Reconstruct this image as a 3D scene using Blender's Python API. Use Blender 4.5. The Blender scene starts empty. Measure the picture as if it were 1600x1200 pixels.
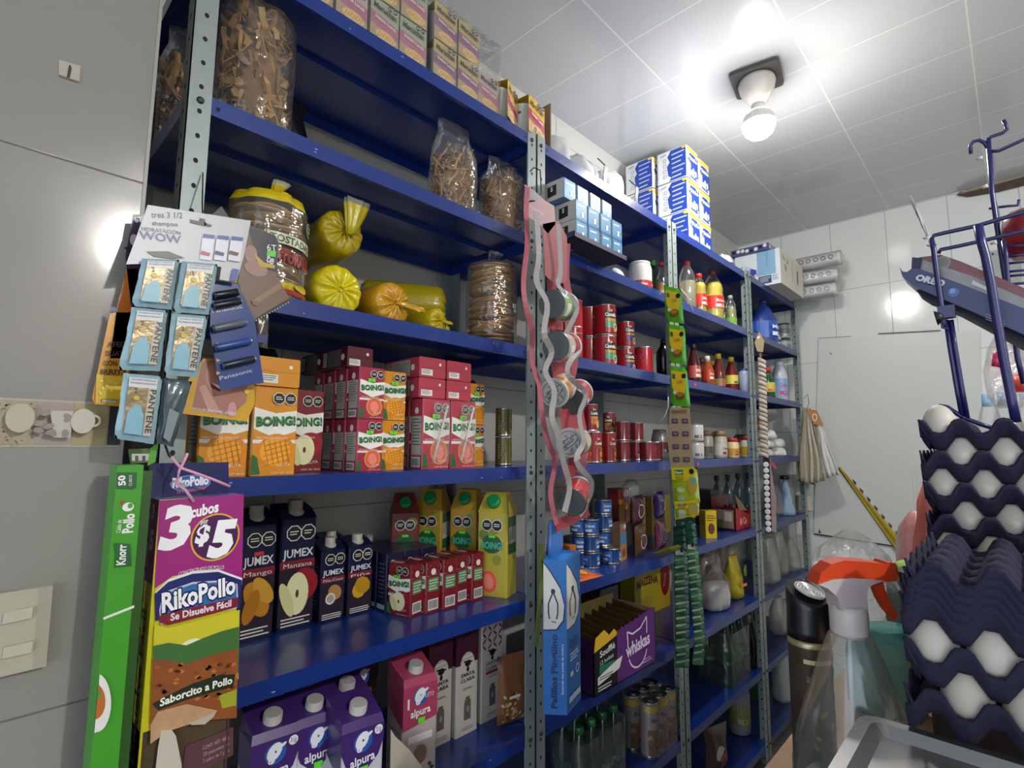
import bpy, math, random
from mathutils import Vector, Matrix, Euler, noise
S = bpy.context.scene
COL = S.collection
random.seed(7)
PI = math.pi
# ---------------------------------------------------------------- camera
R0 = ((0.69013461, -0.72364612, 0.00710779), (0.08645076, 0.07268795, -0.99360089), (0.71849878, 0.68633283, 0.11272422))
FPX = 825.574
CAMZ = 1.5
cam_d = bpy.data.cameras.new('camera'); cam = bpy.data.objects.new('camera', cam_d); COL.objects.link(cam)
cam_d.sensor_fit = 'HORIZONTAL'; cam_d.sensor_width = 36.0; cam_d.lens = 36.0 * FPX / 1600.0
cam_d.clip_start = 0.02
rt, dn, fw = Vector(R0[0]), Vector(R0[1]), Vector(R0[2])
mw = Matrix((( rt[0], -dn[0], -fw[0], 0), (rt[1], -dn[1], -fw[1], 0), (rt[2], -dn[2], -fw[2], CAMZ), (0, 0, 0, 1)))
cam.matrix_world = mw
S.camera = cam
S.view_settings.view_transform = 'Standard'; S.view_settings.look = 'None'
S.view_settings.gamma = 1.0; S.view_settings.use_curve_mapping = False
S.view_settings.exposure = 2.0
# ---------------------------------------------------------------- world: bluish fill light, added through the open left end
w = bpy.data.worlds.new('world'); S.world = w; w.use_nodes = True
w.node_tree.nodes['Background'].inputs[0].default_value = (0.75, 0.85, 1.0, 1)
w.node_tree.nodes['Background'].inputs[1].default_value = 0.6
BULB_POWER = 95.0      # emission strength of the bulb glass
REAR_POWER = 400.0
# ---------------------------------------------------------------- rays: pixel of the 1600x1200 frame -> point on a real plane
def ray(px, py):
    return rt * (px - 800) + dn * (py - 600) + fw * FPX
def atY(px, py, Y):
    d = ray(px, py); d = d * (Y / d[1]); return Vector((d[0], d[1], d[2] + CAMZ))
def atX(px, py, X):
    d = ray(px, py); d = d * (X / d[0]); return Vector((d[0], d[1], d[2] + CAMZ))
def atZ(px, py, Z):
    d = ray(px, py); d = d * ((Z - CAMZ) / d[2]); return Vector((d[0], d[1], Z))
def atD(px, py, D):
    d = ray(px, py) * (D / FPX); return Vector((d[0], d[1], d[2] + CAMZ))
# ---------------------------------------------------------------- materials
MATS = {}
def lin(h):
    h = h.lstrip('#'); o = []
    for i in (0, 2, 4):
        c = int(h[i:i+2], 16) / 255.0
        o.append(c / 12.92 if c <= 0.04045 else ((c + 0.055) / 1.055) ** 2.4)
    return o
def m(h, rough=0.45, metal=0.0, var=0.07, coat=0.0, bump=0.0, scale=40.0, name=None):
    key = (h, rough, metal, var, coat, bump, scale)
    if key in MATS: return MATS[key]
    mt = bpy.data.materials.new(name or ('paint_' + h.lstrip('#'))); mt.use_nodes = True
    nt = mt.node_tree; b = nt.nodes['Principled BSDF']
    c = lin(h)
    tc = nt.nodes.new('ShaderNodeTexCoord'); nz = nt.nodes.new('ShaderNodeTexNoise'); nz.inputs['Scale'].default_value = scale
    nz.inputs['Detail'].default_value = 4
    mx = nt.nodes.new('ShaderNodeMix'); mx.data_type = 'RGBA'
    mx.inputs[6].default_value = [max(0, x * (1 - var)) for x in c] + [1]
    mx.inputs[7].default_value = [min(1, x * (1 + var) + var * 0.01) for x in c] + [1]
    nt.links.new(tc.outputs['Object'], nz.inputs['Vector']); nt.links.new(nz.outputs[0], mx.inputs[0]); nt.links.new(mx.outputs[2], b.inputs['Base Color'])
    b.inputs['Roughness'].default_value = rough; b.inputs['Metallic'].default_value = metal
    if coat: b.inputs['Coat Weight'].default_value = coat; b.inputs['Coat Roughness'].default_value = 0.12
    if bump:
        bp = nt.nodes.new('ShaderNodeBump'); bp.inputs['Strength'].default_value = bump; bp.inputs['Distance'].default_value = 0.003
        nt.links.new(nz.outputs[0], bp.inputs['Height']); nt.links.new(bp.outputs[0], b.inputs['Normal'])
    MATS[key] = mt; return mt
def film(h='#ffffff', density=0.12, rough=0.08, name='clear_film', wr=0.5, scale=30.0):
    """thin plastic: mostly see-through, with a wrinkled gloss and a little of its own colour"""
    key = ('film', h, density, rough, wr, scale)
    if key in MATS: return MATS[key]
    mt = bpy.data.materials.new(name); mt.use_nodes = True; nt = mt.node_tree
    for n in list(nt.nodes): nt.nodes.remove(n)
    N = nt.nodes.new; L = nt.links.new
    o = N('ShaderNodeOutputMaterial'); tr = N('ShaderNodeBsdfTransparent'); gl = N('ShaderNodeBsdfGlossy'); df = N('ShaderNodeBsdfDiffuse')
    tr.inputs[0].default_value = [min(1, 0.80 + 0.20 * x) for x in lin(h)] + [1]; gl.inputs['Color'].default_value = (.95, .95, .95, 1); gl.inputs['Roughness'].default_value = max(rough, .12); df.inputs[0].default_value = lin(h) + [1]
    tc = N('ShaderNodeTexCoord'); nz = N('ShaderNodeTexNoise'); nz.inputs['Scale'].default_value = scale; nz.inputs['Detail'].default_value = 3
    bp = N('ShaderNodeBump'); bp.inputs['Strength'].default_value = min(1, wr); bp.inputs['Distance'].default_value = 0.012
    L(tc.outputs['Object'], nz.inputs['Vector']); L(nz.outputs[0], bp.inputs['Height']); L(bp.outputs[0], gl.inputs['Normal'])
    lw = N('ShaderNodeLayerWeight'); lw.inputs[0].default_value = 0.25; L(bp.outputs[0], lw.inputs['Normal'])
    m1 = N('ShaderNodeMixShader'); L(tr.outputs[0], m1.inputs[1]); L(df.outputs[0], m1.inputs[2]); m1.inputs[0].default_value = density if density > .3 else density * .35
    mr = N('ShaderNodeMapRange'); mr.inputs[3].default_value = .06; mr.inputs[4].default_value = .6
    m2 = N('ShaderNodeMixShader'); L(lw.outputs['Fresnel'], mr.inputs[0]); L(mr.outputs[0], m2.inputs[0]); L(m1.outputs[0], m2.inputs[1]); L(gl.outputs[0], m2.inputs[2]); L(m2.outputs[0], o.inputs[0])
    MATS[key] = mt; return mt
def glow(h, strength, name):
    mt = bpy.data.materials.new(name); mt.use_nodes = True; b = mt.node_tree.nodes['Principled BSDF']
    b.inputs['Base Color'].default_value = lin(h) + [1]; b.inputs['Emission Color'].default_value = lin(h) + [1]; b.inputs['Emission Strength'].default_value = strength
    return mt
def tiles(name, h, grout, ax, ay, rough=0.12, hvar=0.03, bumpy=0.02):
    """glazed tile: ax, ay = (axis index, first seam, spacing, seam width) in world metres"""
    mt = bpy.data.materials.new(name); mt.use_nodes = True; nt = mt.node_tree; b = nt.nodes['Principled BSDF']
    ge = nt.nodes.new('ShaderNodeNewGeometry'); sp = nt.nodes.new('ShaderNodeSeparateXYZ'); nt.links.new(ge.outputs['Position'], sp.inputs[0])
    def seam(a):
        i, off, spc, wd = a
        def mth(op, x, y):
            n = nt.nodes.new('ShaderNodeMath'); n.operation = op
            if isinstance(x, float): n.inputs[0].default_value = x
            else: nt.links.new(x, n.inputs[0])
            if isinstance(y, float): n.inputs[1].default_value = y
            elif y is not None: nt.links.new(y, n.inputs[1])
            return n.outputs[0]
        v = mth('SUBTRACT', sp.outputs[i], float(off)); v = mth('DIVIDE', v, float(spc)); v = mth('ADD', v, 0.5); v = mth('FRACT', v, None)
        v = mth('SUBTRACT', v, 0.5); v = mth('ABSOLUTE', v, None); return mth('LESS_THAN', v, float(wd / 2 / spc))
    s1, s2 = seam(ax), seam(ay)
    mxm = nt.nodes.new('ShaderNodeMath'); mxm.operation = 'MAXIMUM'; nt.links.new(s1, mxm.inputs[0]); nt.links.new(s2, mxm.inputs[1])
    nz = nt.nodes.new('ShaderNodeTexNoise'); nz.inputs['Scale'].default_value = 2.3; nz.inputs['Detail'].default_value = 6; nt.links.new(ge.outputs['Position'], nz.inputs['Vector'])
    c = lin(h); mx = nt.nodes.new('ShaderNodeMix'); mx.data_type = 'RGBA'
    mx.inputs[6].default_value = [x * (1 - hvar * 2) for x in c] + [1]; mx.inputs[7].default_value = [min(1, x * (1 + hvar)) for x in c] + [1]
    nt.links.new(nz.outputs[0], mx.inputs[0])
    m2 = nt.nodes.new('ShaderNodeMix'); m2.data_type = 'RGBA'; nt.links.new(mxm.outputs[0], m2.inputs[0]); nt.links.new(mx.outputs[2], m2.inputs[6]); m2.inputs[7].default_value = lin(grout) + [1]
    nt.links.new(m2.outputs[2], b.inputs['Base Color'])
    mr = nt.nodes.new('ShaderNodeMapRange'); mr.inputs[3].default_value = rough; mr.inputs[4].default_value = 0.7; nt.links.new(mxm.outputs[0], mr.inputs[0]); nt.links.new(mr.outputs[0], b.inputs['Roughness'])
    n2 = nt.nodes.new('ShaderNodeTexNoise'); n2.inputs['Scale'].default_value = 9; nt.links.new(ge.outputs['Position'], n2.inputs['Vector'])
    sub = nt.nodes.new('ShaderNodeMath'); sub.operation = 'SUBTRACT'; nt.links.new(n2.outputs[0], sub.inputs[0]); nt.links.new(mxm.outputs[0], sub.inputs[1])
    bp = nt.nodes.new('ShaderNodeBump'); bp.inputs['Strength'].default_value = bumpy * 5; bp.inputs['Distance'].default_value = 0.004
    nt.links.new(sub.outputs[0], bp.inputs['Height']); nt.links.new(bp.outputs[0], b.inputs['Normal'])
    return mt
# ---------------------------------------------------------------- text outlines
TXT = {}
def glyphs(s, bold=0.0):
    k = (s, bold)
    if k in TXT: return TXT[k]
    cu = bpy.data.curves.new('t', 'FONT'); cu.body = s; cu.size = 1.0; cu.offset = bold; cu.resolution_u = 2; cu.fill_mode = 'FRONT'
    ob = bpy.data.objects.new('t', cu); COL.objects.link(ob)
    bpy.context.view_layer.update()
    me = bpy.data.meshes.new_from_object(ob.evaluated_get(bpy.context.evaluated_depsgraph_get()))
    vs = [(v.co.x, v.co.y) for v in me.vertices]; fs = [tuple(p.vertices) for p in me.polygons]
    bpy.data.objects.remove(ob); bpy.data.curves.remove(cu); bpy.data.meshes.remove(me)
    x0 = min(v[0] for v in vs); x1 = max(v[0] for v in vs)
    TXT[k] = ([(v[0] - x0, v[1]) for v in vs], fs, x1 - x0); return TXT[k]
# ---------------------------------------------------------------- mesh builder
class MB:
    def __init__(s, M=None):
        s.v = []; s.f = []; s.mi = []; s.sm = []; s.mats = []; s.M = M or Matrix.Identity(4)
    def mat(s, mt):
        if isinstance(mt, str): mt = m(mt)
        if mt not in s.mats: s.mats.append(mt)
        return s.mats.index(mt)
    def pts(s, P):
        n = len(s.v); s.v += [tuple(s.M @ Vector(p)) for p in P]; return n
    def face(s, idx, mt, smooth=False):
        s.f.append(tuple(idx)); s.mi.append(s.mat(mt)); s.sm.append(smooth)
    def poly(s, P, mt):
        n = s.pts(P); s.face(range(n, n + len(P)), mt)
    def box(s, x0, x1, y0, y1, z0, z1, mt, left=None, front=None, top=None, bot=None, right=None, taper=0.0):
        t = taper
        n = s.pts([(x0, y0, z0), (x1, y0, z0), (x1, y1, z0), (x0, y1, z0), (x0 + t, y0 + t, z1), (x1 - t, y0 + t, z1), (x1 - t, y1 - t, z1), (x0 + t, y1 - t, z1)])
        for q, mm in (((0, 1, 5, 4), front), ((1, 2, 6, 5), right), ((2, 3, 7, 6), None), ((3, 0, 4, 7), left), ((4, 5, 6, 7), top), ((3, 2, 1, 0), bot)):
            s.face([n + i for i in q], mm or mt)
    def rbox(s, x0, x1, y0, y1, z0, z1, r, mt, n=3):
        """box with rounded vertical edges and softened rims"""
        out = []
        for cx, cy, a0 in ((x1 - r, y1 - r, 0), (x0 + r, y1 - r, 90), (x0 + r, y0 + r, 180), (x1 - r, y0 + r, 270)):
            for i in range(n + 1):
                a = math.radians(a0 + 90 * i / n); out.append((cx + r * math.cos(a), cy + r * math.sin(a)))
        s.loft([[(x, y, z) for x, y in out] for z in (z0, z1)], mt, cap=True, smooth=False)
    def loft(s, rings, mt, cap=True, smooth=True, closed=True):
        k = len(rings[0]); st = []
        for r in rings: st.append(s.pts(r))
        for i, (a, b) in enumerate(zip(st, st[1:])):
            mm = mt[i] if isinstance(mt, list) else mt
            for j in range(k if closed else k - 1):
                jj = (j + 1) % k
                s.face((a + j, a + jj, b + jj, b + j), mm, smooth)
        if cap:
            s.face([st[0] + j for j in range(k)][::-1], mt[0] if isinstance(mt, list) else mt)
            s.face([st[-1] + j for j in range(k)], mt[-1] if isinstance(mt, list) else mt)
    def lathe(s, prof, mt, n=20, cx=0.0, cy=0.0, cap=True, sx=1.0, sy=1.0, smooth=True):
        s.loft([[(cx + r * sx * math.cos(2 * PI * j / n), cy + r * sy * math.sin(2 * PI * j / n), z) for j in range(n)] for r, z in prof], mt, cap, smooth)
    def tube(s, P, r, mt, n=6, cap=True):
        P = [Vector(p) for p in P]; rings = []; up = Vector((0.13, 0.27, 0.95)); prev = None
        for i, p in enumerate(P):
            t = (P[min(i + 1, len(P) - 1)] - P[max(i - 1, 0)]).normalized()
            a = (prev if prev else up).cross(t)
            if a.length < 1e-3: a = Vector((1, 0, 0)).cross(t)
            a.normalize(); b = t.cross(a).normalized(); prev = -a.cross(t) if False else None
            rr = r[i] if isinstance(r, (list, tuple)) else r
            rings.append([tuple(p + (a * math.cos(2 * PI * j / n) + b * math.sin(2 * PI * j / n)) * rr) for j in range(n)])
        s.loft(rings, mt, cap)
    def ribbon(s, P, width, mt, th=0.0012, side=None, smooth=0):
        P = [Vector(p) for p in P]; rings = []
        if smooth:
            Q = []
            for i in range(len(P) - 1):
                a, b, c, d = P[max(i - 1, 0)], P[i], P[i + 1], P[min(i + 2, len(P) - 1)]
                for k in range(smooth):
                    t = k / smooth; Q.append(.5 * (2 * b + (c - a) * t + (2 * a - 5 * b + 4 * c - d) * t * t + (3 * b - a - 3 * c + d) * t ** 3))
            P = Q + [P[-1]]
        for i, p in enumerate(P):
            t = (P[min(i + 1, len(P) - 1)] - P[max(i - 1, 0)]).normalized()
            sd = Vector(side) if side else Vector((1, 0, 0)); sd = (sd - t * sd.dot(t)).normalized(); nn = t.cross(sd)
            rings.append([tuple(p + sd * (width / 2) * a + nn * (th / 2) * b) for a, b in ((-1, -1), (1, -1), (1, 1), (-1, 1))])
        s.loft(rings, mt, True, False)
    def grid(s, fn, nu, nv, mt, smooth=True, closed=False):
        st = s.pts([fn(i / nu, j / nv) for j in range(nv + 1) for i in range(nu + 1)])
        for j in range(nv):
            for i in range(nu):
                a = st + j * (nu + 1) + i; s.face((a, a + 1, a + nu + 2, a + nu + 1), mt, smooth)
    def build(s, name, parent=None, recenter=False, mods=None):
        me = bpy.data.meshes.new(name)
        off = Vector((0, 0, 0))
        if recenter and s.v:
            xs = [v[0] for v in s.v]; ys = [v[1] for v in s.v]; zs = [v[2] for v in s.v]
            off = Vector(((min(xs) + max(xs)) / 2, (min(ys) + max(ys)) / 2, min(zs)))
        if parent is not None and parent.get('_w'): off = Vector(parent['_w'])
        me.from_pydata([tuple(Vector(v) - off) for v in s.v], [], s.f)
        for mt in s.mats: me.materials.append(mt)
        me.polygons.foreach_set('material_index', s.mi); me.polygons.foreach_set('use_smooth', s.sm); me.update()
        o = bpy.data.objects.new(name, me); COL.objects.link(o)
        if parent is not None: o.parent = parent
        elif recenter: o.location = off
        return o
class Fr:
    """decal frame on a face; u,v in metres; layers lift each print a hair"""
    def __init__(s, mb, o, u, v, n, cyl=None, fn=None):
        s.fn = fn
        s.mb = mb; s.o = Vector(o); s.u = Vector(u); s.v = Vector(v); s.n = Vector(n); s.k = 1; s.cyl = cyl
    def P(s, a, b):
        w = 0.00022 * s.k
        if s.fn: return s.fn(a, b, w)
        if s.cyl:
            R, a0 = s.cyl; t = a0 + a / R; rr = R + w + 0.0004
            return (rr * math.sin(t), -rr * math.cos(t), s.o[2] + b)
        return tuple(s.o + s.u * a + s.v * b + s.n * w)
    def rect(s, a0, b0, a1, b1, mt):
        n = max(1, int(abs(a1 - a0) / 0.008)) if s.cyl else 1
        for i in range(n):
            x0 = a0 + (a1 - a0) * i / n; x1 = a0 + (a1 - a0) * (i + 1) / n
            s.mb.poly([s.P(x0, b0), s.P(x1, b0), s.P(x1, b1), s.P(x0, b1)], mt)
        s.k += 1; return s
    def poly(s, pts, mt):
        s.mb.poly([s.P(a, b) for a, b in pts], mt); s.k += 1; return s
    def ell(s, a, b, ra, rb, mt, n=16, t0=0.0, ang=0.0):
        ca, sa = math.cos(ang), math.sin(ang)
        s.mb.poly([s.P(a + ra * math.cos(t0 + 2 * PI * i / n) * ca - rb * math.sin(t0 + 2 * PI * i / n) * sa, b + ra * math.cos(t0 + 2 * PI * i / n) * sa + rb * math.sin(t0 + 2 * PI * i / n) * ca) for i in range(n)], mt); s.k += 1; return s
    def ring(s, a, b, r0, r1, mt, n=24, t0=0.0, t1=2 * PI):
        for i in range(n):
            t, u = t0 + (t1 - t0) * i / n, t0 + (t1 - t0) * (i + 1) / n
            s.mb.poly([s.P(a + r * math.cos(q), b + r * math.sin(q)) for r, q in ((r0, t), (r1, t), (r1, u), (r0, u))], mt)
        s.k += 1; return s
    def line(s, pts, wd, mt):
        for (x0, y0), (x1, y1) in zip(pts, pts[1:]):
            L = math.hypot(x1 - x0, y1 - y0) or 1; nx, ny = -(y1 - y0) / L * wd / 2, (x1 - x0) / L * wd / 2
            s.mb.poly([s.P(x0 - nx, y0 - ny), s.P(x1 - nx, y1 - ny), s.P(x1 + nx, y1 + ny), s.P(x0 + nx, y0 + ny)], mt)
        s.k += 1; return s
    def text(s, t, a, b, size, mt, width=None, ang=0.0, bold=0.0, shear=0.0, center=True, arch=0.0):
        vs, fs, wd = glyphs(t, bold); sx = (width / wd if width else size)
        ca, sa = math.cos(ang), math.sin(ang); off = wd * sx / 2 if center else 0
        P = []
        for x, y in vs:
            xx = x * sx - off + shear * y * size; yy = y * size + (arch * (1 - (2 * x / wd - 1) ** 2) if arch else 0)
            P.append(s.P(a + xx * ca - yy * sa, b + xx * sa + yy * ca))
        n = s.mb.pts(P)
        for f in fs: s.mb.face([n + i for i in f], mt)
        s.k += 1; return s
    def lines(s, a0, a1, b, dy, n, h, mt):
        for i in range(n):
            e = a1 - (a1 - a0) * random.choice((0, 0.05, 0.2)); s.mb.poly([s.P(a0, b - i * dy), s.P(e, b - i * dy), s.P(e, b - i * dy + h), s.P(a0, b - i * dy + h)], mt)
        s.k += 1; return s
    def warn(s, a, b, r, two=True):
        """black octagon nutrition seals in a white surround"""
        K, Wt = m('#0c0c0e'), m('#e8e6e0')
        for dx in ((-r, r) if two else (0,)):
            s.ell(a + dx, b, r * 1.12, r * 1.12, Wt, 8, PI / 8)
        for dx in ((-r, r) if two else (0,)):
            s.ell(a + dx, b, r * 0.98, r * 0.98, K, 8, PI / 8)
            s.k += 1; s.lines(a + dx - r * .6, a + dx + r * .6, b + r * .15, r * .35, 2, r * .14, Wt)
        return s
    def bars(s, a0, b0, a1, b1):
        s.rect(a0, b0, a1, b1, m('#e6e4de')); x = a0 + 0.002
        K = m('#161616')
        while x < a1 - 0.003:
            q = random.choice((0.0006, 0.0011, 0.0016)); s.mb.poly([s.P(x, b0 + .003), s.P(x + q, b0 + .003), s.P(x + q, b1 - .003), s.P(x, b1 - .003)], K); x += q + random.choice((0.0008, 0.0013))
        s.k += 1; return s
def front(mb, w, d, z=0.0): return Fr(mb, (-w / 2, -d / 2, z), (1, 0, 0), (0, 0, 1), (0, -1, 0))
def lside(mb, w, d, z=0.0): return Fr(mb, (-w / 2, d / 2, z), (0, -1, 0), (0, 0, 1), (-1, 0, 0))
def rside(mb, w, d, z=0.0): return Fr(mb, (w / 2, -d / 2, z), (0, 1, 0), (0, 0, 1), (1, 0, 0))
def topf(mb, w, d, h): return Fr(mb, (-w / 2, -d / 2, h), (1, 0, 0), (0, 1, 0), (0, 0, 1))
class Sheet:
    """authoring on a real plane (Y = const or X = const): px -> (u, v) metres in that plane"""
    def __init__(s, mb, plane, val):
        s.mb = mb; s.plane = plane; s.val = val
        if plane == 'Y': s.fr = Fr(mb, (0, val, 0), (1, 0, 0), (0, 0, 1), (0, -1, 0))
        else: s.fr = Fr(mb, (val, 0, 0), (0, -1, 0), (0, 0, 1), (-1, 0, 0))
    def uv(s, px, py):
        p = atY(px, py, s.val) if s.plane == 'Y' else atX(px, py, s.val)
        return (p[0] if s.plane == 'Y' else -p[1], p[2])
    def slab(s, pp, th, mt, edge=None):
        A = [s.uv(*p) for p in pp]; n = s.mb.pts([s.P3(a, b, 0) for a, b in A] + [s.P3(a, b, th) for a, b in A]); k = len(A)
        s.mb.face(range(n, n + k), mt); s.mb.face([n + k + i for i in range(k)][::-1], mt)
        for i in range(k): s.mb.face((n + i, n + (i + 1) % k, n + k + (i + 1) % k, n + k + i), edge or mt)
    def P3(s, a, b, w):
        f = s.fr; return tuple(f.o + f.u * a + f.v * b - f.n * w)
    def poly(s, pp, mt): s.fr.poly([s.uv(*p) for p in pp], mt)
    def text(s, t, p0, p1, h, mt, bold=0.0, shear=0.0, arch=0.0):
        a, b = Vector(s.uv(*p0)), Vector(s.uv(*p1)); L = (b - a).length; ang = math.atan2(b[1] - a[1], b[0] - a[0])
        u = Vector(s.uv(p0[0], p0[1] - 10)); sc = (u - a).length / 10
        s.fr.text(t, a[0], a[1], h * sc / 0.72, mt, width=L, ang=ang, bold=bold, shear=shear, center=False, arch=arch * sc)
    def ell(s, c, rx, ry, mt, n=18):
        a = s.uv(*c); b = s.uv(c[0] + rx, c[1]); d = s.uv(c[0], c[1] + ry)
        s.fr.ell(a[0], a[1], abs(b[0] - a[0]), abs(d[1] - a[1]), mt, n)
    def pillow(s, pp, th, mt, n=8, back=True):
        """puffed quad packet: four px corners tl,tr,br,bl"""
        q = [Vector(s.uv(*p)) for p in pp]
        for sg in ((1, -1) if back else (1,)):
            def fn(i, j, sg=sg):
                p = q[0] * (1 - i) * (1 - j) + q[1] * i * (1 - j) + q[2] * i * j + q[3] * (1 - i) * j
                e = math.sin(min(1, min(i, 1 - i) * 4) * PI / 2) * math.sin(min(1, min(j, 1 - j) * 4) * PI / 2)
                wv = .0016 * noise.noise(Vector((i * 6 + q[0][0] * 40, j * 9, sg)))
                p = p + Vector((wv, .0012 * noise.noise(Vector((j * 7, i * 8 + q[0][1] * 30, 2)))))
                return s.P3(p[0], p[1], -sg * th * e * (0.8 + 0.2 * math.sin(9 * i + 7 * j)))
            s.mb.grid(fn, n, n, mt)
        s.fr.k += int(th / 0.00022) + 2
# ---------------------------------------------------------------- scene graph helpers
def tag(o, label, cat, group=None, kind=None):
    o['label'] = label; o['category'] = cat
    if group: o['group'] = group
    if kind: o['kind'] = kind
    return o
def empty(name, loc=(0, 0, 0), world=False):
    o = bpy.data.objects.new(name, None); COL.objects.link(o); o.location = loc; o.empty_display_size = 0.03
    if world: o['_w'] = list(loc)
    return o
def struct(o): o['kind'] = 'structure'; return o
def copy_tree(o, parent=None):
    c = o.copy(); COL.objects.link(c)
    if parent is not None: c.parent = parent
    for ch in list(o.children): copy_tree(ch, c)
    return c
class Kind:
    def __init__(s, fn, *a, **k): s.root = fn(*a, **k); s.used = False
    def put(s, x, y, z, label, cat, group=None, rz=0.0, rx=0.0, ry=0.0, sc=1.0, M=None):
        o = s.root if not s.used else copy_tree(s.root); s.used = True
        if M is not None: o.matrix_local = M
        else:
            o.location = (x, y, z); o.rotation_euler = (math.radians(rx), math.radians(ry), math.radians(rz))
            o.scale = (sc, sc, sc) if not isinstance(sc, tuple) else sc
        for k in ('group',):
            if k in o: del o[k]
        return tag(o, label, cat, group)
ORD = ['first', 'second', 'third', 'fourth', 'fifth', 'sixth', 'seventh', 'eighth', 'ninth', 'tenth', 'eleventh', 'twelfth']
def wob(a): return (random.random() - 0.5) * 2 * a
WHITE = '#e4e2dc'
SH = [2.485, 2.15, 1.795, 1.434, 1.055, 0.69, 0.33, -0.03]
FLOOR = -0.15; CEIL = 3.067; WALLY = 1.497; BACKX = 4.15
RX = [(0.240, 1.213), (1.217, 2.135), (2.139, 3.06), (3.064, 3.985)]
FY, BY = 1.06, 1.47
# ================================================================ SETTING
wt = tiles('glazed_shelf_wall', '#bcbcb8', '#85847e', (0, 0.62, 0.62, 0.004), (2, 0.08, 0.41, 0.004), 0.25)
mb = MB(); mb.box(-3, BACKX + .1, WALLY, WALLY + .1, FLOOR, CEIL + .05, wt); struct(mb.build('wall_shelves'))
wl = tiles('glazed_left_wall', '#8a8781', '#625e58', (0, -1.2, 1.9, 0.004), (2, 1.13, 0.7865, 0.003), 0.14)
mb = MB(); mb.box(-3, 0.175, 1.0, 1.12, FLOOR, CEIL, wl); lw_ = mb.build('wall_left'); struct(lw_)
bt = tiles('glazed_back_wall', '#d4d6d2', '#9a9c98', (1, 0.217, 0.322, 0.004), (2, 2.085, 0.488, 0.004), 0.13)
mb = MB(); mb.box(BACKX, BACKX + .1, -3.6, WALLY + .1, FLOOR, CEIL, bt); struct(mb.build('wall_back'))
ct = tiles('glossy_ceiling_panels', '#cbced0', '#e8e8e4', (0, 1.69, 0.3095, 0.004), (1, 0.515, 0.4915, 0.005), 0.11)
mb = MB(); mb.box(-3, BACKX + .1, -3.6, WALLY + .1, CEIL, CEIL + .06, ct); struct(mb.build('ceiling'))
mb = MB(); mb.box(-3, BACKX + .1, -3.7, -3.6, FLOOR, CEIL, m('#c9c6be', .4)); struct(mb.build('wall_rear'))
mb = MB(); mb.box(-3, BACKX + .1, -3.7, WALLY + .1, FLOOR - .05, FLOOR, tiles('floor_tiles', '#8f8b84', '#5c5954', (0, 0, .33, .005), (1, 0, .33, .005), .3)); struct(mb.build('floor'))
# decorative border of coffee tiles on the left wall
mb = MB(); s = Sheet(mb, 'Y', 0.999)
z0, z1 = 1.493, 1.556
cols = [('#8d8274', '#a79c8c'), ('#9a8a64', '#b0a284'), ('#95876b', '#a59a82'), ('#2c2730', '#3a343c')]
xs = [-0.2, -0.125, -0.085, 0.0445 - .03, 0.052, 0.114, 0.165, 0.175]
def bx(x0, x1, c): mb.box(x0, x1, 0.9975, 0.9995, z0 + .001, z1 - .001, m(c, .3, var=.12, scale=120))
f = Fr(mb, (0, 0.9975, 0), (1, 0, 0), (0, 0, 1), (0, -1, 0))
mb.box(-3, 0.175, 0.9985, 1.0, z0 - .002, z1 + .002, m('#aaa294', .5))
p1 = atY(48, 660, 1.0)[0]; p2 = atY(108, 660, 1.0)[0]; p3 = atY(168, 660, 1.0)[0]; st = p2 - p1
for i in range(-14, 1):
    xa = p1 + st * (i - 1)
    if i == 0: pass
tilek = 0
x = p3 - st * 16
while x < 0.17:
    k = int(round((x - p3) / st)) % 3
    xe = min(x + st, 0.175)
    if x >= p3 - 0.001: bx(x + .001, xe, '#2c2730')
    else:
        bx(x + .001, xe - .001, ['#a1937a', '#988c80', '#9e8f68'][k])
        cx, cz = x + st / 2, (z0 + z1) / 2
        if k == 2:      # right half of the cup with a handle
            f.ell(x + .010, cz + .004, .014, .018, m('#b9b4a6')); f.ring(x + .022, cz + .005, .006, .009, m('#b9b4a6'), 14)
        elif k == 1:
            f.poly([(x + st * .35, cz + .018), (x + st - .002, cz + .018), (x + st - .002, cz - .02), (x + st * .5, cz - .02)], m('#b3afa6'))
            for q in range(9): f.ell(x + .004 + random.random() * (st - .01), z0 + .006 + random.random() * .05, .004, .006, m('#8a7f74'), 8, ang=random.random() * 3)
        else:           # beans round a saucer
            f.ell(x + st * .62, cz + .006, .015, .02, m('#b2a893'))
            for q in range(46):
                a = random.random() * st; b = random.random() * (z1 - z0 - .008) + .004
                if ((a - st * .62) / .018) ** 2 + ((b - .036) / .023) ** 2 > 1: f.ell(x + a * .94 + .002, z0 + b, .0016, .001, m('#5d4a30'), 6, ang=random.random() * 3); f.k -= 1
            f.k += 1
    x += st
struct(mb.build('trim_1'))
# corner edge strip of the left wall
mb = MB(); mb.box(0.175, 0.18, 0.998, 1.12, FLOOR, CEIL, m('#8d8b86', .4)); struct(mb.build('trim_2'))
# old socket mark on left wall
mb = MB(); s = Sheet(mb, 'Y', 0.9985)
s.slab([(92, 93), (126, 103), (124, 127), (92, 117)], .0015, m('#a09b8f', .4)); s.poly([(92, 116), (124, 127), (123, 129), (92, 119)], m('#6a655b'))
s.poly([(108, 101), (111, 103), (112, 108), (109, 122), (104, 122), (106, 110)], m('#14120f'))
tag(mb.build('wall_hook', recenter=True), 'small metal hook plate with a dark slot high on the left wall', 'hook')
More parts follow.
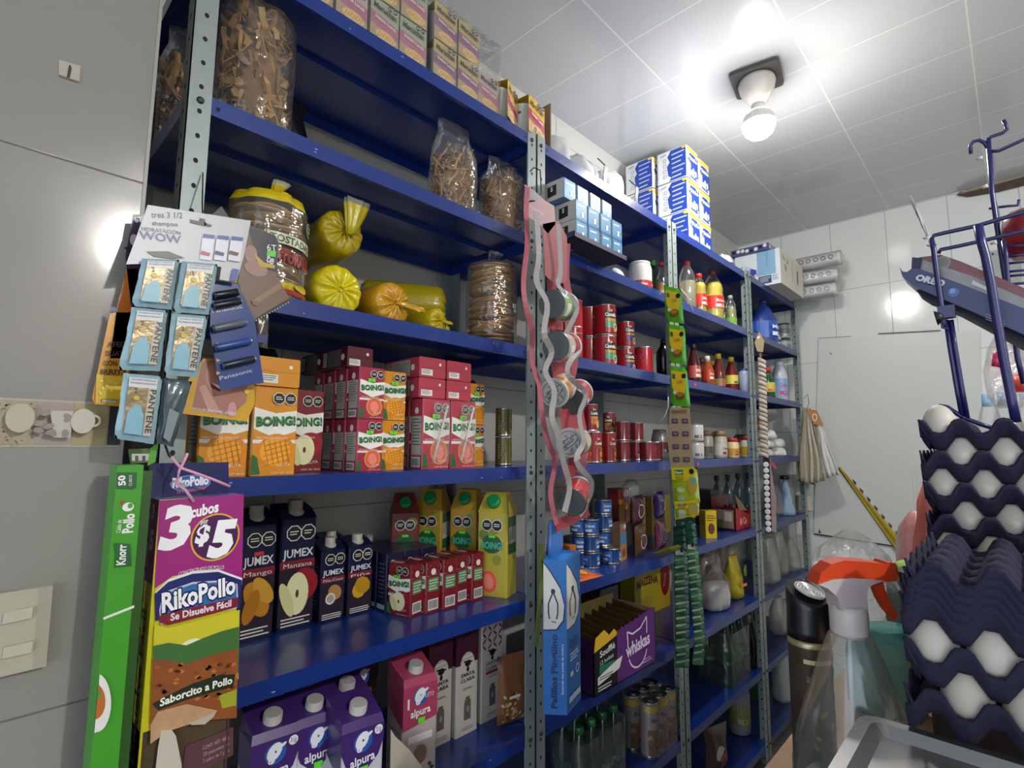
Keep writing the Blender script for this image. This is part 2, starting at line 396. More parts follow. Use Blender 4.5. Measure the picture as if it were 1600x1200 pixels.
# light switch
mb = MB(); s = Sheet(mb, 'Y', 0.985)
s.slab([(-70, 938), (83, 915), (72, 1041), (-70, 1075)], .015, m('#aca594', .35)); s.poly([(60, 919), (83, 915), (72, 1041), (50, 1045)], m('#a19a8a', .35))
sw = empty('wall_switch', tuple(atY(20, 1040, .99)), world=True)
mb.build('cover_plate', sw)
for yy, nm in ((952, 0), (1006, 0)):
    mb = MB(); s = Sheet(mb, 'Y', 0.9805); s.slab([(6, yy + 6), (52, yy - 4), (49, yy + 14), (3, yy + 24)], .0045, m('#b9b2a0', .3)); mb.build('rocker', sw)
tag(sw, 'beige two-rocker light switch on the left wall', 'light switch')
# white board on the back wall
mb = MB(); s = Sheet(mb, 'X', BACKX - .012)
s.slab([(1279, 529), (1531, 516), (1536, 700), (1536, 868), (1395, 852), (1272, 833)], .011, m('#c6c8c4', .35, var=.02, scale=3))
s.poly([(1279, 529), (1330, 526), (1330, 525), (1279, 528)], m('#6a665e')); s.poly([(1372, 522), (1470, 517), (1470, 515.5), (1372, 520.5)], m('#4a4640'))
s.poly([(1272, 833), (1395, 852), (1395, 854), (1272, 835)], m('#2e2c2a')); s.poly([(1280, 826), (1283, 833), (1279, 833)], m('#1c1a18'))
s.poly([(1297, 551), (1300, 553), (1299, 554), (1296, 552)], m('#333'.replace('333', '333333')))
tag(mb.build('wall_panel', recenter=True), 'large plain white board fixed to the tiled back wall', 'panel')
# broken ceiling edge
mb = MB(); s = Sheet(mb, 'X', BACKX - .01)
s.poly([(1494, 305), (1500, 300), (1520, 296), (1600, 276), (1640, 266), (1640, 280), (1600, 290), (1560, 300), (1512, 308)], m('#4a3d33', .9, var=.5))
s.fr.k += 2
s.poly([(1496, 304), (1515, 295), (1600, 272), (1600, 276), (1520, 298)], m('#8d867c', .9))
struct(mb.build('trim_3'))
# second box high on the back wall
mb = MB(); s = Sheet(mb, 'X', BACKX - .05)
s.slab([(1543, 393), (1592, 386), (1597, 425), (1594, 441), (1549, 445)], .04, m('#9aa09c', .4)); s.ell((1551, 397), 2, 2, m('#222222'))
tag(mb.build('junction_box', recenter=True), 'grey electrical box on the back wall behind the blue wire stand', 'electrical box')

# ================================================================ LAMPS
def bulb_fixture(x, y, power, label, scl=1.0):
    r = empty('ceiling_bulb', (x, y, CEIL)); r.scale = (1.35, 1.35, 1.35)
    mb = MB(); mb.M = Matrix.Rotation(math.radians(10), 4, 'Z')
    mb.rbox(-.07, .07, -.07, .07, -.012, 0, .012, m('#4c4a48', .6)); mb.build('mounting_plate', r)
    mb = MB(); mb.lathe([(.052, -.012), (.055, -.022), (.05, -.045), (.036, -.075), (.024, -.09), (.021, -.094)], m('#c9c5bd', .35), 28); mb.build('lamp_holder', r)
    b = MB(); b.lathe([(.013, -.092), (.02, -.104), (.034, -.122), (.044, -.135), (.0485, -.15), (.0487, -.158)], m('#d9d6d0', .4), 24, cap=False); b.build('bulb_collar', r)
    b = MB(); g = glow('#fdfaf4', power, 'bulb_glow')
    pr = [(.034, -.122)] + [(.048 * math.sin(t), -.155 - .048 * math.cos(t)) for t in [PI * (1 - k / 12) for k in range(3, 12)]] + [(.004, -.203)]
    pr = [(.034, -.122), (.043, -.135), (.0475, -.15), (.048, -.16), (.046, -.172), (.04, -.186), (.03, -.196), (.016, -.202), (.003, -.2035)]
    b.lathe(pr, g, 28, cap=True); b.build('bulb', r)
    return tag(r, label, 'light bulb')
bulb_fixture(2.235, .70, BULB_POWER, 'bright round bulb in a white porcelain holder on the glossy ceiling')
bulb_fixture(.75, -2.3, REAR_POWER, 'bare bulb hanging from the ceiling behind the camera')

# ================================================================ RACKS
steel = m('#8b9694', .42, .25, var=.08, scale=60, name='galvanised_grey'); blue = m('#12307c', .3, .0, var=.12, scale=14, coat=.35, name='blue_enamel'); dk = m('#121416', .8)
def upright(name, parent, x, y, z1, sx, sy):
    """slotted angle post; sx, sy = direction of flanges from the corner"""
    mb = MB(); t = .002; wd = .040
    mb.box(min(x, x + sx * wd), max(x, x + sx * wd), min(y, y + sy * t), max(y, y + sy * t), FLOOR, z1, steel)
    mb.box(min(x, x + sx * t), max(x, x + sx * t), min(y, y + sy * wd), max(y, y + sy * wd), FLOOR, z1, steel)
    if sy > 0:      # front posts: rows of holes on both flanges
        f = Fr(mb, (0, y, 0), (1, 0, 0), (0, 0, 1), (0, -1, 0)); z = FLOOR + .03
        while z < z1 - .02:
            f.ell(x + sx * .021, z, .0042, .0052, dk, 8); f.k = 1; z += .0485
        if sx > 0:
            f = Fr(mb, (x, 0, 0), (0, -1, 0), (0, 0, 1), (-1, 0, 0)); z = FLOOR + .03
            while z < z1 - .02:
                f.ell(-(y + .022), z, .0042, .0052, dk, 8); f.k = 1; z += .0485
        else:
            f = Fr(mb, (x - t, 0, 0), (0, -1, 0), (0, 0, 1), (-1, 0, 0)); z = FLOOR + .03
            while z < z1 - .02:
                f.ell(-(y + .022), z, .0042, .0052, dk, 8); f.k = 1; z += .0485
    return mb.build('upright', parent)
rack_l = ['tall blue-shelved steel rack nearest the left wall, carrying cartons and snack bags', 'second blue-shelved steel rack, carrying red cans and the blue toothpick box', 'third blue-shelved steel rack, with oil bottles and sauces',
          'blue-grey steel rack farthest back against the corner']
for i, (xa, xb) in enumerate(RX):
    r = empty('shelving_rack', (xa, FY, FLOOR)); r['_w'] = [xa, FY, FLOOR]
    tz = 2.56 if i else 2.9
    tz = [2.52, 2.50, 2.50, 2.50][i]
    for (x, sx) in ((xa, 1), (xb, -1)):
        upright('upright', r, x, FY - .002, tz, sx, 1); upright('upright', r, x, BY + .002, tz, sx, -1)
    for k, z in enumerate(SH):
        mb = MB(); bl = blue if i < 3 else m('#1d3168', .38, coat=.2, var=.12, scale=14)
        mb.box(xa + .002, xb - .002, FY, BY, z - .004, z, bl)
        mb.box(xa + .002, xb - .002, FY, FY + .0015, z - .036, z - .004, bl); mb.box(xa + .002, xb - .002, FY + .0015, FY + .012, z - .036, z - .0345, bl)
        mb.box(xa + .002, xb - .002, BY - .0015, BY, z - .036, z - .004, bl); mb.box(xa + .04, xb - .04, (FY + BY) / 2 - .03, (FY + BY) / 2 + .03, z - .016, z - .004, bl)
        mb.box(xa + .002, xa + .0035, FY, BY, z - .036, z - .004, bl); mb.box(xb - .0035, xb - .002, FY, BY, z - .036, z - .004, bl)
        f = Fr(mb, (0, FY, 0), (1, 0, 0), (0, 0, 1), (0, -1, 0))
        for q in range(2 + (k + i) % 2): # chipped paint specks
            f.ell(xa + .08 + random.random() * .75, z - .008 - random.random() * .02, .002 + random.random() * .003, .0015, m('#8f98b8'), 7)
        for q in (xa + .052, xb - .052): f.ell(q, z - .02, .004, .004, dk, 10)
        if (i, k) in ((1, 4), (2, 3), (2, 2), (3, 3), (2, 5)):
            f.rect(xa + .18, z - .024, xa + .205, z - .01, m('#d8394a'))
        mb.build('shelf', r)
        for q in (xa + .021, xb - .021):
            b = MB(); b.M = Matrix.Translation((q, FY - .002, z - .018)) @ Matrix.Rotation(PI / 2, 4, 'X'); b.lathe([(.0065, 0), (.0065, .003), (.003, .0045)], m('#3c4244', .4, .6), 10)
            b.build('bolt', r)
    del r['_w']
    tag(r, rack_l[i], 'shelving rack')
# ================================================================ PACKAGED GOODS: builders
def G(h, r=.35, **k): return m(h, r, **k)
def mango_art(f, a, b, w, h):
    f.ell(a, b, w * .5, h * .5, G('#e08a1a'), 22); f.ell(a - w * .03, b + h * .04, w * .4, h * .36, G('#f0a92c'), 20)
    for q in range(-2, 3):
        f.line([(a - w * .34, b + q * h * .13 - h * .08), (a + w * .34, b + q * h * .13 + h * .1)], h * .02, G('#c96f10'))
        f.line([(a + q * w * .14 - w * .07, b + h * .32), (a + q * w * .14 + w * .08, b - h * .3)], w * .02, G('#c96f10'))
def apple_art(f, a, b, w, h):
    f.ell(a + w * .2, b + h * .18, w * .42, h * .36, G('#9c1f2a')); f.ell(a, b, w * .34, h * .46, G('#eeeab8'), 20); f.ell(a - w * .3, b - h * .1, w * .16, h * .4, G('#dcd99b'), 16, ang=.35)
    f.ell(a, b, w * .05, h * .09, G('#5b4320'), 10)
def guava_art(f, a, b, w, h):
    f.ell(a, b, w * .42, h * .5, G('#d9a53a'), 22, ang=.2); f.ell(a, b, w * .36, h * .44, G('#e2604f'), 22, ang=.2); f.ell(a, b, w * .22, h * .3, G('#ef8b72'), 18, ang=.2)
def brik(w, d, h, kind, name='juice_carton', straw=False, price=True):
    base = {'mango': '#d98f1c', 'apple': '#7d1d24', 'guava': '#a32c45', 'guavap': '#b3404e', 'dark': '#5c1a24'}[kind]
    side = {'mango': '#c98316', 'apple': '#701a20', 'guava': '#86263a', 'guavap': '#a63a48', 'dark': '#481620'}[kind]
    r = empty(name); mb = MB()
    mb.rbox(-w / 2, w / 2, -d / 2, d / 2, 0, h, .003, G(base), 1)
    f = front(mb, w, d)
    f.rect(.002, h * .36, w - .002, h * .40, G(WHITE)); 
    f.poly([(.002, h * .76), (w * .5, h * .70), (w - .002, h * .74), (w - .002, h * .5), (w * .5, h * .42), (.002, h * .52)], G('#eeece4'))
    if kind == 'mango': mango_art(f, w * .55, h * .25, w * .85, h * .44)
    elif kind in ('apple',): apple_art(f, w * .5, h * .27, w * .8, h * .4)
    else: guava_art(f, w * .6, h * .24, w * .75, h * .36)
    f.text('BOING!', w * .5 + .001, h * .565 - .001, h * .14, G('#0c3a1c'), width=w * .88, bold=.035, ang=.06)
    f.text('BOING!', w * .5, h * .57, h * .14, G('#2d8a3e'), width=w * .86, bold=.01, ang=.06)
    f.text('NECTAR DE MANGO' if kind == 'mango' else ('NECTAR DE MANZANA' if kind == 'apple' else 'NECTAR DE GUAYABA'), w * .42, h * .41, h * .032, G(WHITE), width=w * .7)
    f.text('FRUTA', w * .72, h * .10, h * .05, G('#e9e6c8'), width=w * .3, ang=.1); f.text('CONT. NET. 500 ml', w * .68, h * .02, h * .03, G(WHITE), width=w * .5)
    f.poly([(w * .01, h * .02), (w * .2, h * .02), (w * .12, h * .2), (w * .01, h * .24)], G('#2f6a34'))
    f.warn(w * .66, h * .87, w * .13)
    l = lside(mb, w, d); l.rect(d * .1, h * .2, d * .9, h * .75, G('#6e6a60' if kind == 'dark' else '#b9b6a8')); l.lines(d * .16, d * .84, h * .7, h * .045, 9, h * .012, G('#4b4a44')); l.ell(d * .5, h * .83, d * .16, d * .16, G(WHITE)); l.bars(d * .15, h * .03, d * .85, h * .17)
    q = rside(mb, w, d); q.ell(d * .5, h * .8, d * .17, d * .17, G(WHITE)); q.rect(d * .14, h * .42, d * .86, h * .68, G('#5d8a5c')); q.lines(d * .2, d * .8, h * .62, h * .055, 4, h * .02, G('#c9d6c0')); q.bars(d * .15, h * .05, d * .85, h * .26)
    for i in range(10): q.ell(d * random.random() * .9 + d * .05, h * (.7 + .28 * random.random()), .0012, .0012, G('#d8a8a4'), 6); q.k -= 1
    q.k += 1
    t = topf(mb, w, d, h); t.rect(.001, d * .47, w - .001, d * .53, G(side)); t.rect(w * .08, d * .1, w * .5, d * .4, G(WHITE)); t.lines(w * .1, w * .46, d * .33, d * .07, 3, d * .025, G('#444444')); t.ell(w * .78, d * .7, .004, .004, G(WHITE), 8)
    if price: f.rect(w * .3, h * .72, w * .58, h * .78, G('#5fe02a')); f.text('49', w * .44, h * .733, h * .04, G('#1d5a12'))
    mb.build('carton', r)
    if kind in ('apple',):
        b = MB(); b.box(-w / 2 - .001, w / 2 + .001, -d * .1, d * .1, h, h + .004, G(side)); b.build('seal_fin', r)
    if straw:
        b = MB(); b.tube([(w * .36, -d / 2 - .0045, h * .92), (-w * .12, -d / 2 - .0045, h * .12)], .0032, G('#e8e8e2', .3), 8)
        b.build('drinking_straw', r)
        c = MB(); c.box(-w * .2, w * .42, -d / 2 - .0085, -d / 2 - .0075, h * .08, h * .96, film(density=.05, wr=.8)); c.build('straw_wrapper', r)
    return r
def jumex(w, d, h, title, art, price=None):
    navy = G('#141a3c', .3); r = empty('juice_carton'); mb = MB()
    mb.rbox(-w / 2, w / 2, -d / 2, d / 2, 0, h * .86, .004, navy, 1)
    mb.loft([[(-w / 2, -d / 2, h * .86), (w / 2, -d / 2, h * .86), (w / 2, d / 2, h * .86), (-w / 2, d / 2, h * .86)], [(-w / 2, -d * .1, h * .93), (w / 2, -d * .1, h * .93), (w / 2, d / 2, h * .97), (-w / 2, d / 2, h * .97)]], navy, True, False)
    f = front(mb, w, d); red = G('#7e1f2e')
    f.rect(.001, h * .47, w - .001, h * .535, red)
    f.rect(.001, .01, w - .001, h * .47, G('#2a1e2e'))
    if art == 'mango': f.ell(w * .5, h * .3, w * .3, h * .15, G('#c88a22'), 20, ang=.5); f.ell(w * .68, h * .36, w * .22, h * .12, G('#d9a238'), 18, ang=.6); f.ell(w * .35, h * .25, w * .2, h * .13, G('#b77818'), 18, ang=-.3)
    elif art == 'apple': apple_art(f, w * .52, h * .27, w * .95, h * .36)
    elif art == 'pina': f.ell(w * .45, h * .3, w * .28, h * .1, G('#d5a321'), 9, ang=.4); f.ell(w * .6, h * .36, w * .3, h * .12, G('#c08f1c'), 9, ang=.9)
    else: f.ell(w * .6, h * .34, w * .26, h * .1, G('#b98a4a'), 12, ang=.7); f.ell(w * .42, h * .27, w * .2, h * .07, G('#e7e3da'), 18); f.ell(w * .42, h * .27, w * .15, h * .05, G('#a7a29a'), 18)
    f.text('JUMEX', w * .5, h * .56, h * .09, G('#e6e6ea'), width=w * .86, bold=.02)
    f.text(title, w * .5, h * .48, h * .05, G('#e8e4e0'), width=w * .8)
    f.lines(w * .1, w * .9, h * .08, h * .025, 3, h * .01, G(WHITE)); f.warn(w * .55, h * .75, w * .2)
    if price: f.rect(w * .35, h * .63, w * .62, h * .66, G(price))
    l = lside(mb, w, d); l.rect(d * .15, h * .1, d * .85, h * .7, G('#20264c')); l.lines(d * .2, d * .8, h * .65, h * .045, 12, h * .012, G('#8c8fa6'))
    mb.build('carton', r)
    c = MB(); cz = h * .9
    c.lathe([(w * .24, cz - .006), (w * .24, cz + .004), (w * .2, cz + .006), (w * .2, cz + h * .1), (w * .185, cz + h * .108)], G('#b9b4aa', .4), 18, cy=-d * .12); c.build('screw_cap', r)
    return r
def alpura(w, d, h, kind='purple'):
    top, low = {'purple': ('#43276b', '#c9c6cc'), 'pink': ('#a8405e', '#b7a9a6'), 'brown': ('#4a3230', '#6b5a52')}[kind]
    r = empty('milk_carton'); mb = MB(); k = .80
    mb.rbox(-w / 2, w / 2, -d / 2, d / 2, 0, h * k, .004, G(low), 1)
    mb.loft([[(-w / 2, -d / 2, h * k), (w / 2, -d / 2, h * k), (w / 2, d / 2, h * k), (-w / 2, d / 2, h * k)], [(-w / 2 + .003, -d * .42, h * .86), (w / 2 - .003, -d * .42, h * .86), (w / 2, d / 2, h * .96), (-w / 2, d / 2, h * .96)]], G(top, .3), True, False)
    f = front(mb, w, d)
    f.poly([(0, h * k), (0, h * .66), (w * .12, h * .55), (w * .35, h * .48), (w * .62, h * .49), (w * .88, h * .57), (w, h * .68), (w, h * k)] if kind != 'pink' else [(0, h * k), (0, h * .44), (w, h * .5), (w, h * k)], G(top, .3))
    l = lside(mb, w, d); l.poly([(0, h * k), (0, h * .58), (d * .6, h * .5), (d, h * .46), (d, h * k)], G(top, .3)); l.lines(d * .2, d * .85, h * .4, h * .045, 7, h * .013, G('#7c7a88'))
    # cow head emblem
    cx, cz = w * .5, h * .70
    f.ell(cx, cz, w * .22, w * .22, G('#2c5aa6'), 20); f.ell(cx - .002, cz + .003, w * .14, w * .19, G('#e9e8ec'), 14, ang=-.6); f.ell(cx + w * .14, cz + w * .12, w * .09, w * .035, G('#e9e8ec'), 10, ang=.5); f.ell(cx - w * .08, cz - w * .14, w * .07, w * .06, G('#e9e8ec'), 10)
    f.ell(cx, cz + w * .03, w * .02, w * .025, G('#1a1a2a'), 8); f.ell(cx - w * .1, cz - w * .15, w * .012, w * .012, G('#1a1a2a'), 6)
    f.text('alpura', cx, h * .545, h * .09, G('#f0eef2'), width=w * .58, bold=.02, ang=.05)
    if kind == 'purple':
        f.ell(w * .86, h * .755, w * .1, w * .1, G('#e9e8ec')); f.text('31g', w * .86, h * .74, h * .05, G('#3a2860'), width=w * .13)
        f.text('DESLACTOSADA', w * .5, h * .38, h * .045, G('#5a5862'), width=w * .75); f.lines(w * .2, w * .8, h * .1, h * .04, 2, h * .012, G('#6a6872'))
    if kind == 'pink':
        f.text('1', w * .14, h * .62, h * .12, G('#e9e2e2'), bold=.03); f.text('COMPLETO', w * .6, h * .68, h * .05, G('#e9e2e2'), width=w * .55); f.rect(w * .15, h * .33, w * .85, h * .39, G('#e6dcdc'))
        for q in range(26): f.ell(w * (.1 + .8 * random.random()), h * (.02 + .14 * random.random()), w * .05, w * .04, G(random.choice(['#3a2420', '#5a3a30', '#2c1c1a'])), 7); f.k -= 1
        f.k += 1
        f.ell(w * .5, h * .22, w * .2, w * .24, G('#8a6a5c'), 12)
    f.rect(w * .42, h * .48, w * .62, h * .525, G('#5fe02a'))
    mb.build('carton', r)
    c = MB(); c.M = Matrix.Translation((0, -d * .12, h * .86)) @ Matrix.Rotation(.24, 4, 'X')
    c.lathe([(w * .25, -.004), (w * .25, .004), (w * .2, .006), (w * .2, h * .085), (w * .18, h * .095)], G('#b7b3b0', .35), 20); c.build('screw_cap', r)
    return r
def tall_slim(w, d, h, kind):
    r = empty('milk_carton'); mb = MB(); mb.rbox(-w / 2, w / 2, -d / 2, d / 2, 0, h, .003, G('#b8b3a8'), 1); f = front(mb, w, d)
    if kind == 'plum':
        f.rect(0, h * .66, w, h, G('#3a1426')); lside(mb, w, d).rect(0, h * .66, d, h, G('#3a1426')); f.ell(w * .5, h * .66, w * .32, h * .11, G('#b8b3a8'), 20)
        for q in range(7):
            f.line([(0, h * (.7 + q * .045)), (w, h * (.72 + q * .045))], .0012, G('#4c2036'))
    else:
        for i in range(4):
            for j in range(5):
                a, b = w * (i + .5) / 4, h * (.70 + .3 * (j + .5) / 5)
                f.ell(a, b, w * .12, w * .035, G('#6e2230'), 10, ang=PI / 4 if (i + j) % 2 else -PI / 4); f.k -= 1
        f.k += 1; f.rect(w * .2, h * .455, w * .8, h * .485, G('#7c2a2a'))
    l = lside(mb, w, d)
    f.ell(w * .5, h * .665, w * .14, w * .11, G('#191716'), 9); f.ell(w * .5, h * .61, w * .06, w * .09, G('#191716'), 8); f.line([(w * .3, h * .69), (w * .7, h * .67)], w * .05, G('#191716'))
    f.text('SANTA', w * .5, h * .545, h * .05, G('#22201e'), width=w * .62, bold=.01); f.text('CLARA', w * .5, h * .495, h * .05, G('#22201e'), width=w * .62, bold=.01)
    f.text('ENTERA', w * .5, h * .42, h * .03, G('#4a463f'), width=w * .4)
    f.rect(w * .36, h * .14, w * .64, h * .3, G('#59544c')); f.ell(w * .5, h * .3, w * .14, h * .035, G('#59544c')); f.rect(w * .42, h * .33, w * .58, h * .355, G('#59544c')); f.ell(w * .5, h * .24, w * .06, h * .03, G('#8c877d'))
    f.lines(w * .25, w * .75, h * .07, h * .02, 2, h * .006, G('#6b665c'))
    mb.build('carton', r); b = MB(); b.box(-w / 2, w / 2, -d * .35, -d * .05, h, h + .003, G('#a8a296')); b.build('top_flap', r)
    return r
def gable(w, d, h, kind):
    """1 L juice carton with slanted top and round green cap"""
    base = {'guava': '#b9a83c', 'mango': '#b28a2a', 'red': '#6e2a22', 'dark': '#3a0f18', 'green': '#1f3a24'}[kind]
    r = empty('juice_carton'); mb = MB(); k = .8
    mb.rbox(-w / 2, w / 2, -d / 2, d / 2, 0, h * k, .004, G(base), 1)
    mb.loft([[(-w / 2, -d / 2, h * k), (w / 2, -d / 2, h * k), (w / 2, d / 2, h * k), (-w / 2, d / 2, h * k)], [(-w * .34, -d * .12, h), (w * .34, -d * .12, h), (w * .34, d * .3, h), (-w * .34, d * .3, h)]], G(base), True, False)
    f = front(mb, w, d)
    if kind in ('guava', 'mango', 'red'):
        for q in range(5): f.ell(w * (.2 + .6 * random.random()), h * (.3 + .45 * random.random()), w * .16, h * .05, G(random.choice(['#8f8f2e', '#c9b94c', '#6d7a2c'])), 12, ang=random.random() * 3)
        if kind == 'guava': guava_art(f, w * .4, h * .14, w * .75, h * .24)
        elif kind == 'mango': mango_art(f, w * .5, h * .17, w * .7, h * .28)
        else: f.ell(w * .5, h * .2, w * .36, h * .14, G('#8c5a3c'), 16)
        f.ell(w * .5, h * .5, w * .34, h * .09, G('#1c5a32'), 14)
        f.text('BOING!', w * .5, h * .455, h * .09, G('#4fb79a'), width=w * .72, bold=.03)
        f.warn(w * .5, h * .68, w * .17); f.rect(w * .4, h * .56, w * .62, h * .585, G('#5fe02a'))
    else:
        f.ell(w * .5, h * .35, w * .3, h * .15, G('#8f8a5a' if kind == 'green' else '#5c1a22'), 16); f.rect(w * .2, h * .55, w * .8, h * .63, G('#8c8c86')); f.lines(w * .15, w * .85, h * .1, h * .03, 3, h * .01, G('#8a8a84'))
    for s_ in (lside(mb, w, d), rside(mb, w, d)):
        s_.rect(d * .12, h * .4, d * .88, h * .76, G('#1f5a34')); s_.rect(d * .12, h * .5, d * .88, h * .66, G('#b8b8ae')); s_.lines(d * .2, d * .8, h * .64, h * .02, 6, h * .007, G('#55554e')); s_.ell(d * .5, h * .3, d * .25, h * .06, G('#c9b23a'), 12)
    mb.build('carton', r)
    c = MB(); c.M = Matrix.Translation((0, -d * .31, h * .9)) @ Matrix.Rotation(.95, 4, 'X')
    c.lathe([(w * .22, -.003), (w * .22, .008), (w * .2, .014), (w * .17, .015)], G('#1f8a52' if kind in ('guava', 'mango', 'red') else base, .3), 20); c.build('screw_cap', r)
    return r
def can(rad, h, base, style, name='food_can'):
    r = empty(name); mb = MB(); metal = m('#b9b6b0', .25, .9); n = 26
    mb.lathe([(rad * .96, 0), (rad, .0015), (rad, .004), (rad * .975, .006), (rad * .975, h - .006)], [metal, metal, metal, G(base, .25)], n, cap=False)
    mb.lathe([(rad * .975, h - .006), (rad, h - .004), (rad, h - .001), (rad * .95, h - .001), (rad * .93, h - .005), (rad * .4, h - .005)], metal, n, cap=True)
    R = rad * .975; f = Fr(mb, (0, 0, 0), (1, 0, 0), (0, 0, 1), (0, -1, 0), cyl=(R, 0.0))
    for a0 in (-.95, 1.25):
        o = a0 * R
        if style in ('costena', 'costm', 'costp'):
            f.rect(o - R * .55, h * .54, o + R * .6, h * .78, G('#1a1416')); f.text('La', o, h * .76, h * .12, G('#f2f0e8'), bold=.02)
            f.text('Costeña', o, h * .6, h * .16, G('#f2f0e8'), width=R * 1.05, bold=.03)
            f.rect(o - R * .5, h * .46, o + R * .55, h * .54, G('#dc8a1e')); f.rect(o - R * .5, h * .24, o + R * .55, h * .46, G({'costena': '#3f9a76', 'costm': '#3a2c70', 'costp': '#c86a24'}[style]))
            f.lines(o - R * .4, o + R * .3, h * .38, h * .07, 2, h * .03, G(WHITE)); f.rect(o - R * .5, h * .08, o + R * .55, h * .24, G(base)); f.lines(o - R * .45, o + R * .5, h * .17, h * .05, 2, h * .022, G(WHITE))
            f.ell(o + R * .5, h * .26, R * .28, h * .13, G('#dcd2b0'), 14); f.ell(o + R * .5, h * .26, R * .2, h * .09, G('#7a5a2c' if style != 'costp' else '#d8a12a'), 12)
        elif style == 'veg':
            f.text('La', o, h * .74, h * .1, G('#f2f0e8'), bold=.02); f.text('Costeña', o, h * .58, h * .13, G('#f2f0e8'), width=R * 1.1, bold=.03); f.rect(o - R * .5, h * .46, o + R * .6, h * .54, G('#8a4a1c'))
            for q in range(16): f.ell(o + R * .1 + random.random() * R * .6, h * (.08 + .36 * random.random()), R * .1, h * .03, G(random.choice(['#e0a020', '#d8c040', '#e07818', '#7a9a30'])), 8); f.k -= 1
            f.k += 1
        elif style == 'tuna':
            f.rect(o - R * .7, h * .2, o + R * .7, h * .8, G('#2f6ab0')); f.text('Dolores', o, h * .5, h * .25, G('#e8ecf2'), width=R * 1.0, bold=.02); f.rect(o - R * .5, h * .24, o + R * .2, h * .38, G('#d8dce2')); f.bars(o - R * .1, h * .12, o + R * .35, h * .3) if False else None
        elif style == 'plain':
            f.lines(o - R * .5, o + R * .4, h * .7, h * .09, 6, h * .03, G('#c9a8a8')); f.ell(o, h * .4, R * .3, h * .12, G(base), 12)
        elif style == 'rico':
            f.rect(o - R * .9, h * .0 + .006, o + R * .9, h * .5, G('#7a5238')); f.rect(o - R * 1.4, h * .82, o + R * 1.4, h * .93, G('#c9a818')); f.text('Rico', o, h * .64, h * .11, G('#2a1c22'), width=R * 1.0, bold=.02, shear=.2)
            for q in range(14): f.ell(o - R * .8 + random.random() * R * 1.6, h * (.08 + .4 * random.random()), R * .16, h * .03, G(random.choice(['#9a7256', '#5e3a26', '#b08a6a'])), 8); f.k -= 1
            f.k += 1
    mb.build('can_body', r)
    l = MB(); l.lathe([(.004, h - .005), (.004, h - .003)], metal, 8); l.box(-.004, .004, -.012, .002, h - .004, h - .0025, metal); l.build('pull_tab', r)
    return r
def bottle(prof, mt, capr, caph, capm, label=None, name='bottle', liquid=None, n=20, neckz=None, sx=1.0, capname='cap'):
    """prof: (r, z); label: (z0, z1, colour, text, textcolour)"""
    r = empty(name); mb = MB(); mb.lathe(prof, mt, n, sx=sx); mb.build('bottle_body', r)
    if liquid:
        lm, zt = liquid; q = MB(); pr = []
        for i, (a, z) in enumerate(prof):
            if z <= zt: pr.append((max(a - .002, .001), max(z, .002)))
            else:
                a0, zz = prof[i - 1]; t = (zt - zz) / (z - zz); pr.append((a0 + (a - a0) * t - .002, zt)); break
        q.lathe(pr, lm, n, sx=sx); q.build('liquid', r)
    if label:
        z0, z1, c, tx, tcv = label; R = max(a for a, z in prof if z <= z1 + .01) + .0006; q = MB()
        for i in range(20):
            a0, a1 = -PI * .95 + i * PI * 1.9 / 20, -PI * .95 + (i + 1) * PI * 1.9 / 20
            q.poly([(R * sx * math.sin(a0), -R * math.cos(a0), z0), (R * sx * math.sin(a1), -R * math.cos(a1), z0), (R * sx * math.sin(a1), -R * math.cos(a1), z1), (R * sx * math.sin(a0), -R * math.cos(a0), z1)], G(c))
        f = Fr(q, (0, 0, 0), (1, 0, 0), (0, 0, 1), (0, -1, 0), cyl=(R, 0)); h = z1 - z0
        for o in (-.85 * R, .6 * R):
            f.rect(o - R * .5, z0 + h * .08, o + R * .5, z0 + h * .3, G(tcv))
            if tx: f.text(tx, o, z0 + h * .5, h * .3, G(tcv), width=R * .95, bold=.02)
            f.ell(o + R * .2, z0 + h * .2, R * .15, h * .09, G(c), 10)
        q.build('bottle_label', r)
    zt = prof[-1][1]; c = MB(); c.lathe([(capr, zt - caph * .5), (capr, zt + caph * .4), (capr * .85, zt + caph * .5)], capm, 16, sx=1.0); c.build(capname, r)
    return r
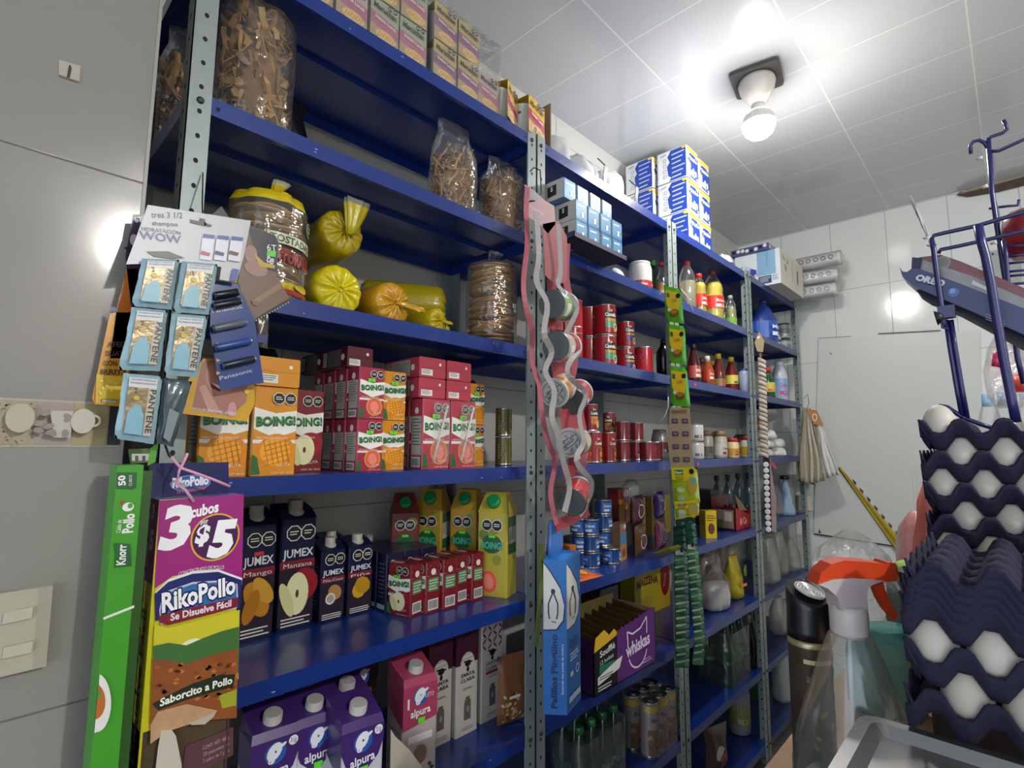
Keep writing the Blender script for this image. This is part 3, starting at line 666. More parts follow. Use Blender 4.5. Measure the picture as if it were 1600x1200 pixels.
def bagshape(mb, rings, mt, n=28, folds=9, amp=.06, seed=0, sq=1.0, M=None, cr=1.0, zf=0.0):
    if cr and len(rings) > 3:      # extra rings so the film can crumple
        R2 = []
        for a, b in zip(rings, rings[1:]):
            A = list(a) + [0, 0, 1][len(a) - 3:]; B = list(b) + [0, 0, 1][len(b) - 3:]; k = 1 if isinstance(mt, list) else max(1, min(5, int((B[0] - A[0]) / .018)))
            R2 += [[p + (q - p) * i / k for p, q in zip(A, B)] for i in range(k)]
        R2.append(rings[-1]); rings = R2
    rnd = random.Random(seed); ph = rnd.random() * 6; ph2 = rnd.random() * 6; old = mb.M
    if M is not None: mb.M = old @ M
    out = []
    for i, rg in enumerate(rings):
        z, rx, ry = rg[:3]; cx = rg[3] if len(rg) > 3 else 0; cy = rg[4] if len(rg) > 4 else 0; fa = rg[5] if len(rg) > 5 else 1.0
        L = []
        for j in range(n):
            t = 2 * PI * j / n; k = 1 + amp * fa * (math.sin(folds * t + ph + z * 9) * .6 + math.sin((folds + 4) * t + ph2 - z * 21) * .4)
            c, s_ = math.cos(t), math.sin(t); p = 2 / (1 + sq) if sq else 1
            L.append((cx + rx * k * math.copysign(abs(c) ** p, c), cy + ry * k * math.copysign(abs(s_) ** p, s_), z + (amp * fa * .12 * math.sin(3 * t + ph) * rx if i > 1 else 0) + zf * fa * math.sin(folds * t + ph + .5 * math.sin(3 * t))))
        out.append(L)
    mb.loft(out, mt, True, True); mb.M = old
def flat_pack(w, h, th, base, name='pouch', art=None, pinch=.85):
    """standing or lying pouch: puffed, crimped edges; front is -Y"""
    mb = MB()
    for sg in (-1, 1):
        def fn(i, j, sg=sg):
            e = math.sin(min(1, min(j, 1 - j) * 5) * PI / 2); e2 = math.sin(min(1, min(i, 1 - i) * 4) * PI / 2)
            return ((i - .5) * w * (1 - (1 - pinch) * math.sin(PI * j)), sg * th / 2 * e * e2 * (1 + .12 * math.sin(13 * i + 9 * j)), j * h)
        mb.grid(fn, 12, 14, base)
    if art:
        def fm(a, b, wv):
            i, j = min(1, max(0, a / w)), min(1, max(0, b / h)); e = math.sin(min(1, min(j, 1 - j) * 5) * PI / 2); e2 = math.sin(min(1, min(i, 1 - i) * 4) * PI / 2)
            return ((i - .5) * w * (1 - (1 - pinch) * math.sin(PI * j)), -th / 2 * e * e2 * (1 + .12 * math.sin(13 * i + 9 * j)) - wv - .0006, j * h)
        art(Fr(mb, (0, 0, 0), (1, 0, 0), (0, 0, 1), (0, -1, 0), fn=fm), w, h)
    return mb.build(name)
# ================================================================ PLACEMENT helpers
def XP(px, Y, z):
    k = (px - 800) / FPX; zz = z - CAMZ; a = rt - fw * k      # a . p = 0
    return -(a[1] * Y + a[2] * zz) / a[0]
def face(mt): return mt
# ---------------------------------------------------------------- RACK 1, shelf 1: instant noodle cups
def cup_kind(top, band, dim=False):
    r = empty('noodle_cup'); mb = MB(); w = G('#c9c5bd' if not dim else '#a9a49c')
    mb.lathe([(.03, 0), (.032, .002), (.042, .09), (.045, .092), (.045, .096), (.042, .097)], w, 22); mb.lathe([(.041, .0972), (.002, .0975)], G('#b9b6ae'), 22)
    f = Fr(mb, (0, 0, 0), (1, 0, 0), (0, 0, 1), (0, -1, 0), cyl=(.0405, 0)); f.text('Maruchan', -.062, .068, .015, G('#33313a'), width=.034, bold=.02); f.ring(-.062, .045, .006, .008, G('#33313a'), 12)
    mb.build('cup', r)
    s = MB(); c = G(top)
    for y in (-.047, .046): s.box(-.041, .041, y, y + .001, .004 if y < 0 else .03, .112, c)
    s.box(-.041, .041, -.047, .047, .111, .112, c)
    f = front(s, .082, .094); 
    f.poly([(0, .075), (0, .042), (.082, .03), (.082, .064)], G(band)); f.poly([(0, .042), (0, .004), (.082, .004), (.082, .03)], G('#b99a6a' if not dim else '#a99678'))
    f.ell(.045, .022, .03, .015, G('#d9b878'), 16); 
    for q in range(7): f.line([(.02 + .007 * q, .012 + .002 * (q % 3)), (.028 + .007 * q, .03 - .002 * (q % 2))], .0015, G('#b07a34'))
    f.text('Maruchan', .04, .083, .02, G('#2d2536'), width=.066, bold=.03, ang=-.08); f.text('Instant Lunch', .042, .054, .014, G(WHITE), width=.06, bold=.02, ang=-.13)
    f.warn(.06, .102, .0075)
    s.build('cardboard_sleeve', r); return r
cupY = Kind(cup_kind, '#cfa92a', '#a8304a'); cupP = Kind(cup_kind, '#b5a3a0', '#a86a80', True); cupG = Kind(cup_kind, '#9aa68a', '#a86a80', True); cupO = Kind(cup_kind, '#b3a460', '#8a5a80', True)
z = SH[0]
packs = [(cupO, .475), (cupP, .562), (cupG, .652), (cupG, .74), (cupO, .845), (cupO, .932), (cupP, 1.012)]
nm = ['golden', 'pink', 'green', 'pale green', 'yellow-topped', 'ochre', 'rose']
for t in range(2):
    for i, (k, x) in enumerate(packs[:7 if t == 0 else 6]):
        (k if (t == 0 or i != 1) else cupP).put(x, 1.12, z + .0005 + t * .1125, 'noodle cup in %s sleeve, %s row, %s from the left' % (nm[i], ['lower', 'upper'][t], ORD[i]), 'noodle cup', 'wrapped noodle cups on the top shelf', rz=wob(2))
for j, (a, b) in enumerate(((.43, .785), (.80, 1.065))):
    mb = MB(); mb.rbox(a, b, 1.066, 1.172, z + .001, z + .232, .012, film(density=.14, wr=.9, scale=22)); tag(mb.build('shrink_wrap', recenter=True), ['clear shrink wrap around the left block of noodle cups on the top shelf', 'clear shrink wrap around the right block of noodle cups on the top shelf'][j], 'plastic wrap', 'shrink wraps over the noodle cups')
cupY.put(XP(775, 1.12, z), 1.115, z + .0005, 'yellow-sleeved noodle cup with its white cup side showing, near the rack end', 'noodle cup', 'loose yellow noodle cups', rz=24, sc=1.1)
cupY.put(XP(814, 1.12, z) + .005, 1.115, z + .0005, 'yellow-sleeved noodle cup standing last before the second rack', 'noodle cup', 'loose yellow noodle cups', rz=8, sc=1.15)
cupY.put(XP(786, 1.25, z + .05), 1.25, z + .0005, 'yellow-sleeved noodle cup standing behind the two loose ones', 'noodle cup', 'loose yellow noodle cups', rz=26, sc=(1.15, 1.15, 1.55))
# ---------------------------------------------------------------- shelf 2: bags of fried wheat strips
def strips_bag(name, rx, ry, h, fill, col, n=170, seed=1, thick=.004):
    rnd = random.Random(seed); r = empty(name); mb = MB()
    cs = [G(c, .6) for c in col]
    for q in range(n):
        a = rnd.random() * 2 * PI; q2 = (rnd.random() ** .35); zz = rnd.random() * fill * .94 + .012
        x, y = rx * .86 * q2 * math.cos(a), ry * .86 * q2 * math.sin(a)
        d = Vector((rnd.gauss(0, .5), rnd.gauss(0, .5), rnd.gauss(0, .9) + .25)).normalized() * (.018 + rnd.random() * .022)
        p = Vector((x, y, zz)); P = [p - d, p - d * .3 + Vector((wob2(rnd), wob2(rnd), 0)), p + d * .4 + Vector((wob2(rnd), wob2(rnd), 0)), p + d]
        P = [Vector((max(-rx * .93, min(rx * .93, v[0])), max(-ry * .93, min(ry * .93, v[1])), max(.022, v[2]))) for v in P]
        k = max((v[0] / rx) ** 2 + (v[1] / ry) ** 2 for v in P)
        if k > .88: P = [Vector((v[0] * .9 / k ** .5, v[1] * .9 / k ** .5, v[2])) for v in P]
        mb.ribbon(P, thick * (1 + rnd.random()), cs[rnd.randrange(len(cs))], .002, side=(rnd.random() - .5, rnd.random() - .5, rnd.random() - .5))
    mb.lathe([(rx * .6, .008), (rx * .72, fill * .5), (rx * .5, fill * .86)], G(col[-1], .8), 14, sy=ry / rx)
    o = mb.build('wheat_strips', r); o['kind'] = 'stuff'
    b = MB(); bagshape(b, [(.001, rx * .8, ry * .8), (.01, rx, ry), (fill * .6, rx * 1.02, ry * 1.02), (fill, rx * .98, ry * .96), (h * .85, rx * .75, ry * .5, 0, 0, 2), (h, rx * .8, ry * .2, 0, 0, 2)], film(density=.10, wr=.9, scale=26), 30, 7, .05, seed)
    b.build('clear_bag', r); return r
def wob2(rnd): return (rnd.random() - .5) * .008
z = SH[1]
c1 = ['#b08a52', '#a47a42', '#c39c63', '#96703e', '#7a5830']
Kind(strips_bag, 'snack_bag', .078, .07, .292, .275, c1, 230, 3, .0065).put(.385, 1.15, z + .001, 'large clear bag of flat wheat strips standing beside the left post', 'snack bag')
Kind(strips_bag, 'snack_bag', .072, .066, .29, .19, c1, 230, 5, .0035).put(XP(708, 1.15, 2.3), 1.15, z + .0005, 'clear bag of thin curly wheat strips with a green price tag', 'snack bag')
Kind(strips_bag, 'snack_bag', .078, .068, .27, .21, c1, 250, 8, .003).put(XP(786, 1.16, 2.28), 1.165, z + .0005, 'clear bag of fine fried strips at the right end of the second shelf', 'snack bag')
Kind(strips_bag, 'snack_bag', .06, .07, .285, .2, c1, 150, 9, .008).put(.303, 1.32, z + .0005, 'clear bag of wide fried sheets behind the left post', 'snack bag')
# dark cellophane and a hanging black bag
mb = MB(); bagshape(mb, [(0, .02, .02), (.02, .045, .03), (.1, .05, .035), (.16, .035, .03), (.2, .045, .02)], m('#16161a', .15, bump=.8), 20, 5, .15, 4); tag(mb.build('plastic_bag'), 'small black glossy plastic bag bunched beside the big strip bag', 'plastic bag').location = (.50, 1.26, z + .0005)
def packet(w, h, th, base, accents, seed=0, name='snack_packet', txt=None, tc=WHITE):
    def art(f, w_, h_):
        rnd = random.Random(seed); f.k = 4
        for i, a in enumerate(accents): f.ell(w_ * (.3 + .4 * rnd.random()), h_ * (.25 + .5 * rnd.random()), w_ * .22, h_ * .14, G(a), 12, ang=rnd.random() * 3)
        if txt: f.text(txt, w_ / 2, h_ * .55, h_ * .12, G(tc), width=w_ * .7, bold=.02)
    o = flat_pack(w, h, th, base, name, art); return o
Kind(packet, .13, .09, .03, m('#4a2426', .25), ['#6a5148', '#8a6a5a'], 3).put(XP(488, 1.38, 2.3) , 1.34, z + .001, 'dull red clear-wrapped packet lying at the back of the second shelf', 'snack packet', rz=8)
# ---------------------------------------------------------------- shelf 3: tostadas
def tostada_mb(R, seed, col):
    rnd = random.Random(seed); mb = MB(); a, b = rnd.random() * 6, rnd.random() * 6; n = 22; rings = []
    for r in (.01, R * .5, R * .9, R):
        rings.append([(r * math.cos(2 * PI * j / n), r * math.sin(2 * PI * j / n), (r / R) ** 2 * (.004 * math.sin(2 * 2 * PI * j / n + a) + .003 * math.sin(3 * 2 * PI * j / n + b))) for j in range(n)])
    rings = rings + [[(x, y, z_ - .003) for x, y, z_ in rings[-1]], [(x * .5, y * .5, -.003) for x, y, z_ in rings[-1]]]
    mb.loft(rings, G(col, .6, var=.2, scale=60), True, True); return mb
TOST = [None] * 3
def tostada_stack(root, R, n, dz, cols, tilt=5, z0=.020):
    for i in range(3):
        o = tostada_mb(R, i + 5, cols[i % len(cols)]).build('tostada', root); TOST[i] = o
    o0 = list(TOST)
    for i in range(n):
        o = o0[i] if i < 3 else o0[i % 3].copy()
        if i >= 3: COL.objects.link(o); o.parent = root
        o.location = (wob(.003), wob(.003), z0 + i * dz); o.rotation_euler = (math.radians(wob(tilt)), math.radians(wob(tilt)), random.random() * 6)
def tostada_bag():
    r = empty('tostada_bag'); tostada_stack(r, .073, 19, .0105, ['#a0804a', '#8d6c3a', '#b08e55'])
    Y = m('#cdb414', .2, bump=.5, coat=.5); F = film(density=.12, wr=.7); b = MB()
    rings = [(.0, .06, .06), (.008, .078, .078), (.035, .081, .081), (.06, .08, .08), (.19, .08, .08), (.215, .082, .08), (.24, .07, .07, 0, 0, 1.5), (.262, .03, .03, .01, 0, 3), (.268, .01, .01, .012, 0, 2), (.285, .016, .012, .02, 0, 3), (.3, .02, .008, .028, 0, 3)]
    mts = [Y, Y, F, F, F, Y, Y, Y, Y, m('#bcb8a0', .2)]
    bagshape(b, rings, mts, 36, 8, .05, 2); b.build('printed_bag', r)
    q = MB(); f = Fr(q, (0, 0, 0), (1, 0, 0), (0, 0, 1), (0, -1, 0), cyl=(.085, 0))
    f.rect(-.04, .118, .085, .142, G('#c9c4a8')); f.text('TOSTADAS', .02, .122, .022, G('#1f5a2a'), width=.11, bold=.03)
    q.build('bag_print', r); q = MB(); f = Fr(q, (0, 0, 0), (1, 0, 0), (0, 0, 1), (0, -1, 0), cyl=(.0855, 0))
    f.text('NATURALES', .02, .078, .04, G('#9c1f24'), width=.125, bold=.04); f.rect(-.02, .01, .08, .02, G('#a02028')); f.ell(.05, .03, .025, .008, G('#c9b23a'))
    q.build('bag_print', r); q = MB(); f = Fr(q, (0, 0, 0), (1, 0, 0), (0, 0, 1), (0, -1, 0), cyl=(.086, 0)); f.ell(.075, .178, .018, .018, G(WHITE), 8, PI / 8); f.ell(.075, .178, .016, .016, G('#101012'), 8, PI / 8); f.lines(.065, .085, .182, .008, 2, .003, G(WHITE))
    q.build('warning_seal', r); return r
z = SH[2]
Kind(tostada_bag).put(.432, 1.155, z + .001, 'tall yellow and clear bag of brown tostadas with red lettering, knotted on top', 'tostada bag', sc=(.98, .98, .95), rz=6)
def clear_tostadas():
    r = empty('tostada_bag'); tostada_stack(r, .07, 24, .0102, ['#b5894a', '#a27a44', '#a8803f'], 7)
    b = MB(); bagshape(b, [(0, .06, .06), (.01, .078, .078), (.2, .08, .08), (.255, .076, .076), (.27, .04, .04, 0, 0, 2), (.275, .014, .014, .002, 0, 2), (.29, .02, .014, .01, 0, 3), (.31, .03, .012, .018, 0, 3)], film(density=.10, wr=.8), 34, 7, .05, 6); b.build('clear_bag', r)
    q = MB(); f = Fr(q, (0, 0, 0), (1, 0, 0), (0, 0, 1), (0, -1, 0), cyl=(.083, 0)); f.rect(.01, .115, .032, .128, G(WHITE)); f.text('$28.00', .021, .118, .008, G('#222222'), width=.018); f.rect(.014, .102, .03, .112, G(WHITE)); q.build('price_sticker', r)
    return r
Kind(clear_tostadas).put(XP(766, 1.17, 1.9), 1.165, z + .001, 'clear bag of stacked orange tostadas twisted shut, beside the second post', 'tostada bag')
def yellow_bag(R, L, col, seed, tail=0):
    b = MB(); Yl = m(col, .28, bump=.9, coat=.35, scale=38)
    bagshape(b, [(0, R * .3, R * .3), (.004, R * .75, R * .75), (.02, R, R, 0, 0, .15), (L * .8, R, R, 0, 0, .2), (L * .9, R * .98, R * .98, 0, 0, .4), (L * .945, R * .88, R * .88, 0, 0, 1.0), (L * .972, R * .62, R * .62, 0, 0, 2.6), (L * .975, R * .34, R * .34, 0, 0, 4.5), (L * .97, R * .13, R * .13, 0, 0, 3)], Yl, 78, 11, .045, seed, cr=0, zf=.0015)
    if tail: bagshape(b, [(L * .965, R * .12, R * .12), (L + .006, R * .14, R * .12, tail * R * .25, -R * .05, 2), (L + .012, R * .3, R * .10, tail * R * .7, -R * .1, 3), (L + .014, R * .34, R * .12, tail * R * 1.1, -R * .1, 3)], Yl, 24, 5, .12, seed + 1, cr=0)
    return b.build('yellow_bag')
def lay(cx, cy, cz, az, el):   # axis of the bag points towards (az, el)
    return Matrix.Translation((cx, cy, cz)) @ Matrix.Rotation(math.radians(az), 4, 'Z') @ Matrix.Rotation(math.radians(90 - el), 4, 'X')
g = 'gathered yellow plastic bags of tostadas'
# lay(): +Z of the bag -> -Y
Kind(yellow_bag, .056, .20, '#b09a10', 1).put(0, 0, 0, 'pleated yellow bag lying on top of the other, its long tail pointing up', 'yellow bag', g, M=lay(.606, 1.335, 1.99, 0, 6))
Kind(yellow_bag, .062, .21, '#d8c80c', 2).put(0, 0, 0, 'bright yellow pleated bag lying on the shelf under another one', 'yellow bag', g, M=lay(.600, 1.34, z + .069, 0, -1))
Kind(yellow_bag, .057, .19, '#c9951a', 3, 1).put(0, 0, 0, 'amber pleated bag with a tail to the right, lying on the third shelf', 'yellow bag', g, M=lay(.735, 1.32, z + .064, 6, 0))
Kind(yellow_bag, .064, .26, '#a39412', 4).put(0, 0, 0, 'large olive-yellow bag lying lengthwise at the back of the third shelf', 'yellow bag', g, M=lay(.80, 1.40, z + .13, 62, 0))
Kind(yellow_bag, .037, .12, '#bfa80e', 5, .6).put(0, 0, 0, 'small yellow bag tucked low in front of the large olive one', 'yellow bag', g, M=lay(.875, 1.255, z + .045, 15, 0))
Kind(yellow_bag, .03, .10, '#c2ae10', 6).put(0, 0, 0, 'smallest yellow bundle, next to the clear tostada bag', 'yellow bag', g, M=lay(.955, 1.31, z + .037, 20, 0))
mb = MB(); YT = m('#b8a60e', .28, bump=.8, scale=38); bagshape(mb, [(-.004, .009, .006, 0, -.004), (.02, .016, .008, .004, -.006, 3), (.05, .024, .009, .009, -.008, 3), (.072, .029, .010, .012, -.008, 4), (.085, .031, .010, .014, -.008, 4)], [YT, YT, YT, m('#8a8a80', .2, bump=.8)], 30, 6, .07, 12, cr=0); o = mb.build('bag_tail', None); o.location = (.612, 1.13, 2.0); tag(o, 'long flared yellow bag neck sticking up above the pleated bags', 'bag neck')
Kind(packet, .10, .05, .03, m('#2a2018', .4), ['#40342a'], 2).put(.80, 1.40, z + .001, 'dark packet lying under the large olive-yellow bag', 'snack packet', rz=10)
# ---------------------------------------------------------------- shelf 4: juice cartons
z = SH[3] + .0005
mango5 = Kind(brik, .088, .058, .176, 'mango', 'juice_carton', False, False); apple5 = Kind(brik, .088, .058, .182, 'apple', 'juice_carton', False, False); guavap5 = Kind(brik, .089, .052, .18, 'guavap', 'juice_carton', True, True)
gj = 'small fruit juice cartons on the fourth shelf'
mango5.put(.349, 1.11, z, 'mango juice carton standing nearest the left post, partly behind the face card', 'juice carton', gj)
mango5.put(.441, 1.105, z, 'mango juice carton in full view, second from the left post', 'juice carton', gj)
mango5.put(.441, 1.172, z, 'mango juice carton standing directly behind the fully visible one', 'juice carton', gj)
mango5.put(.349, 1.175, z, 'mango juice carton in the second row behind the leftmost one', 'juice carton', gj)
apple5.put(.542, 1.19, z, 'apple juice carton half hidden to the right of the mango cartons', 'juice carton', gj)
# a lying mango carton on top
mango5.put(.438, 1.245, z + .176 + .03, 'mango juice carton lying on top of the mango cartons, its end facing out', 'juice carton', gj, rx=90)
mango5.root and None
bigap = Kind(gable, .085, .085, .30, 'green')
bigap.put(.512, 1.36, z, 'dark green litre carton with an apple picture at the back of the fourth shelf', 'juice carton', 'litre cartons at the back of the fourth shelf')
gs = Kind(brik, .068, .05, .12, 'guava'); ms = Kind(brik, .068, .05, .12, 'mango', 'juice_carton', False, True); gd = Kind(brik, .068, .05, .12, 'dark', 'juice_carton', False, False)
for t in range(2):
    tt = ['bottom', 'upper'][t]
    for r_ in range(4):
        dy = 1.115 + r_ * .056; kk = gs
        gs.put(.666 - r_ * .001, dy, z + t * .1215, 'small pink guava carton, %s tier, %s row back in the left stack' % (tt, ORD[r_]), 'juice carton', 'left stack of small juice cartons')
        ms.put(.742, dy + .02, z + t * .1215, 'small mango carton, %s tier, %s row back in the left stack' % (tt, ORD[r_]), 'juice carton', 'left stack of small juice cartons')
for i, (x, y) in enumerate(((.655, 1.18), (.655, 1.30))):
    gd.put(x, y + .07, z + .243 + .0255, 'dark red small carton lying on the left stack, %s' % ['nearer one', 'farther one'][i], 'juice carton', 'cartons lying on the left stack', rx=90)
for t in range(2):
    for r_ in range(3):
        guavap5.put(.861 + .093 * t, 1.118 + r_ * .06, z, 'guava juice carton with a wrapped straw, %s column, %s row back' % (['left', 'right'][t], ORD[r_]), 'juice carton', 'guava cartons with straws')
flat = Kind(brik, .086, .052, .16, 'guavap', 'juice_carton', False, False)
for c_ in range(2):
    for t in range(2):
        flat.put(.846 + .091 * c_, 1.255, z + .18 + .028 + t * .0535, 'guava carton lying flat over the straw cartons, %s column, %s layer' % (['left', 'right'][c_], ['lower', 'upper'][t]), 'juice carton', 'cartons lying on the straw cartons', rx=90)
for t in range(2): 
    for r_ in range(2): ms.put(1.052, 1.175 + .056 * r_, z + t * .1215, 'small mango carton right of the straw cartons, %s tier, %s row' % (['bottom', 'upper'][t], ['front', 'back'][r_]), 'juice carton', 'right stack of small mango cartons')
litre_red = Kind(gable, .08, .08, .27, 'dark')
litre_red.put(1.125, 1.28, z, 'dark red litre carton at the right end of the fourth shelf', 'juice carton', 'litre cartons at the back of the fourth shelf')
litre_red.put(1.06, 1.37, z, 'dark red litre carton standing farther back near the second post', 'juice carton', 'litre cartons at the back of the fourth shelf')
yc = Kind(can, .026, .088, '#5a5820', 'plain')
for t in range(2): yc.put(1.178, 1.16, z + t * .0885, 'yellow-green slim can by the second post, %s of two' % ['lower', 'upper'][t], 'can', 'yellow slim cans')
# ---------------------------------------------------------------- shelf 5
z = SH[4] + .0005
jM = Kind(jumex, .078, .075, .295, 'Mango', 'mango', '#c8383a'); jA = Kind(jumex, .088, .075, .30, 'Manzana', 'apple'); jPC = Kind(jumex, .066, .062, .2, 'Piña-Coco', 'coco'); jP = Kind(jumex, .070, .062, .2, 'Piña', 'pina')
gk = 'navy juice cartons with screw caps'
jM.put(.505, 1.32, z, 'tall navy mango juice carton with white screw cap', 'juice carton', gk)
jM.put(.43, 1.41, z, 'tall navy mango carton standing behind, mostly hidden by the purple box', 'juice carton', gk)
jA.put(.602, 1.33, z, 'tall navy apple juice carton beside the mango one', 'juice carton', gk)
jPC.put(.692, 1.315, z, 'short navy pineapple-coconut juice carton', 'juice carton', gk)
jP.put(.770, 1.315, z, 'short navy pineapple juice carton', 'juice carton', gk)
jPC.put(.745, 1.41, z, 'short navy carton in the second row, only its cap showing', 'juice carton', gk)
def navybrik():
    w, d, h = .055, .045, .15; r = MB(); nv = G('#15193a', .3); r.rbox(-w / 2, w / 2, -d / 2, d / 2, 0, h, .002, nv, 1); f = front(r, w, d); f.warn(w * .5, h * .82, .009); f.rect(w * .35, h * .78, w * .6, h * .84, G('#5fe02a')); f.text('JUMEX', w / 2, h * .55, h * .1, G(WHITE), width=w * .8, bold=.02); f.rect(0, h * .42, w, h * .5, G('#7e1f2e')); f.ell(w / 2, h * .24, w * .3, h * .12, G('#b98a2a'))
    l = lside(r, w, d); l.lines(d * .2, d * .8, h * .8, h * .07, 9, h * .02, G('#5a5f80')); l.rect(d * .1, h * .04, d * .9, h * .12, G('#9fb6c8')); return r.build('juice_carton')
nb = Kind(navybrik)
for c_ in range(3):
    for r_ in range(4):
        nb.put(.848 + .057 * c_ , 1.262 + r_ * .048, z, 'small navy carton in the block behind the red ones, %s row back, %s across' % (ORD[r_], ORD[c_]), 'juice carton', 'block of small navy cartons')
ab = Kind(brik, .078, .05, .13, 'apple', 'juice_carton', False, True)
for i, (x, y, a) in enumerate(((.858, 1.205, -76), (.912, 1.197, -87), (.965, 1.190, -88), (1.018, 1.205, -82), (1.072, 1.195, -86))):
    ab.put(x, y, z, 'small red apple juice carton turned sideways, %s from the left' % ORD[i], 'juice carton', 'row of small red apple cartons', rz=a)
gg = Kind(gable, .096, .078, .30, 'guava'); gm = Kind(gable, .09, .08, .30, 'mango'); gr = Kind(gable, .085, .08, .29, 'red')
g = 'litre juice cartons with green caps'
gg.put(1.160, 1.165, z, 'yellow guava litre carton with green cap next to the second post', 'juice carton', g, rz=-68)
gm.put(1.148, 1.285, z, 'yellow mango litre carton behind the guava one', 'juice carton', g, rz=-66)
gm.put(1.075, 1.37, z, 'shaded yellow litre carton, third from the second post', 'juice carton', g, rz=-62)
gr.put(.985, 1.40, z, 'brownish litre carton standing left of the yellow ones', 'juice carton', g, rz=-30)
# ---------------------------------------------------------------- shelf 6
z = SH[5] + .0005
aP = Kind(alpura, .094, .088, .27, 'purple'); aK = Kind(alpura, .094, .088, .275, 'pink'); aB = Kind(alpura, .09, .085, .285, 'brown')
gq = 'purple and white lactose-free milk cartons'
for (px, py, nmz) in ((427, 1112, 'leftmost purple-topped milk carton beside the big purple box'), (492, 1091, 'purple-topped milk carton between the leftmost and the front one'), (560, 1097, 'front purple-topped milk carton with the bright green price tag')):
    p = atZ(px, py, z + .255); aP.put(p[0], p[1] + .012, z, nmz, 'milk carton', gq, rz=-6)
p = atZ(549, 1066, z + .255); aP.put(p[0] - .001, p[1] + .03, z, 'shaded purple milk carton directly behind the front one', 'milk carton', gq, rz=-4)
aB.put(.805 - .01, 1.335, z, 'dark brown chocolate milk carton at the back of the sixth shelf', 'milk carton')
p = atZ(650, 1034, z + .262); aK.put(p[0], p[1] + .012, z, 'pink-topped milk carton with chocolate picture', 'milk carton', rz=-8)
tp = Kind(tall_slim, .082, .065, .285, 'plum'); tf = Kind(tall_slim, .088, .065, .285, 'fret')
tp.put(.972, 1.222, z, 'slim white milk carton with dark plum top, left of two', 'milk carton', 'slim plum-topped milk cartons')
tp.put(1.062, 1.214, z, 'slim white milk carton with dark plum top, right of two', 'milk carton', 'slim plum-topped milk cartons')
tf.put(1.168, 1.222, z, 'slim white milk carton with red leaf lattice pattern', 'milk carton')
mb = MB(); s = Sheet(mb, 'Y', 1.02); s.slab([(611, 1140), (617, 1150), (640, 1172), (664, 1204), (680, 1230), (610, 1230)], .002, m('#b5aa98', .6)); tag(mb.build('box_flap', recenter=True), 'pale cardboard flap standing up at the bottom of the picture before the milk', 'cardboard flap')
Kind(packet, .12, .15, .04, m('#1b2c74', .25), ['#c9781c', '#b08a5a', '#2a3f9a'], 4, 'snack_packet').put(1.20 - .04, 1.32, z, 'blue snack packet behind the lattice-pattern carton', 'snack packet', rz=-30)
def nuts():
    def art(f, w, h):
        f.k = 5; rnd = random.Random(4); f.rect(w * .05, h * .72, w * .95, h * .97, G('#2a3a9a')); f.rect(w * .05, h * .45, w * .95, h * .72, G('#c9681a'))
        for q in range(40): f.ell(w * (.1 + .8 * rnd.random()), h * (.05 + .38 * rnd.random()), .006, .004, G(rnd.choice(['#b08a52', '#8a5a30', '#c9a878', '#5a3018'])), 8, ang=rnd.random() * 3); f.k -= 1
        f.k += 1; f.rect(w * .3, h * .38, w * .7, h * .42, G(WHITE))
    return flat_pack(.10, .19, .03, m('#7a5030', .25), 'snack_packet', art, .95)
Kind(nuts).put(1.19, 1.13, z + .005, 'blue and orange packet of nuts beside the second post', 'snack packet', rz=-12)
# ================================================================ RACK 2
z = SH[0] + .0005
mb = MB(); mb.box(1.262, 1.34, 1.30, 1.305, z, z + .20, m('#8a6b52', .8)); mb.box(1.335, 1.34, 1.10, 1.30, z, z + .20, m('#8a6b52', .8), top=m('#6a4c36', .8))
tag(mb.build('cardboard_sheet', recenter=True), 'brown cardboard folded sheet standing on top beside the second post', 'cardboard')
def softpack(w, d, h, col, seed, prints=()):
    mb = MB(); bagshape(mb, [(0, w * .42, d * .42), (.012, w * .5, d * .5), (h * .6, w * .48, d * .46), (h * .85, w * .4, d * .36, 0, 0, 2), (h, w * .3, d * .1, 0, 0, 3)], m(col, .3, bump=.8, coat=.3), 26, 5, .10, seed, sq=1.0)
    f = Fr(mb, (0, 0, 0), (1, 0, 0), (0, 0, 1), (0, -1, 0), cyl=(w * .53, 0)); f.k = 5
    for (a, b, c, e, cc) in prints: f.rect(a, b, c, e, G(cc))
    return mb.build('plastic_bag')
wb = Kind(softpack, .16, .2, .15, '#c3c6ca', 3, ((-.03, .03, .02, .04, '#4a4a50'), (-.05, .06, -.01, .066, '#55555a'), (.0, .08, .04, .085, '#8a8480')))
g = 'crumpled white plastic bags on top of the second rack'
wb.put(1.43, 1.2, z, 'crumpled white plastic bag leaning on the cardboard sheet', 'plastic bag', g)
wb.put(1.60, 1.2, z, 'crumpled white bag with dark print, in the middle of the top shelf', 'plastic bag', g, rz=40, sc=(1, 1, .9))
wb.put(1.80, 1.2, z, 'crumpled white bag with black straps next to the blue paper packs', 'plastic bag', g, rz=80, sc=(1.1, 1, 1.0))
for i, x in enumerate((1.665, 1.90)):
    mb = MB(); mb.ribbon([(x, 1.095, z), (x - .006, 1.093, z + .05), (x + .005, 1.094, z + .10), (x - .01, 1.12, z + .135)], .022, m('#1a1a1c', .5), .003); tag(mb.build('black_strap', recenter=True), ['left black strap hanging down over the white bags', 'right black strap hanging over the white bags'][i], 'strap', 'black straps over the white bags')
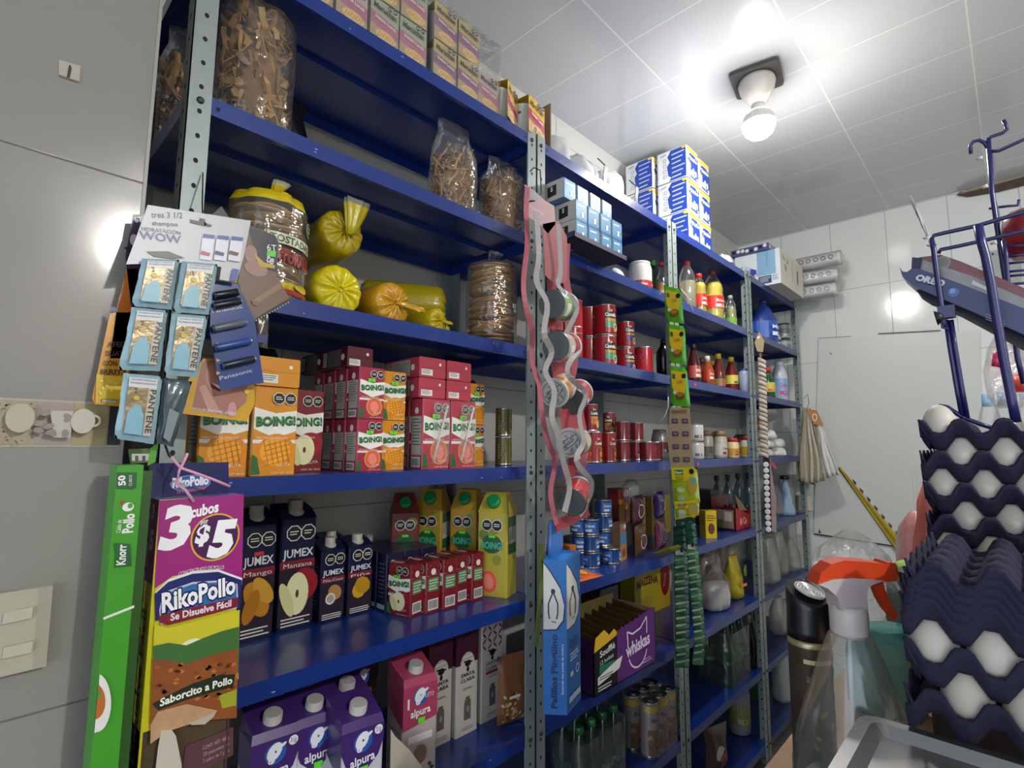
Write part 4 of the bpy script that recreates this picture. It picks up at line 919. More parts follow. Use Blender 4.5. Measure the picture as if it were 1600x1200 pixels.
def paper_pack(w, d, h):
    mb = MB(); mb.rbox(-w / 2, w / 2, -d / 2, d / 2, .002, h - .002, .012, m('#d4d7d8', .3, coat=.3, bump=.15), 2)
    l = lside(mb, w, d); B = G('#1c3f9c')
    l.poly([(d * .42, h * .03), (d * .5, h * .12), (d * .4, h * .2), (d * .36, h * .5), (d * .45, h * .62), (d * .38, h * .8), (d * .5, h * .97), (d * .985, h * .97), (d * .985, h * .03)], B)
    for q in range(6): l.line([(d * .52, h * (.12 + .14 * q)), (d * (.82 + .06 * (q % 3)), h * (.14 + .14 * q))], h * .04, G('#aeb4d8'))
    for q in range(4): l.ring(d * .3, h * (.2 + .17 * q), h * .045, h * .06, G('#8b9098'), 14)
    l.line([(d * .16, h * .86), (d * .34, h * .9)], h * .05, G('#9ba0a8')); l.rect(d * .86, h * .9, d * .985, h * .97, G('#e2b93a'))
    f = front(mb, w, d); f.rect(w * .04, h * .84, w * .96, h * .97, G('#e6bd40')); f.poly([(w * .1, h * .7), (w * .3, h * .82), (w * .7, h * .82), (w * .96, h * .7), (w * .96, h * .2), (w * .7, h * .1), (w * .55, h * .3), (w * .2, h * .3)], B)
    f.text('Pétalo', w * .5, h * .62, h * .17, G('#eceef0'), width=w * .8, bold=.04)
    f.ell(w * .22, h * .42, w * .1, h * .16, G('#e2e4e6')); f.ell(w * .22, h * .52, w * .07, h * .05, G('#7a8088')); f.ell(w * .55, h * .3, w * .08, h * .1, G('#e2e4e6')); f.ell(w * .74, h * .26, w * .08, h * .1, G('#e2e4e6')); f.line([(w * .25, h * .1), (w * .8, h * .07)], h * .05, B)
    return mb.build('tissue_pack')
pk = Kind(paper_pack, .135, .165, .17); g = 'blue and white toilet paper packs piled to the ceiling'
zz = [z, z + .172, z + .344]
for t in range(3): pk.put(2.465, 1.18, zz[t], 'blue toilet paper pack in the tall near column, %s tier' % ['bottom', 'middle', 'top'][t], 'toilet paper', g, rz=wob(1.5))
for t in range(3): pk.put(2.625, 1.19, zz[t], 'blue toilet paper pack in the far column beside the tall one, %s tier' % ['bottom', 'middle', 'top'][t], 'toilet paper', g, rz=wob(2))
for t in range(3): pk.put(XP(1021, 1.275, 2.8) + .0675, 1.36, zz[t] * 1.0, 'blue toilet paper pack set back on the left, %s tier' % ['bottom', 'middle', 'top'][t], 'toilet paper', g, rz=wob(1))
# ---- shelf 2 of rack 2 : tray of blue boxes
z = SH[1] + .0005
def bluebox(w, d, h):
    mb = MB(); mb.rbox(-w / 2, w / 2, -d / 2, d / 2, 0, h, .004, G('#4c86b8', .3), 1); f = front(mb, w, d)
    f.rect(w * .06, h * .1, w * .94, h * .9, G('#5f9cc8')); f.ell(w * .62, h * .35, w * .16, h * .2, G('#2c5a8a'), 12); f.line([(w * .15, h * .75), (w * .7, h * .8)], h * .08, G('#dfe8ee')); f.rect(w * .5, h * .2, w * .7, h * .5, G('#e6ecf0'))  # white upper streak puts the bulb's light into the box colour
    l = lside(mb, w, d); l.rect(0, 0, d, h, G('#b9b4aa')); l.poly([(d * .55, h * .2), (d * .8, h * .25), (d * .8, h * .8), (d * .55, h * .75)], G('#222024')); l.text('S', d * .67, h * .5, h * .3, G('#d8d4cc'), bold=.04)
    return mb.build('blue_box')
bb = Kind(bluebox, .066, .15, .066); g = 'small blue boxes stacked in the tray on the second rack'
mb = MB(); x0, x1 = 1.29, 1.60; y0, y1 = .965, 1.20
mb.box(x0, x1, y0, y1, z, z + .002, m('#2a2c3e', .7)); mb.box(x0, x1, y0, y0 + .002, z, z + .018, m('#3a3e58', .6)); mb.box(x0, x0 + .002, y0, y1, z, z + .02, m('#3a3e58', .6)); mb.box(x1 - .002, x1, y0, y1, z, z + .02, m('#3a3e58', .6))
f = Fr(mb, (x0, y1, z - .0003), (1, 0, 0), (0, -1, 0), (0, 0, -1)); f.text('ZKO', .17, .1, .06, G('#8b8f9a'), bold=.04); f.lines(.03, .1, .15, .03, 3, .01, G('#777b88'))
tag(mb.build('display_tray', recenter=True), 'dark cardboard tray jutting over the shelf edge under the blue boxes', 'tray')
for t in range(3):
    for i in range(4):
        bb.put(1.345 + .071 * i - (.035 if t == 2 else 0) + (0.0), 1.052 + (.02 if t == 2 else 0), z + .003 + t * .0675, 'small blue box in the tray, %s tier, %s from the left' % (['bottom', 'middle', 'top'][t], ORD[i]), 'box', g, rz=wob(2))
mb = MB(); bagshape(mb, [(0, .03, .03), (.02, .036, .034), (.07, .03, .03), (.085, .02, .02)], m('#34382c', .3, bump=1), 16, 5, .15, 4); o = mb.build('plastic_bag'); o.location = (1.262, 1.09, z); tag(o, 'small dark bag wedged left of the tray of blue boxes', 'plastic bag')
# cup of oatmeal, bottles
whj = Kind(lambda: bottle([(.044, 0), (.05, .004), (.052, .02), (.052, .125), (.047, .14), (.043, .15)], m('#cfc9c0', .35), .046, .012, m('#d8d4cc', .3), (.02, .065, '#b52c2a', 'AVENA', '#f0e2d8'), 'jar', n=24))
whj.put(XP(1000, 1.17, 2.24), 1.17, z, 'white cylindrical jar with red label beside the blue boxes', 'jar')
green_glass = film('#1c3a24', .55, .08, 'green_glass', .05, 8); clear_glass = film('#d8dcd4', .10, .05, 'clear_plastic', .1, 12)
PROF_B = lambda r, h: [(r * .9, 0), (r, .006), (r, h * .5), (r * .92, h * .58), (r * .5, h * .74), (r * .32, h * .82), (r * .3, h * .96)]
gb = Kind(lambda: bottle(PROF_B(.036, .27), film('#2c5a34', .4, .08, 'green_plastic', .05, 8), .014, .03, m('#4c8a3a', .4), (.05, .12, '#a8895a', '', '#6a4a2a'), 'bottle', (m('#6b5a30', .2), .16)))
gb.put(XP(1021, 1.27, 2.28), 1.27, z, 'green-capped tall bottle behind the white jar', 'bottle')
gb2 = Kind(lambda: bottle(PROF_B(.034, .25), clear_glass, .013, .02, m('#a82a28', .4), (.04, .10, '#b07a3a', '', '#e8dcc8'), 'bottle', (m('#b58a4a', .2), .14)))
gb2.put(XP(1034, 1.22, 2.25), 1.22, z, 'clear red-capped bottle with tan label beside the third post', 'bottle')
mb = MB(); bagshape(mb, [(0, .03, .02), (.015, .036, .026), (.03, .03, .02), (.045, .02, .006)], m('#d8d4d2', .4, bump=.5), 18, 5, .1, 2); o = mb.build('paper_packet'); o.location = (1.76, 1.11, z); tag(o, 'small white crumpled packet to the right of the display tray', 'packet')
# ---- shelf 3 of rack 2: big red cans
z = SH[2] + .0005; g = 'big red food cans on the second rack'
cA = Kind(can, .046, .124, '#a01c24', 'costena'); cB = Kind(can, .041, .115, '#a01c24', 'costm'); cC = Kind(can, .042, .13, '#a42028', 'plain')
def cp(k, px, Y, t, h, label, gr, cat='can', **kw): k.put(XP(px, Y, z + .06 + t * h), Y, z + t * (h + .001), label, cat, gr, **kw)
for t in range(2):
    tt = ['bottom', 'top'][t]
    cp(cA, 945, 1.15, t, .124, 'big red bean can at the front of the pyramid, %s of two' % tt, g, rz=30)
    cp(cB, 977, 1.20, t, .115, 'big red bean can just right of the front pair, %s of two' % tt, g, rz=30)
    cp(cA, 919, 1.22, t, .124, 'big red can standing behind the front pair, %s of two' % tt, g, rz=55)
    cp(cC, 893, 1.16, t * .8, .124, 'red can half hidden by the hanging chip cans, %s of two' % tt, g)
cp(cC, 1006, 1.17, 0, .13, 'single big red can showing its barcode side, right of the stacks', g, rz=-160)
cp(cB, 958, 1.30, 0, .115, 'shaded red can at the back behind the pyramid, lower', g); cp(cB, 958, 1.30, 1, .115, 'shaded red can at the back behind the pyramid, upper', g)
mug = Kind(lambda: bottle([(.04, 0), (.042, .004), (.042, .1), (.04, .104)], m('#2a2830', .3), .04, .012, m('#8c8a88', .3), None, 'jar'))
mug.put(XP(1005, 1.36, z + .05), 1.36, z, 'dark jar at the back between cans and black bottle', 'jar')
blk = Kind(lambda: bottle([(.03, 0), (.034, .005), (.036, .10), (.034, .13), (.02, .15), (.014, .165), (.014, .175)], m('#0e0e12', .18), .016, .02, m('#0c0c0e', .3), None, 'bottle', sx=1.1))
blk.put(XP(1038, 1.15, z + .07), 1.15, z, 'plain black bottle standing against the third post', 'bottle')
# ---- shelf 4 of rack 2: slim and small cans
z = SH[3] + .0005; g = 'small red cans on the fourth shelf of the second rack'
sA = Kind(can, .027, .112, '#9a1a22', 'veg'); sB = Kind(can, .03, .08, '#7c1622', 'plain'); sC = Kind(can, .028, .10, '#8a1a24', 'costp')
sA.put(XP(929, 1.11, z + .05), 1.11, z, 'slim red can with corn picture, front row left', 'can', g, rz=35); sA.put(XP(951, 1.11, z + .05), 1.11, z, 'slim red can with mixed vegetables picture, front row', 'can', g, rz=40)
sC.put(XP(923, 1.13, z + .16), 1.13, z + .113, 'slim dark red can standing on the corn can', 'can', g, rz=30)
for i, (px, Y, t, k) in enumerate(((952, 1.24, 0, sC), (952, 1.24, 1, sC), (972, 1.17, 0, sB), (972, 1.17, 1, sB), (995, 1.18, 0, sB), (995, 1.18, 1, sB), (1012, 1.13, 0, sB), (1024, 1.13, 0, sB), (900, 1.13, 0, sC), (912, 1.13, 0, sA), (975, 1.28, 0, sC), (940, 1.32, 0, sC))):
    hh = .101 if k is sC else .081
    k.put(XP(px, Y, z + .05), Y, z + t * hh, ['slim dark can in the second row, lower', 'slim dark can in the second row, upper', 'small dark red can left of centre, lower', 'small dark red can left of centre, upper', 'small dark red can in the centre, lower', 'small dark red can in the centre, upper',
          'lone small red can beside the brown display strip', 'small red can touching the third post', 'slim can behind the hanging chip cans, left', 'slim can behind the hanging chip cans, right', 'slim can in deep shade at the back, right', 'slim can in deep shade at the back, left'][i], 'can', g, rz=20 + wob(60))
pot = Kind(lambda: bottle([(.034, 0), (.038, .006), (.042, .09), (.036, .12), (.03, .13)], m('#8d8b88', .3, .4), .032, .02, m('#55524e', .4), (.03, .08, '#5a2430', '', '#b9a8a0'), 'jar'))
pot.put(XP(1034, 1.25, z + .08), 1.26, z, 'greyish jar behind the brown display strip', 'jar')
# ---- shelf 5 of rack 2
z = SH[4] + .0005
tn = Kind(can, .034, .058, '#20407c', 'tuna', 'tuna_can'); g = 'blue tuna cans stacked on the fifth shelf'
tl = [(922, 1.165, 3), (943, 1.195, 4), (955, 1.15, 1), (905, 1.2, 4), (930, 1.25, 2)]
for i, (px, Y, n) in enumerate(tl):
    for t in range(n): tn.put(XP(px, Y, z + .06), Y, z + .0585 * t, 'blue tuna can, %s in the %s pile' % (['lowest', 'second', 'third', 'topmost'][t], ['front-left', 'tallest', 'single front', 'leftmost', 'rear'][i]), 'tuna can', g, rz=wob(80))
yj = Kind(can, .034, .13, '#8a7a3a', 'plain'); 
yj.put(XP(938, 1.32, z + .2), 1.32, z + .10, 'yellow and blue can standing high at the back of the fifth shelf', 'can', None); yj.root.location.z = z
def scene_box(w, d, h, base, art=None, name='box', open_top=False):
    mb = MB(); mb.rbox(-w / 2, w / 2, -d / 2, d / 2, 0, h, .002, G(base), 1)
    if art: art(mb, w, d, h)
    return mb.build(name)
def art_beach(mb, w, d, h):
    f = front(mb, w, d); f.rect(0, h * .45, w, h * .75, G('#4a86b4')); f.rect(0, 0, w, h * .45, G('#b08a4a')); f.ell(w * .5, h * .2, w * .3, h * .12, G('#8a4a2a')); f.rect(w * .3, h * .75, w * .8, h * .85, G('#d2541e')); f.ell(w * .7, h * .9, w * .2, h * .06, G(WHITE)); lside(mb, w, d).rect(0, 0, d, h, G('#6b4a34'))
Kind(scene_box, .07, .04, .14, '#8c7460', art_beach).put(XP(962, 1.16, z + .07) + .02, 1.16, z, 'upright box with a blue and sand picture beside the tuna cans', 'box', rz=12)
def art_red(mb, w, d, h):
    f = front(mb, w, d); f.rect(0, 0, w * .5, h * .7, G('#a8741e')); f.ell(w * .7, h * .5, w * .2, h * .12, G('#c98a3a'))
Kind(scene_box, .085, .06, .15, '#7a2024', art_red).put(XP(972, 1.30, z + .2), 1.32, z + .10, 'dark red and amber box standing high behind the picture box', 'box'); 
mb = MB(); mb.box(XP(930, 1.3, z) - .06, XP(985, 1.3, z) + .02, 1.285, 1.37, z, z + .0995, G('#3c2a22', .8)); tag(mb.build('carton_box', recenter=True), 'dark carton under the raised can and box at the back', 'box')
def pouch_art(emb, band):
    def art(f, w, h):
        f.k = 4; f.ring(w * .5, h * .45, w * .24, w * .29, G('#c0b4c6'), 20); f.ell(w * .5, h * .45, w * .2, w * .2, G(emb)); f.text('cat', w * .55, h * .4, h * .12, G('#d8d0dc'), width=w * .2, bold=.02) if False else None
        f.ell(w * .5, h * .42, w * .1, w * .08, G('#3c3040'), 10); f.ell(w * .42, h * .5, w * .03, w * .05, G('#3c3040'), 4); f.ell(w * .58, h * .5, w * .03, w * .05, G('#3c3040'), 4); f.rect(w * .1, h * .82, w * .9, h * .9, G(band))
    return art
for i, (px, Y, zz_, c, nm) in enumerate(((1003, 1.16, .115, '#4a2430', 'brown-violet'), (1036, 1.17, .118, '#4b2c84', 'violet'), (1000, 1.15, .0, '#5f4028', 'bronze'), (1032, 1.155, .0, '#8a4a62', 'pink'))):
    Kind(flat_pack, .10, .118, .03, m(c, .25, coat=.4), 'pet_food_pouch', pouch_art(c, c), .97).put(XP(px, Y, z + zz_ + .06), Y + (.02 if zz_ else 0), z + zz_ + .0005, '%s pet food pouch in the display block, %s row' % (nm, 'upper' if zz_ else 'lower'), 'pouch', 'pet food pouches on the fifth shelf', rz=6)
Kind(flat_pack, .11, .10, .02, m('#8c8a2c', .3), 'snack_packet', None).put(XP(1018, 1.12, z + .02), 1.085, z + .012, 'yellow-green packet lying in front of the pouches', 'snack packet', rx=68, rz=-4)
for i, (px, c) in enumerate(((996, '#8a6a2a'), (1016, '#6a5424'), (1036, '#8a7c30'))):
    Kind(scene_box, .06, .05, .19, c, None).put(XP(px, 1.36, z + .2), 1.36, z + .0, ['amber', 'brown', 'olive'][i] + ' tall box at the back of the fifth shelf behind the pouches', 'box', 'tall boxes at the back of the fifth shelf')
mb = MB(); bagshape(mb, [(0, .03, .02), (.03, .045, .03), (.07, .05, .03), (.10, .02, .02)], film(density=.3), 18, 5, .15, 4); o = mb.build('plastic_bag'); o.location = (XP(985, 1.25, z + .2), 1.24, z + .22); o.location.z = z + .2385; tag(o, 'clear crumpled bag on top of the pet food pouches', 'plastic bag')
o.location = (XP(993, 1.24, z + .26), 1.26, z + .191)
for i, (px, c, h) in enumerate(((888, '#b8641c', .11), (876, '#16140e', .10), (866, '#5a5a26', .12))):
    Kind(scene_box, .035, .04, h, c, lambda mb, w, d, h: front(mb, w, d).ell(w * .5, h * .6, w * .3, w * .3, G('#c9b26a')).rect(w * .1, h * .1, w * .9, h * .3, G('#8a7a3a'))).put(XP(px, 1.12, z + .05), 1.12, z, ['orange', 'black', 'olive'][i] + ' small box standing behind the toothpick box', 'box', 'small boxes behind the toothpick box')
def bar_art(f, w, h):
    f.k = 3; f.rect(w * .2, h * .1, w * .45, h * .9, G('#1f54a8')); f.rect(w * .8, h * .1, w * .97, h * .9, G('#2a62b8')); f.ell(w * .6, h * .5, w * .1, h * .2, G('#e8a040')); f.line([(w * .05, h * .2), (w * .5, h * .8)], h * .08, G(WHITE))
Kind(flat_pack, .17, .075, .014, m('#d8641c', .25, coat=.4), 'snack_packet', bar_art).put(1.46, 1.045, z + .008, 'orange and blue snack packet lying on the shelf edge over the cat food box', 'snack packet', rx=-80, rz=-3)
mb = MB(); bagshape(mb, [(0, .03, .01), (.03, .034, .012), (.09, .03, .01), (.1, .028, .004)], m('#4a7cc0', .3, bump=.8), 16, 5, .08, 3); o = mb.build('plastic_bag'); p = atY(868, 868, .985); o.location = (p[0], .985, p[2]); tag(o, 'light blue crinkled packet sticking up behind the toothpick box', 'packet')
# ---- shelf 6 of rack 2: cat food display box
z = SH[5] + .0005
r = empty('display_box', (1.69, 1.145, z)); r['_w'] = [1.69, 1.145, z]
x0, x1, y0, y1, h = 1.49, 1.89, 1.048, 1.235, .185
mb = MB(); P_ = G('#5c2470', .35); D_ = G('#16141c', .4); t = .003
mb.box(x0, x1, y0, y1, z, z + t, P_); mb.box(x0, x1, y1 - t, y1, z, z + h + .03, m('#6a5a30', .6)); mb.box(x0, x0 + t, y0, y1, z, z + h - .01, G('#2a0f34')); mb.box(x1 - t, x1, y0, y1, z, z + h + .01, m('#8a6a50', .7))
n = 26; top = [z + h - .03 + .045 * i / n + .003 * ((i % 2) * 2 - 1) for i in range(n + 1)]
for i in range(n):
    a, b = x0 + (x1 - x0) * i / n, x0 + (x1 - x0) * (i + 1) / n; mt = D_ if i < 9 else P_
    mb.loft([[(a, y0, z), (b, y0, z), (b, y0 + t, z), (a, y0 + t, z)], [(a, y0, top[i]), (b, y0, top[i + 1]), (b, y0 + t, top[i + 1]), (a, y0 + t, top[i])]], mt, True, False)
f = Fr(mb, (x0, y0, z), (1, 0, 0), (0, 0, 1), (0, -1, 0)); f.k = 2; Wm = G('#e4d8e8')
f.poly([(.0, .135), (.135, .16), (.138, .17), (.12, .185), (.09, .172), (.06, .195), (.01, .18)], G('#d8a828')); f.text('Soufflé', .08, .118, .028, G(WHITE), width=.09, bold=.02, ang=.12); f.text('12 bolsas', .075, .092, .02, G(WHITE), width=.08, ang=.12)
f.rect(.03, .062, .12, .086, G('#22705c')); f.poly([(.02, .03), (.15, .05), (.17, .085), (.13, .08), (.02, .055)], G('#d8d6d0')); f.lines(.03, .11, .05, .007, 2, .003, G('#444444')); f.lines(.02, .1, .02, .009, 2, .004, G('#c8c4cc'))
f.text('whiskas', .275, .075, .062, Wm, width=.165, bold=.03, ang=.07)
f.line([(.205, .10), (.20, .155), (.235, .14), (.29, .148), (.335, .178), (.335, .12)], .006, Wm); f.ring(.27, .085, .062, .068, Wm, 20, PI * 1.12, PI * 1.9); f.lines(.3, .37, .03, .009, 2, .004, G('#b8a4c0'))
mb.build('box_body', r); tag(r, 'open purple cat food display box with a white cat outline', 'display box')
sach2 = Kind(lambda: flat_pack(.15, .15, .010, m('#3c2c16', .3, coat=.4), 'pet_food_pouch', None, .98)); sach = Kind(lambda: flat_pack(.15, .15, .010, m('#a58a34', .3, coat=.4), 'pet_food_pouch', lambda f, w, h: (setattr(f, 'k', 3), f.rect(w * .2, h * .6, w * .8, h * .85, G('#3c2c1a')), f.ell(w * .5, h * .4, w * .2, h * .15, G('#b8963a'))), .98))
for i in range(16): (sach if i % 2 else sach2).put(1.52 + i * .0225, 1.142, z + .030 - .012 * (i % 2) + i * .0016, 'yellow-brown cat food pouch, %s place in the row inside the display box' % (ORD[i] if i < 12 else ['thirteenth', 'fourteenth', 'fifteenth', 'last'][i - 12]), 'pouch', 'pouches inside the cat food box', rz=90 + wob(4), rx=0, ry=-6)
def maiz(mb, w, d, h):
    f = front(mb, w, d); f.rect(w * .7, 0, w, h, G('#b8921e')); f.ell(w * .86, h * .6, w * .14, h * .36, G('#7a1a20'), 20); f.text('Fécula', w * .86, h * .56, h * .08, G('#c9b8a8'), width=w * .18, ang=1.3); f.text('MAIZENA', w * .35, h * .55, h * .2, G('#5a2a14'), width=w * .6, bold=.05, arch=.012); f.lines(w * .1, w * .6, h * .88, h * .05, 1, h * .02, G('#8a5a2a')); f.ell(w * .3, h * .25, w * .2, h * .14, G('#9a8a2a'))
Kind(scene_box, .34, .08, .24, '#a99a20', maiz).put(XP(1010, 1.38, z + .15), 1.385, z, 'yellow corn starch box at the back with arched brown lettering', 'box')
Kind(packet, .2, .07, .05, m('#4a2a22', .4), ['#7a3a2a'], 2).put(XP(1035, 1.36, z + .27), 1.38, z + .2415, 'dark wrapped packet on top of the corn starch box', 'snack packet')
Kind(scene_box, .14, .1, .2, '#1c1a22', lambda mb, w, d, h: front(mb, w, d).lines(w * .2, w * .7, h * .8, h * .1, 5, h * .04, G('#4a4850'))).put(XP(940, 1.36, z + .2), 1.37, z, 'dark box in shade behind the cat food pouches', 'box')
# ---- shelf 7 of rack 2
z = SH[6] + .0005
def soda_green(h=.24, r=.031): return bottle([(r * .8, 0), (r, .01), (r * .94, h * .3), (r, h * .5), (r * .95, h * .62), (r * .4, h * .86), (r * .36, h * .95)], film('#173a22', .88, .08, 'green_bottle', .1, 10), .014, .022, m('#2a6a3a', .4), (h * .32, h * .52, '#24513a', '', '#8aa890'), 'soda_bottle')
sg = Kind(soda_green, .25, .032); g = 'green soda bottles wrapped together under the cat food'
pos = [(XP(px, Y, z + .1), Y) for px, Y in ((893, 1.13), (920, 1.13), (946, 1.13), (893, 1.2), (920, 1.2), (946, 1.2))]
for i, (x, y) in enumerate([(1.50 + .068 * (i % 4), 1.115 + .07 * (i // 4)) for i in range(8)]): sg.put(x, y, z, 'green soda bottle in the shrink-wrapped block, %s row, %s from left' % (['front', 'back'][i // 4], ORD[i % 4]), 'soda bottle', g)
mb = MB(); mb.rbox(1.462, 1.742, 1.078, 1.222, z, z + .21, .03, film(density=.13, wr=.9, scale=18)); tag(mb.build('shrink_wrap', recenter=True), 'shrink wrap around the green soda bottles below the cat food', 'plastic wrap')
rc = Kind(can, .035, .195, '#9a8f8c', 'rico', 'drink_can'); g = 'tall coffee drink cans wrapped six together'
for i, (px, py) in enumerate(((1033, 1104), (1052, 1094), (1072, 1083), (1004, 1102), (1026, 1088), (1046, 1076))):
    p = atZ(px, py, z + .195); rc.put(1.935 + .072 * (i % 3) , 1.105 + .075 * (i // 3), z, 'tall brown and yellow coffee can, %s in the %s row of the pack' % (ORD[i % 3], ['front', 'back'][i // 3]), 'drink can', g, rz=35)
mb = MB(); mb.rbox(1.896, 2.118, 1.066, 1.220, z, z + .185, .034, film(density=.08, wr=.9, scale=18)); tag(mb.build('shrink_wrap', recenter=True), 'shrink wrap around the tall coffee cans', 'plastic wrap')
# ================================================================ RACK 3
z = SH[1] + .0005
oil = film('#d8c24a', .3, .06, 'oil_in_plastic', .1, 8)
big = Kind(lambda: bottle([(.045, 0), (.054, .008), (.052, .04), (.055, .05), (.052, .06), (.056, .075), (.056, .15), (.052, .17), (.055, .185), (.05, .215), (.025, .262), (.015, .278), (.014, .292)], clear_glass, .017, .024, m('#8c2028', .35), (.08, .148, '#c42a24', 'Rica', '#f4ead8'), 'oil_bottle', (m('#c9b430', .12, coat=.5), .225), 26))
sm = Kind(lambda: bottle([(.03, 0), (.034, .006), (.033, .03), (.035, .06), (.035, .11), (.032, .13), (.034, .145), (.02, .175), (.013, .185), (.013, .2)], clear_glass, .015, .02, m('#d02a26', .35), (.04, .10, '#c42a24', 'Oro', '#f4ead8'), 'oil_bottle', (m('#c4ac2c', .12, coat=.5), .16)))
cl = Kind(lambda: bottle([(.036, 0), (.041, .006), (.041, .15), (.036, .19), (.02, .225), (.015, .235), (.015, .245)], clear_glass, .017, .024, m('#9c2430', .35), None, 'oil_bottle', (m('#a39c80', .15, coat=.4), .15)))
g = 'cooking oil bottles on the third rack'
cl.put(XP(1074, 1.13, z + .1), 1.13, z, 'clear bottle with maroon cap nearest the third post', 'oil bottle', g)
sm.put(XP(1093, 1.11, z + .08), 1.11, z, 'small yellow oil bottle with bright red cap', 'oil bottle', g, rz=30)
big.put(XP(1114, 1.15, z + .12), 1.15, z, 'large yellow oil bottle with red label and pointed shoulder', 'oil bottle', g, rz=25)
gl = Kind(lambda: bottle([(.026, 0), (.03, .005), (.03, .1), (.026, .12), (.03, .13), (.014, .165), (.012, .18)], clear_glass, .013, .02, m('#9aa09a', .3), (.01, .06, '#6a9a34', '', '#d8d83a'), 'oil_bottle', (m('#8a9058', .15), .12)))
gl.put(XP(1142, 1.12, z + .08), 1.12, z, 'small pale green bottle with grey cap right of the large oil bottle', 'oil bottle', g)
gl.put(XP(1134, 1.22, z + .08), 1.23, z, 'shaded bottle standing behind the pale green one', 'oil bottle', g, sc=1.15)
cl.put(XP(1083, 1.26, z + .1), 1.27, z, 'clear bottle with dark red cap in the second row', 'oil bottle', g)
# sauces
z = SH[2] + .0005; brown = film('#3a1410', .7, .08, 'dark_sauce', .05, 8); g = 'sauce bottles on the third rack'
def sauce(r, h, body, cap, lab, caph=.03, sx=1.0): return lambda: bottle([(r * .92, 0), (r, .006), (r, h * .42), (r * .93, h * .55), (r * .45, h * .82), (r * .36, h * .92)], body, r * .45, caph, cap, lab, 'sauce_bottle', sx=sx)
a1 = Kind(sauce(.032, .20, m('#3a1414', .2), m('#16141a', .3), (.03, .09, '#b04a3a', 'BBQ', '#e8dcc8')))
a2 = Kind(sauce(.028, .15, m('#8a3c1c', .2), m('#c9c5bd', .3), (.03, .08, '#b0301c', 'Chamoy', '#f0e0c0')))
a3 = Kind(sauce(.034, .20, m('#5a2014', .2), m('#c0a21c', .3), (.02, .06, '#8a6a34', 'salsa', '#c03a5a')))
a4 = Kind(sauce(.036, .21, m('#6a1c14', .2), m('#b89a1a', .3), (.05, .1, '#c9c04a', '', '#2a6a3a')))
a5 = Kind(sauce(.04, .16, m('#5a2420', .25), m('#4a1c1a', .3), None))
a6 = Kind(lambda: bottle([(.027, 0), (.03, .004), (.03, .115), (.024, .125)], m('#8f97ad', .25), .022, .022, m('#20409a', .35), None, 'sauce_bottle'))
for px, Y, k, l in ((1084, 1.13, a1, 'dark barbecue sauce bottle with black cap'), (1106, 1.11, a2, 'small orange sauce bottle with white cap'), (1104, 1.24, a3, 'brown sauce bottle with yellow cap, second row left'), (1123, 1.15, a3, 'brown sauce bottle with yellow cap, front row'), (1113, 1.30, a4, 'tall yellow-capped bottle at the back'),
                    (1143, 1.16, a4, 'tall red-brown sauce bottle with yellow cap and square label'), (1160, 1.2, a5, 'squat dark red bottle behind the blue-capped one'), (1163, 1.10, a6, 'greyish bottle with blue cap at the fourth post'), (1096, 1.19, a5, 'dark bottle hidden between the first sauces')):
    k.put(XP(px, Y, z + .08), Y, z, l + ', third rack', 'sauce bottle', g, rz=30)
# jars
z = SH[3] + .0005; g = 'jars on the fourth shelf of the third rack'
def jar(r, h, body, lid, lab): return lambda: bottle([(r * .94, 0), (r, .005), (r, h * .72), (r * .8, h * .82), (r * .78, h * .9)], body, r * .84, h * .2, lid, lab, 'jar')
cup_ = Kind(lambda: bottle([(.03, 0), (.034, .004), (.034, .078)], m('#c9c6c4', .3), .035, .004, m('#a9a6a4', .3), (.01, .07, '#c4c1be', '', '#5a5a66'), 'jar'))
j1 = Kind(jar(.036, .14, m('#8a867c', .3), m('#7a5a48', .4), (.01, .06, '#4a4440', '', '#6a6258'))); j2 = Kind(jar(.036, .14, m('#a39a8a', .3), m('#8a6a4a', .4), (.015, .075, '#b9b6ae', 'Crema', '#8a2440')))
j3 = Kind(jar(.03, .105, m('#cdbc88', .3), m('#a82428', .35), (.012, .05, '#b8923c', 'Mayo', '#a02430'))); j4 = Kind(jar(.034, .12, m('#d8d0c0', .3), m('#b0242c', .35), (.012, .06, '#c9a21c', 'Mayo', '#b84420')))
for t in range(2): cup_.put(XP(1088, 1.12, z + .08), 1.12, z + t * .0855, 'white printed cup by the display strip, %s of two' % ['lower', 'upper'][t], 'cup', 'stacked white cups')
for px, Y, k, l in ((1103, 1.15, j1, 'grey jar left of the labelled jars'), (1125, 1.13, j2, 'white jar with green and red label'), (1145, 1.11, j3, 'small cream-coloured jar with red lid'), (1167, 1.12, j4, 'yellow-labelled mayonnaise jar with red lid'), (1115, 1.25, j1, 'grey jar standing in the second row'), (1157, 1.22, j3, 'shaded jar between the two red-lidded ones')):
    k.put(XP(px, Y, z + .06), Y, z, l, 'jar', g, rz=30)
mb = MB(); bagshape(mb, [(0, .09, .05), (.03, .11, .06), (.09, .10, .055), (.14, .05, .03)], film('#5a7a78', .4, .15), 24, 7, .08, 5); o = mb.build('plastic_bag'); o.location = (XP(1155, 1.38, z + .1), 1.37, z); tag(o, 'big dark translucent bag at the back of the jar shelf', 'plastic bag')
Kind(packet, .09, .11, .03, m('#a07a3a', .4), ['#3a2a20', '#5a3a28'], 6).put(XP(1120, 1.36, z + .12), 1.385, z + .001, 'tan snack packet with dark seals at the back of the jar shelf', 'snack packet', rz=10)
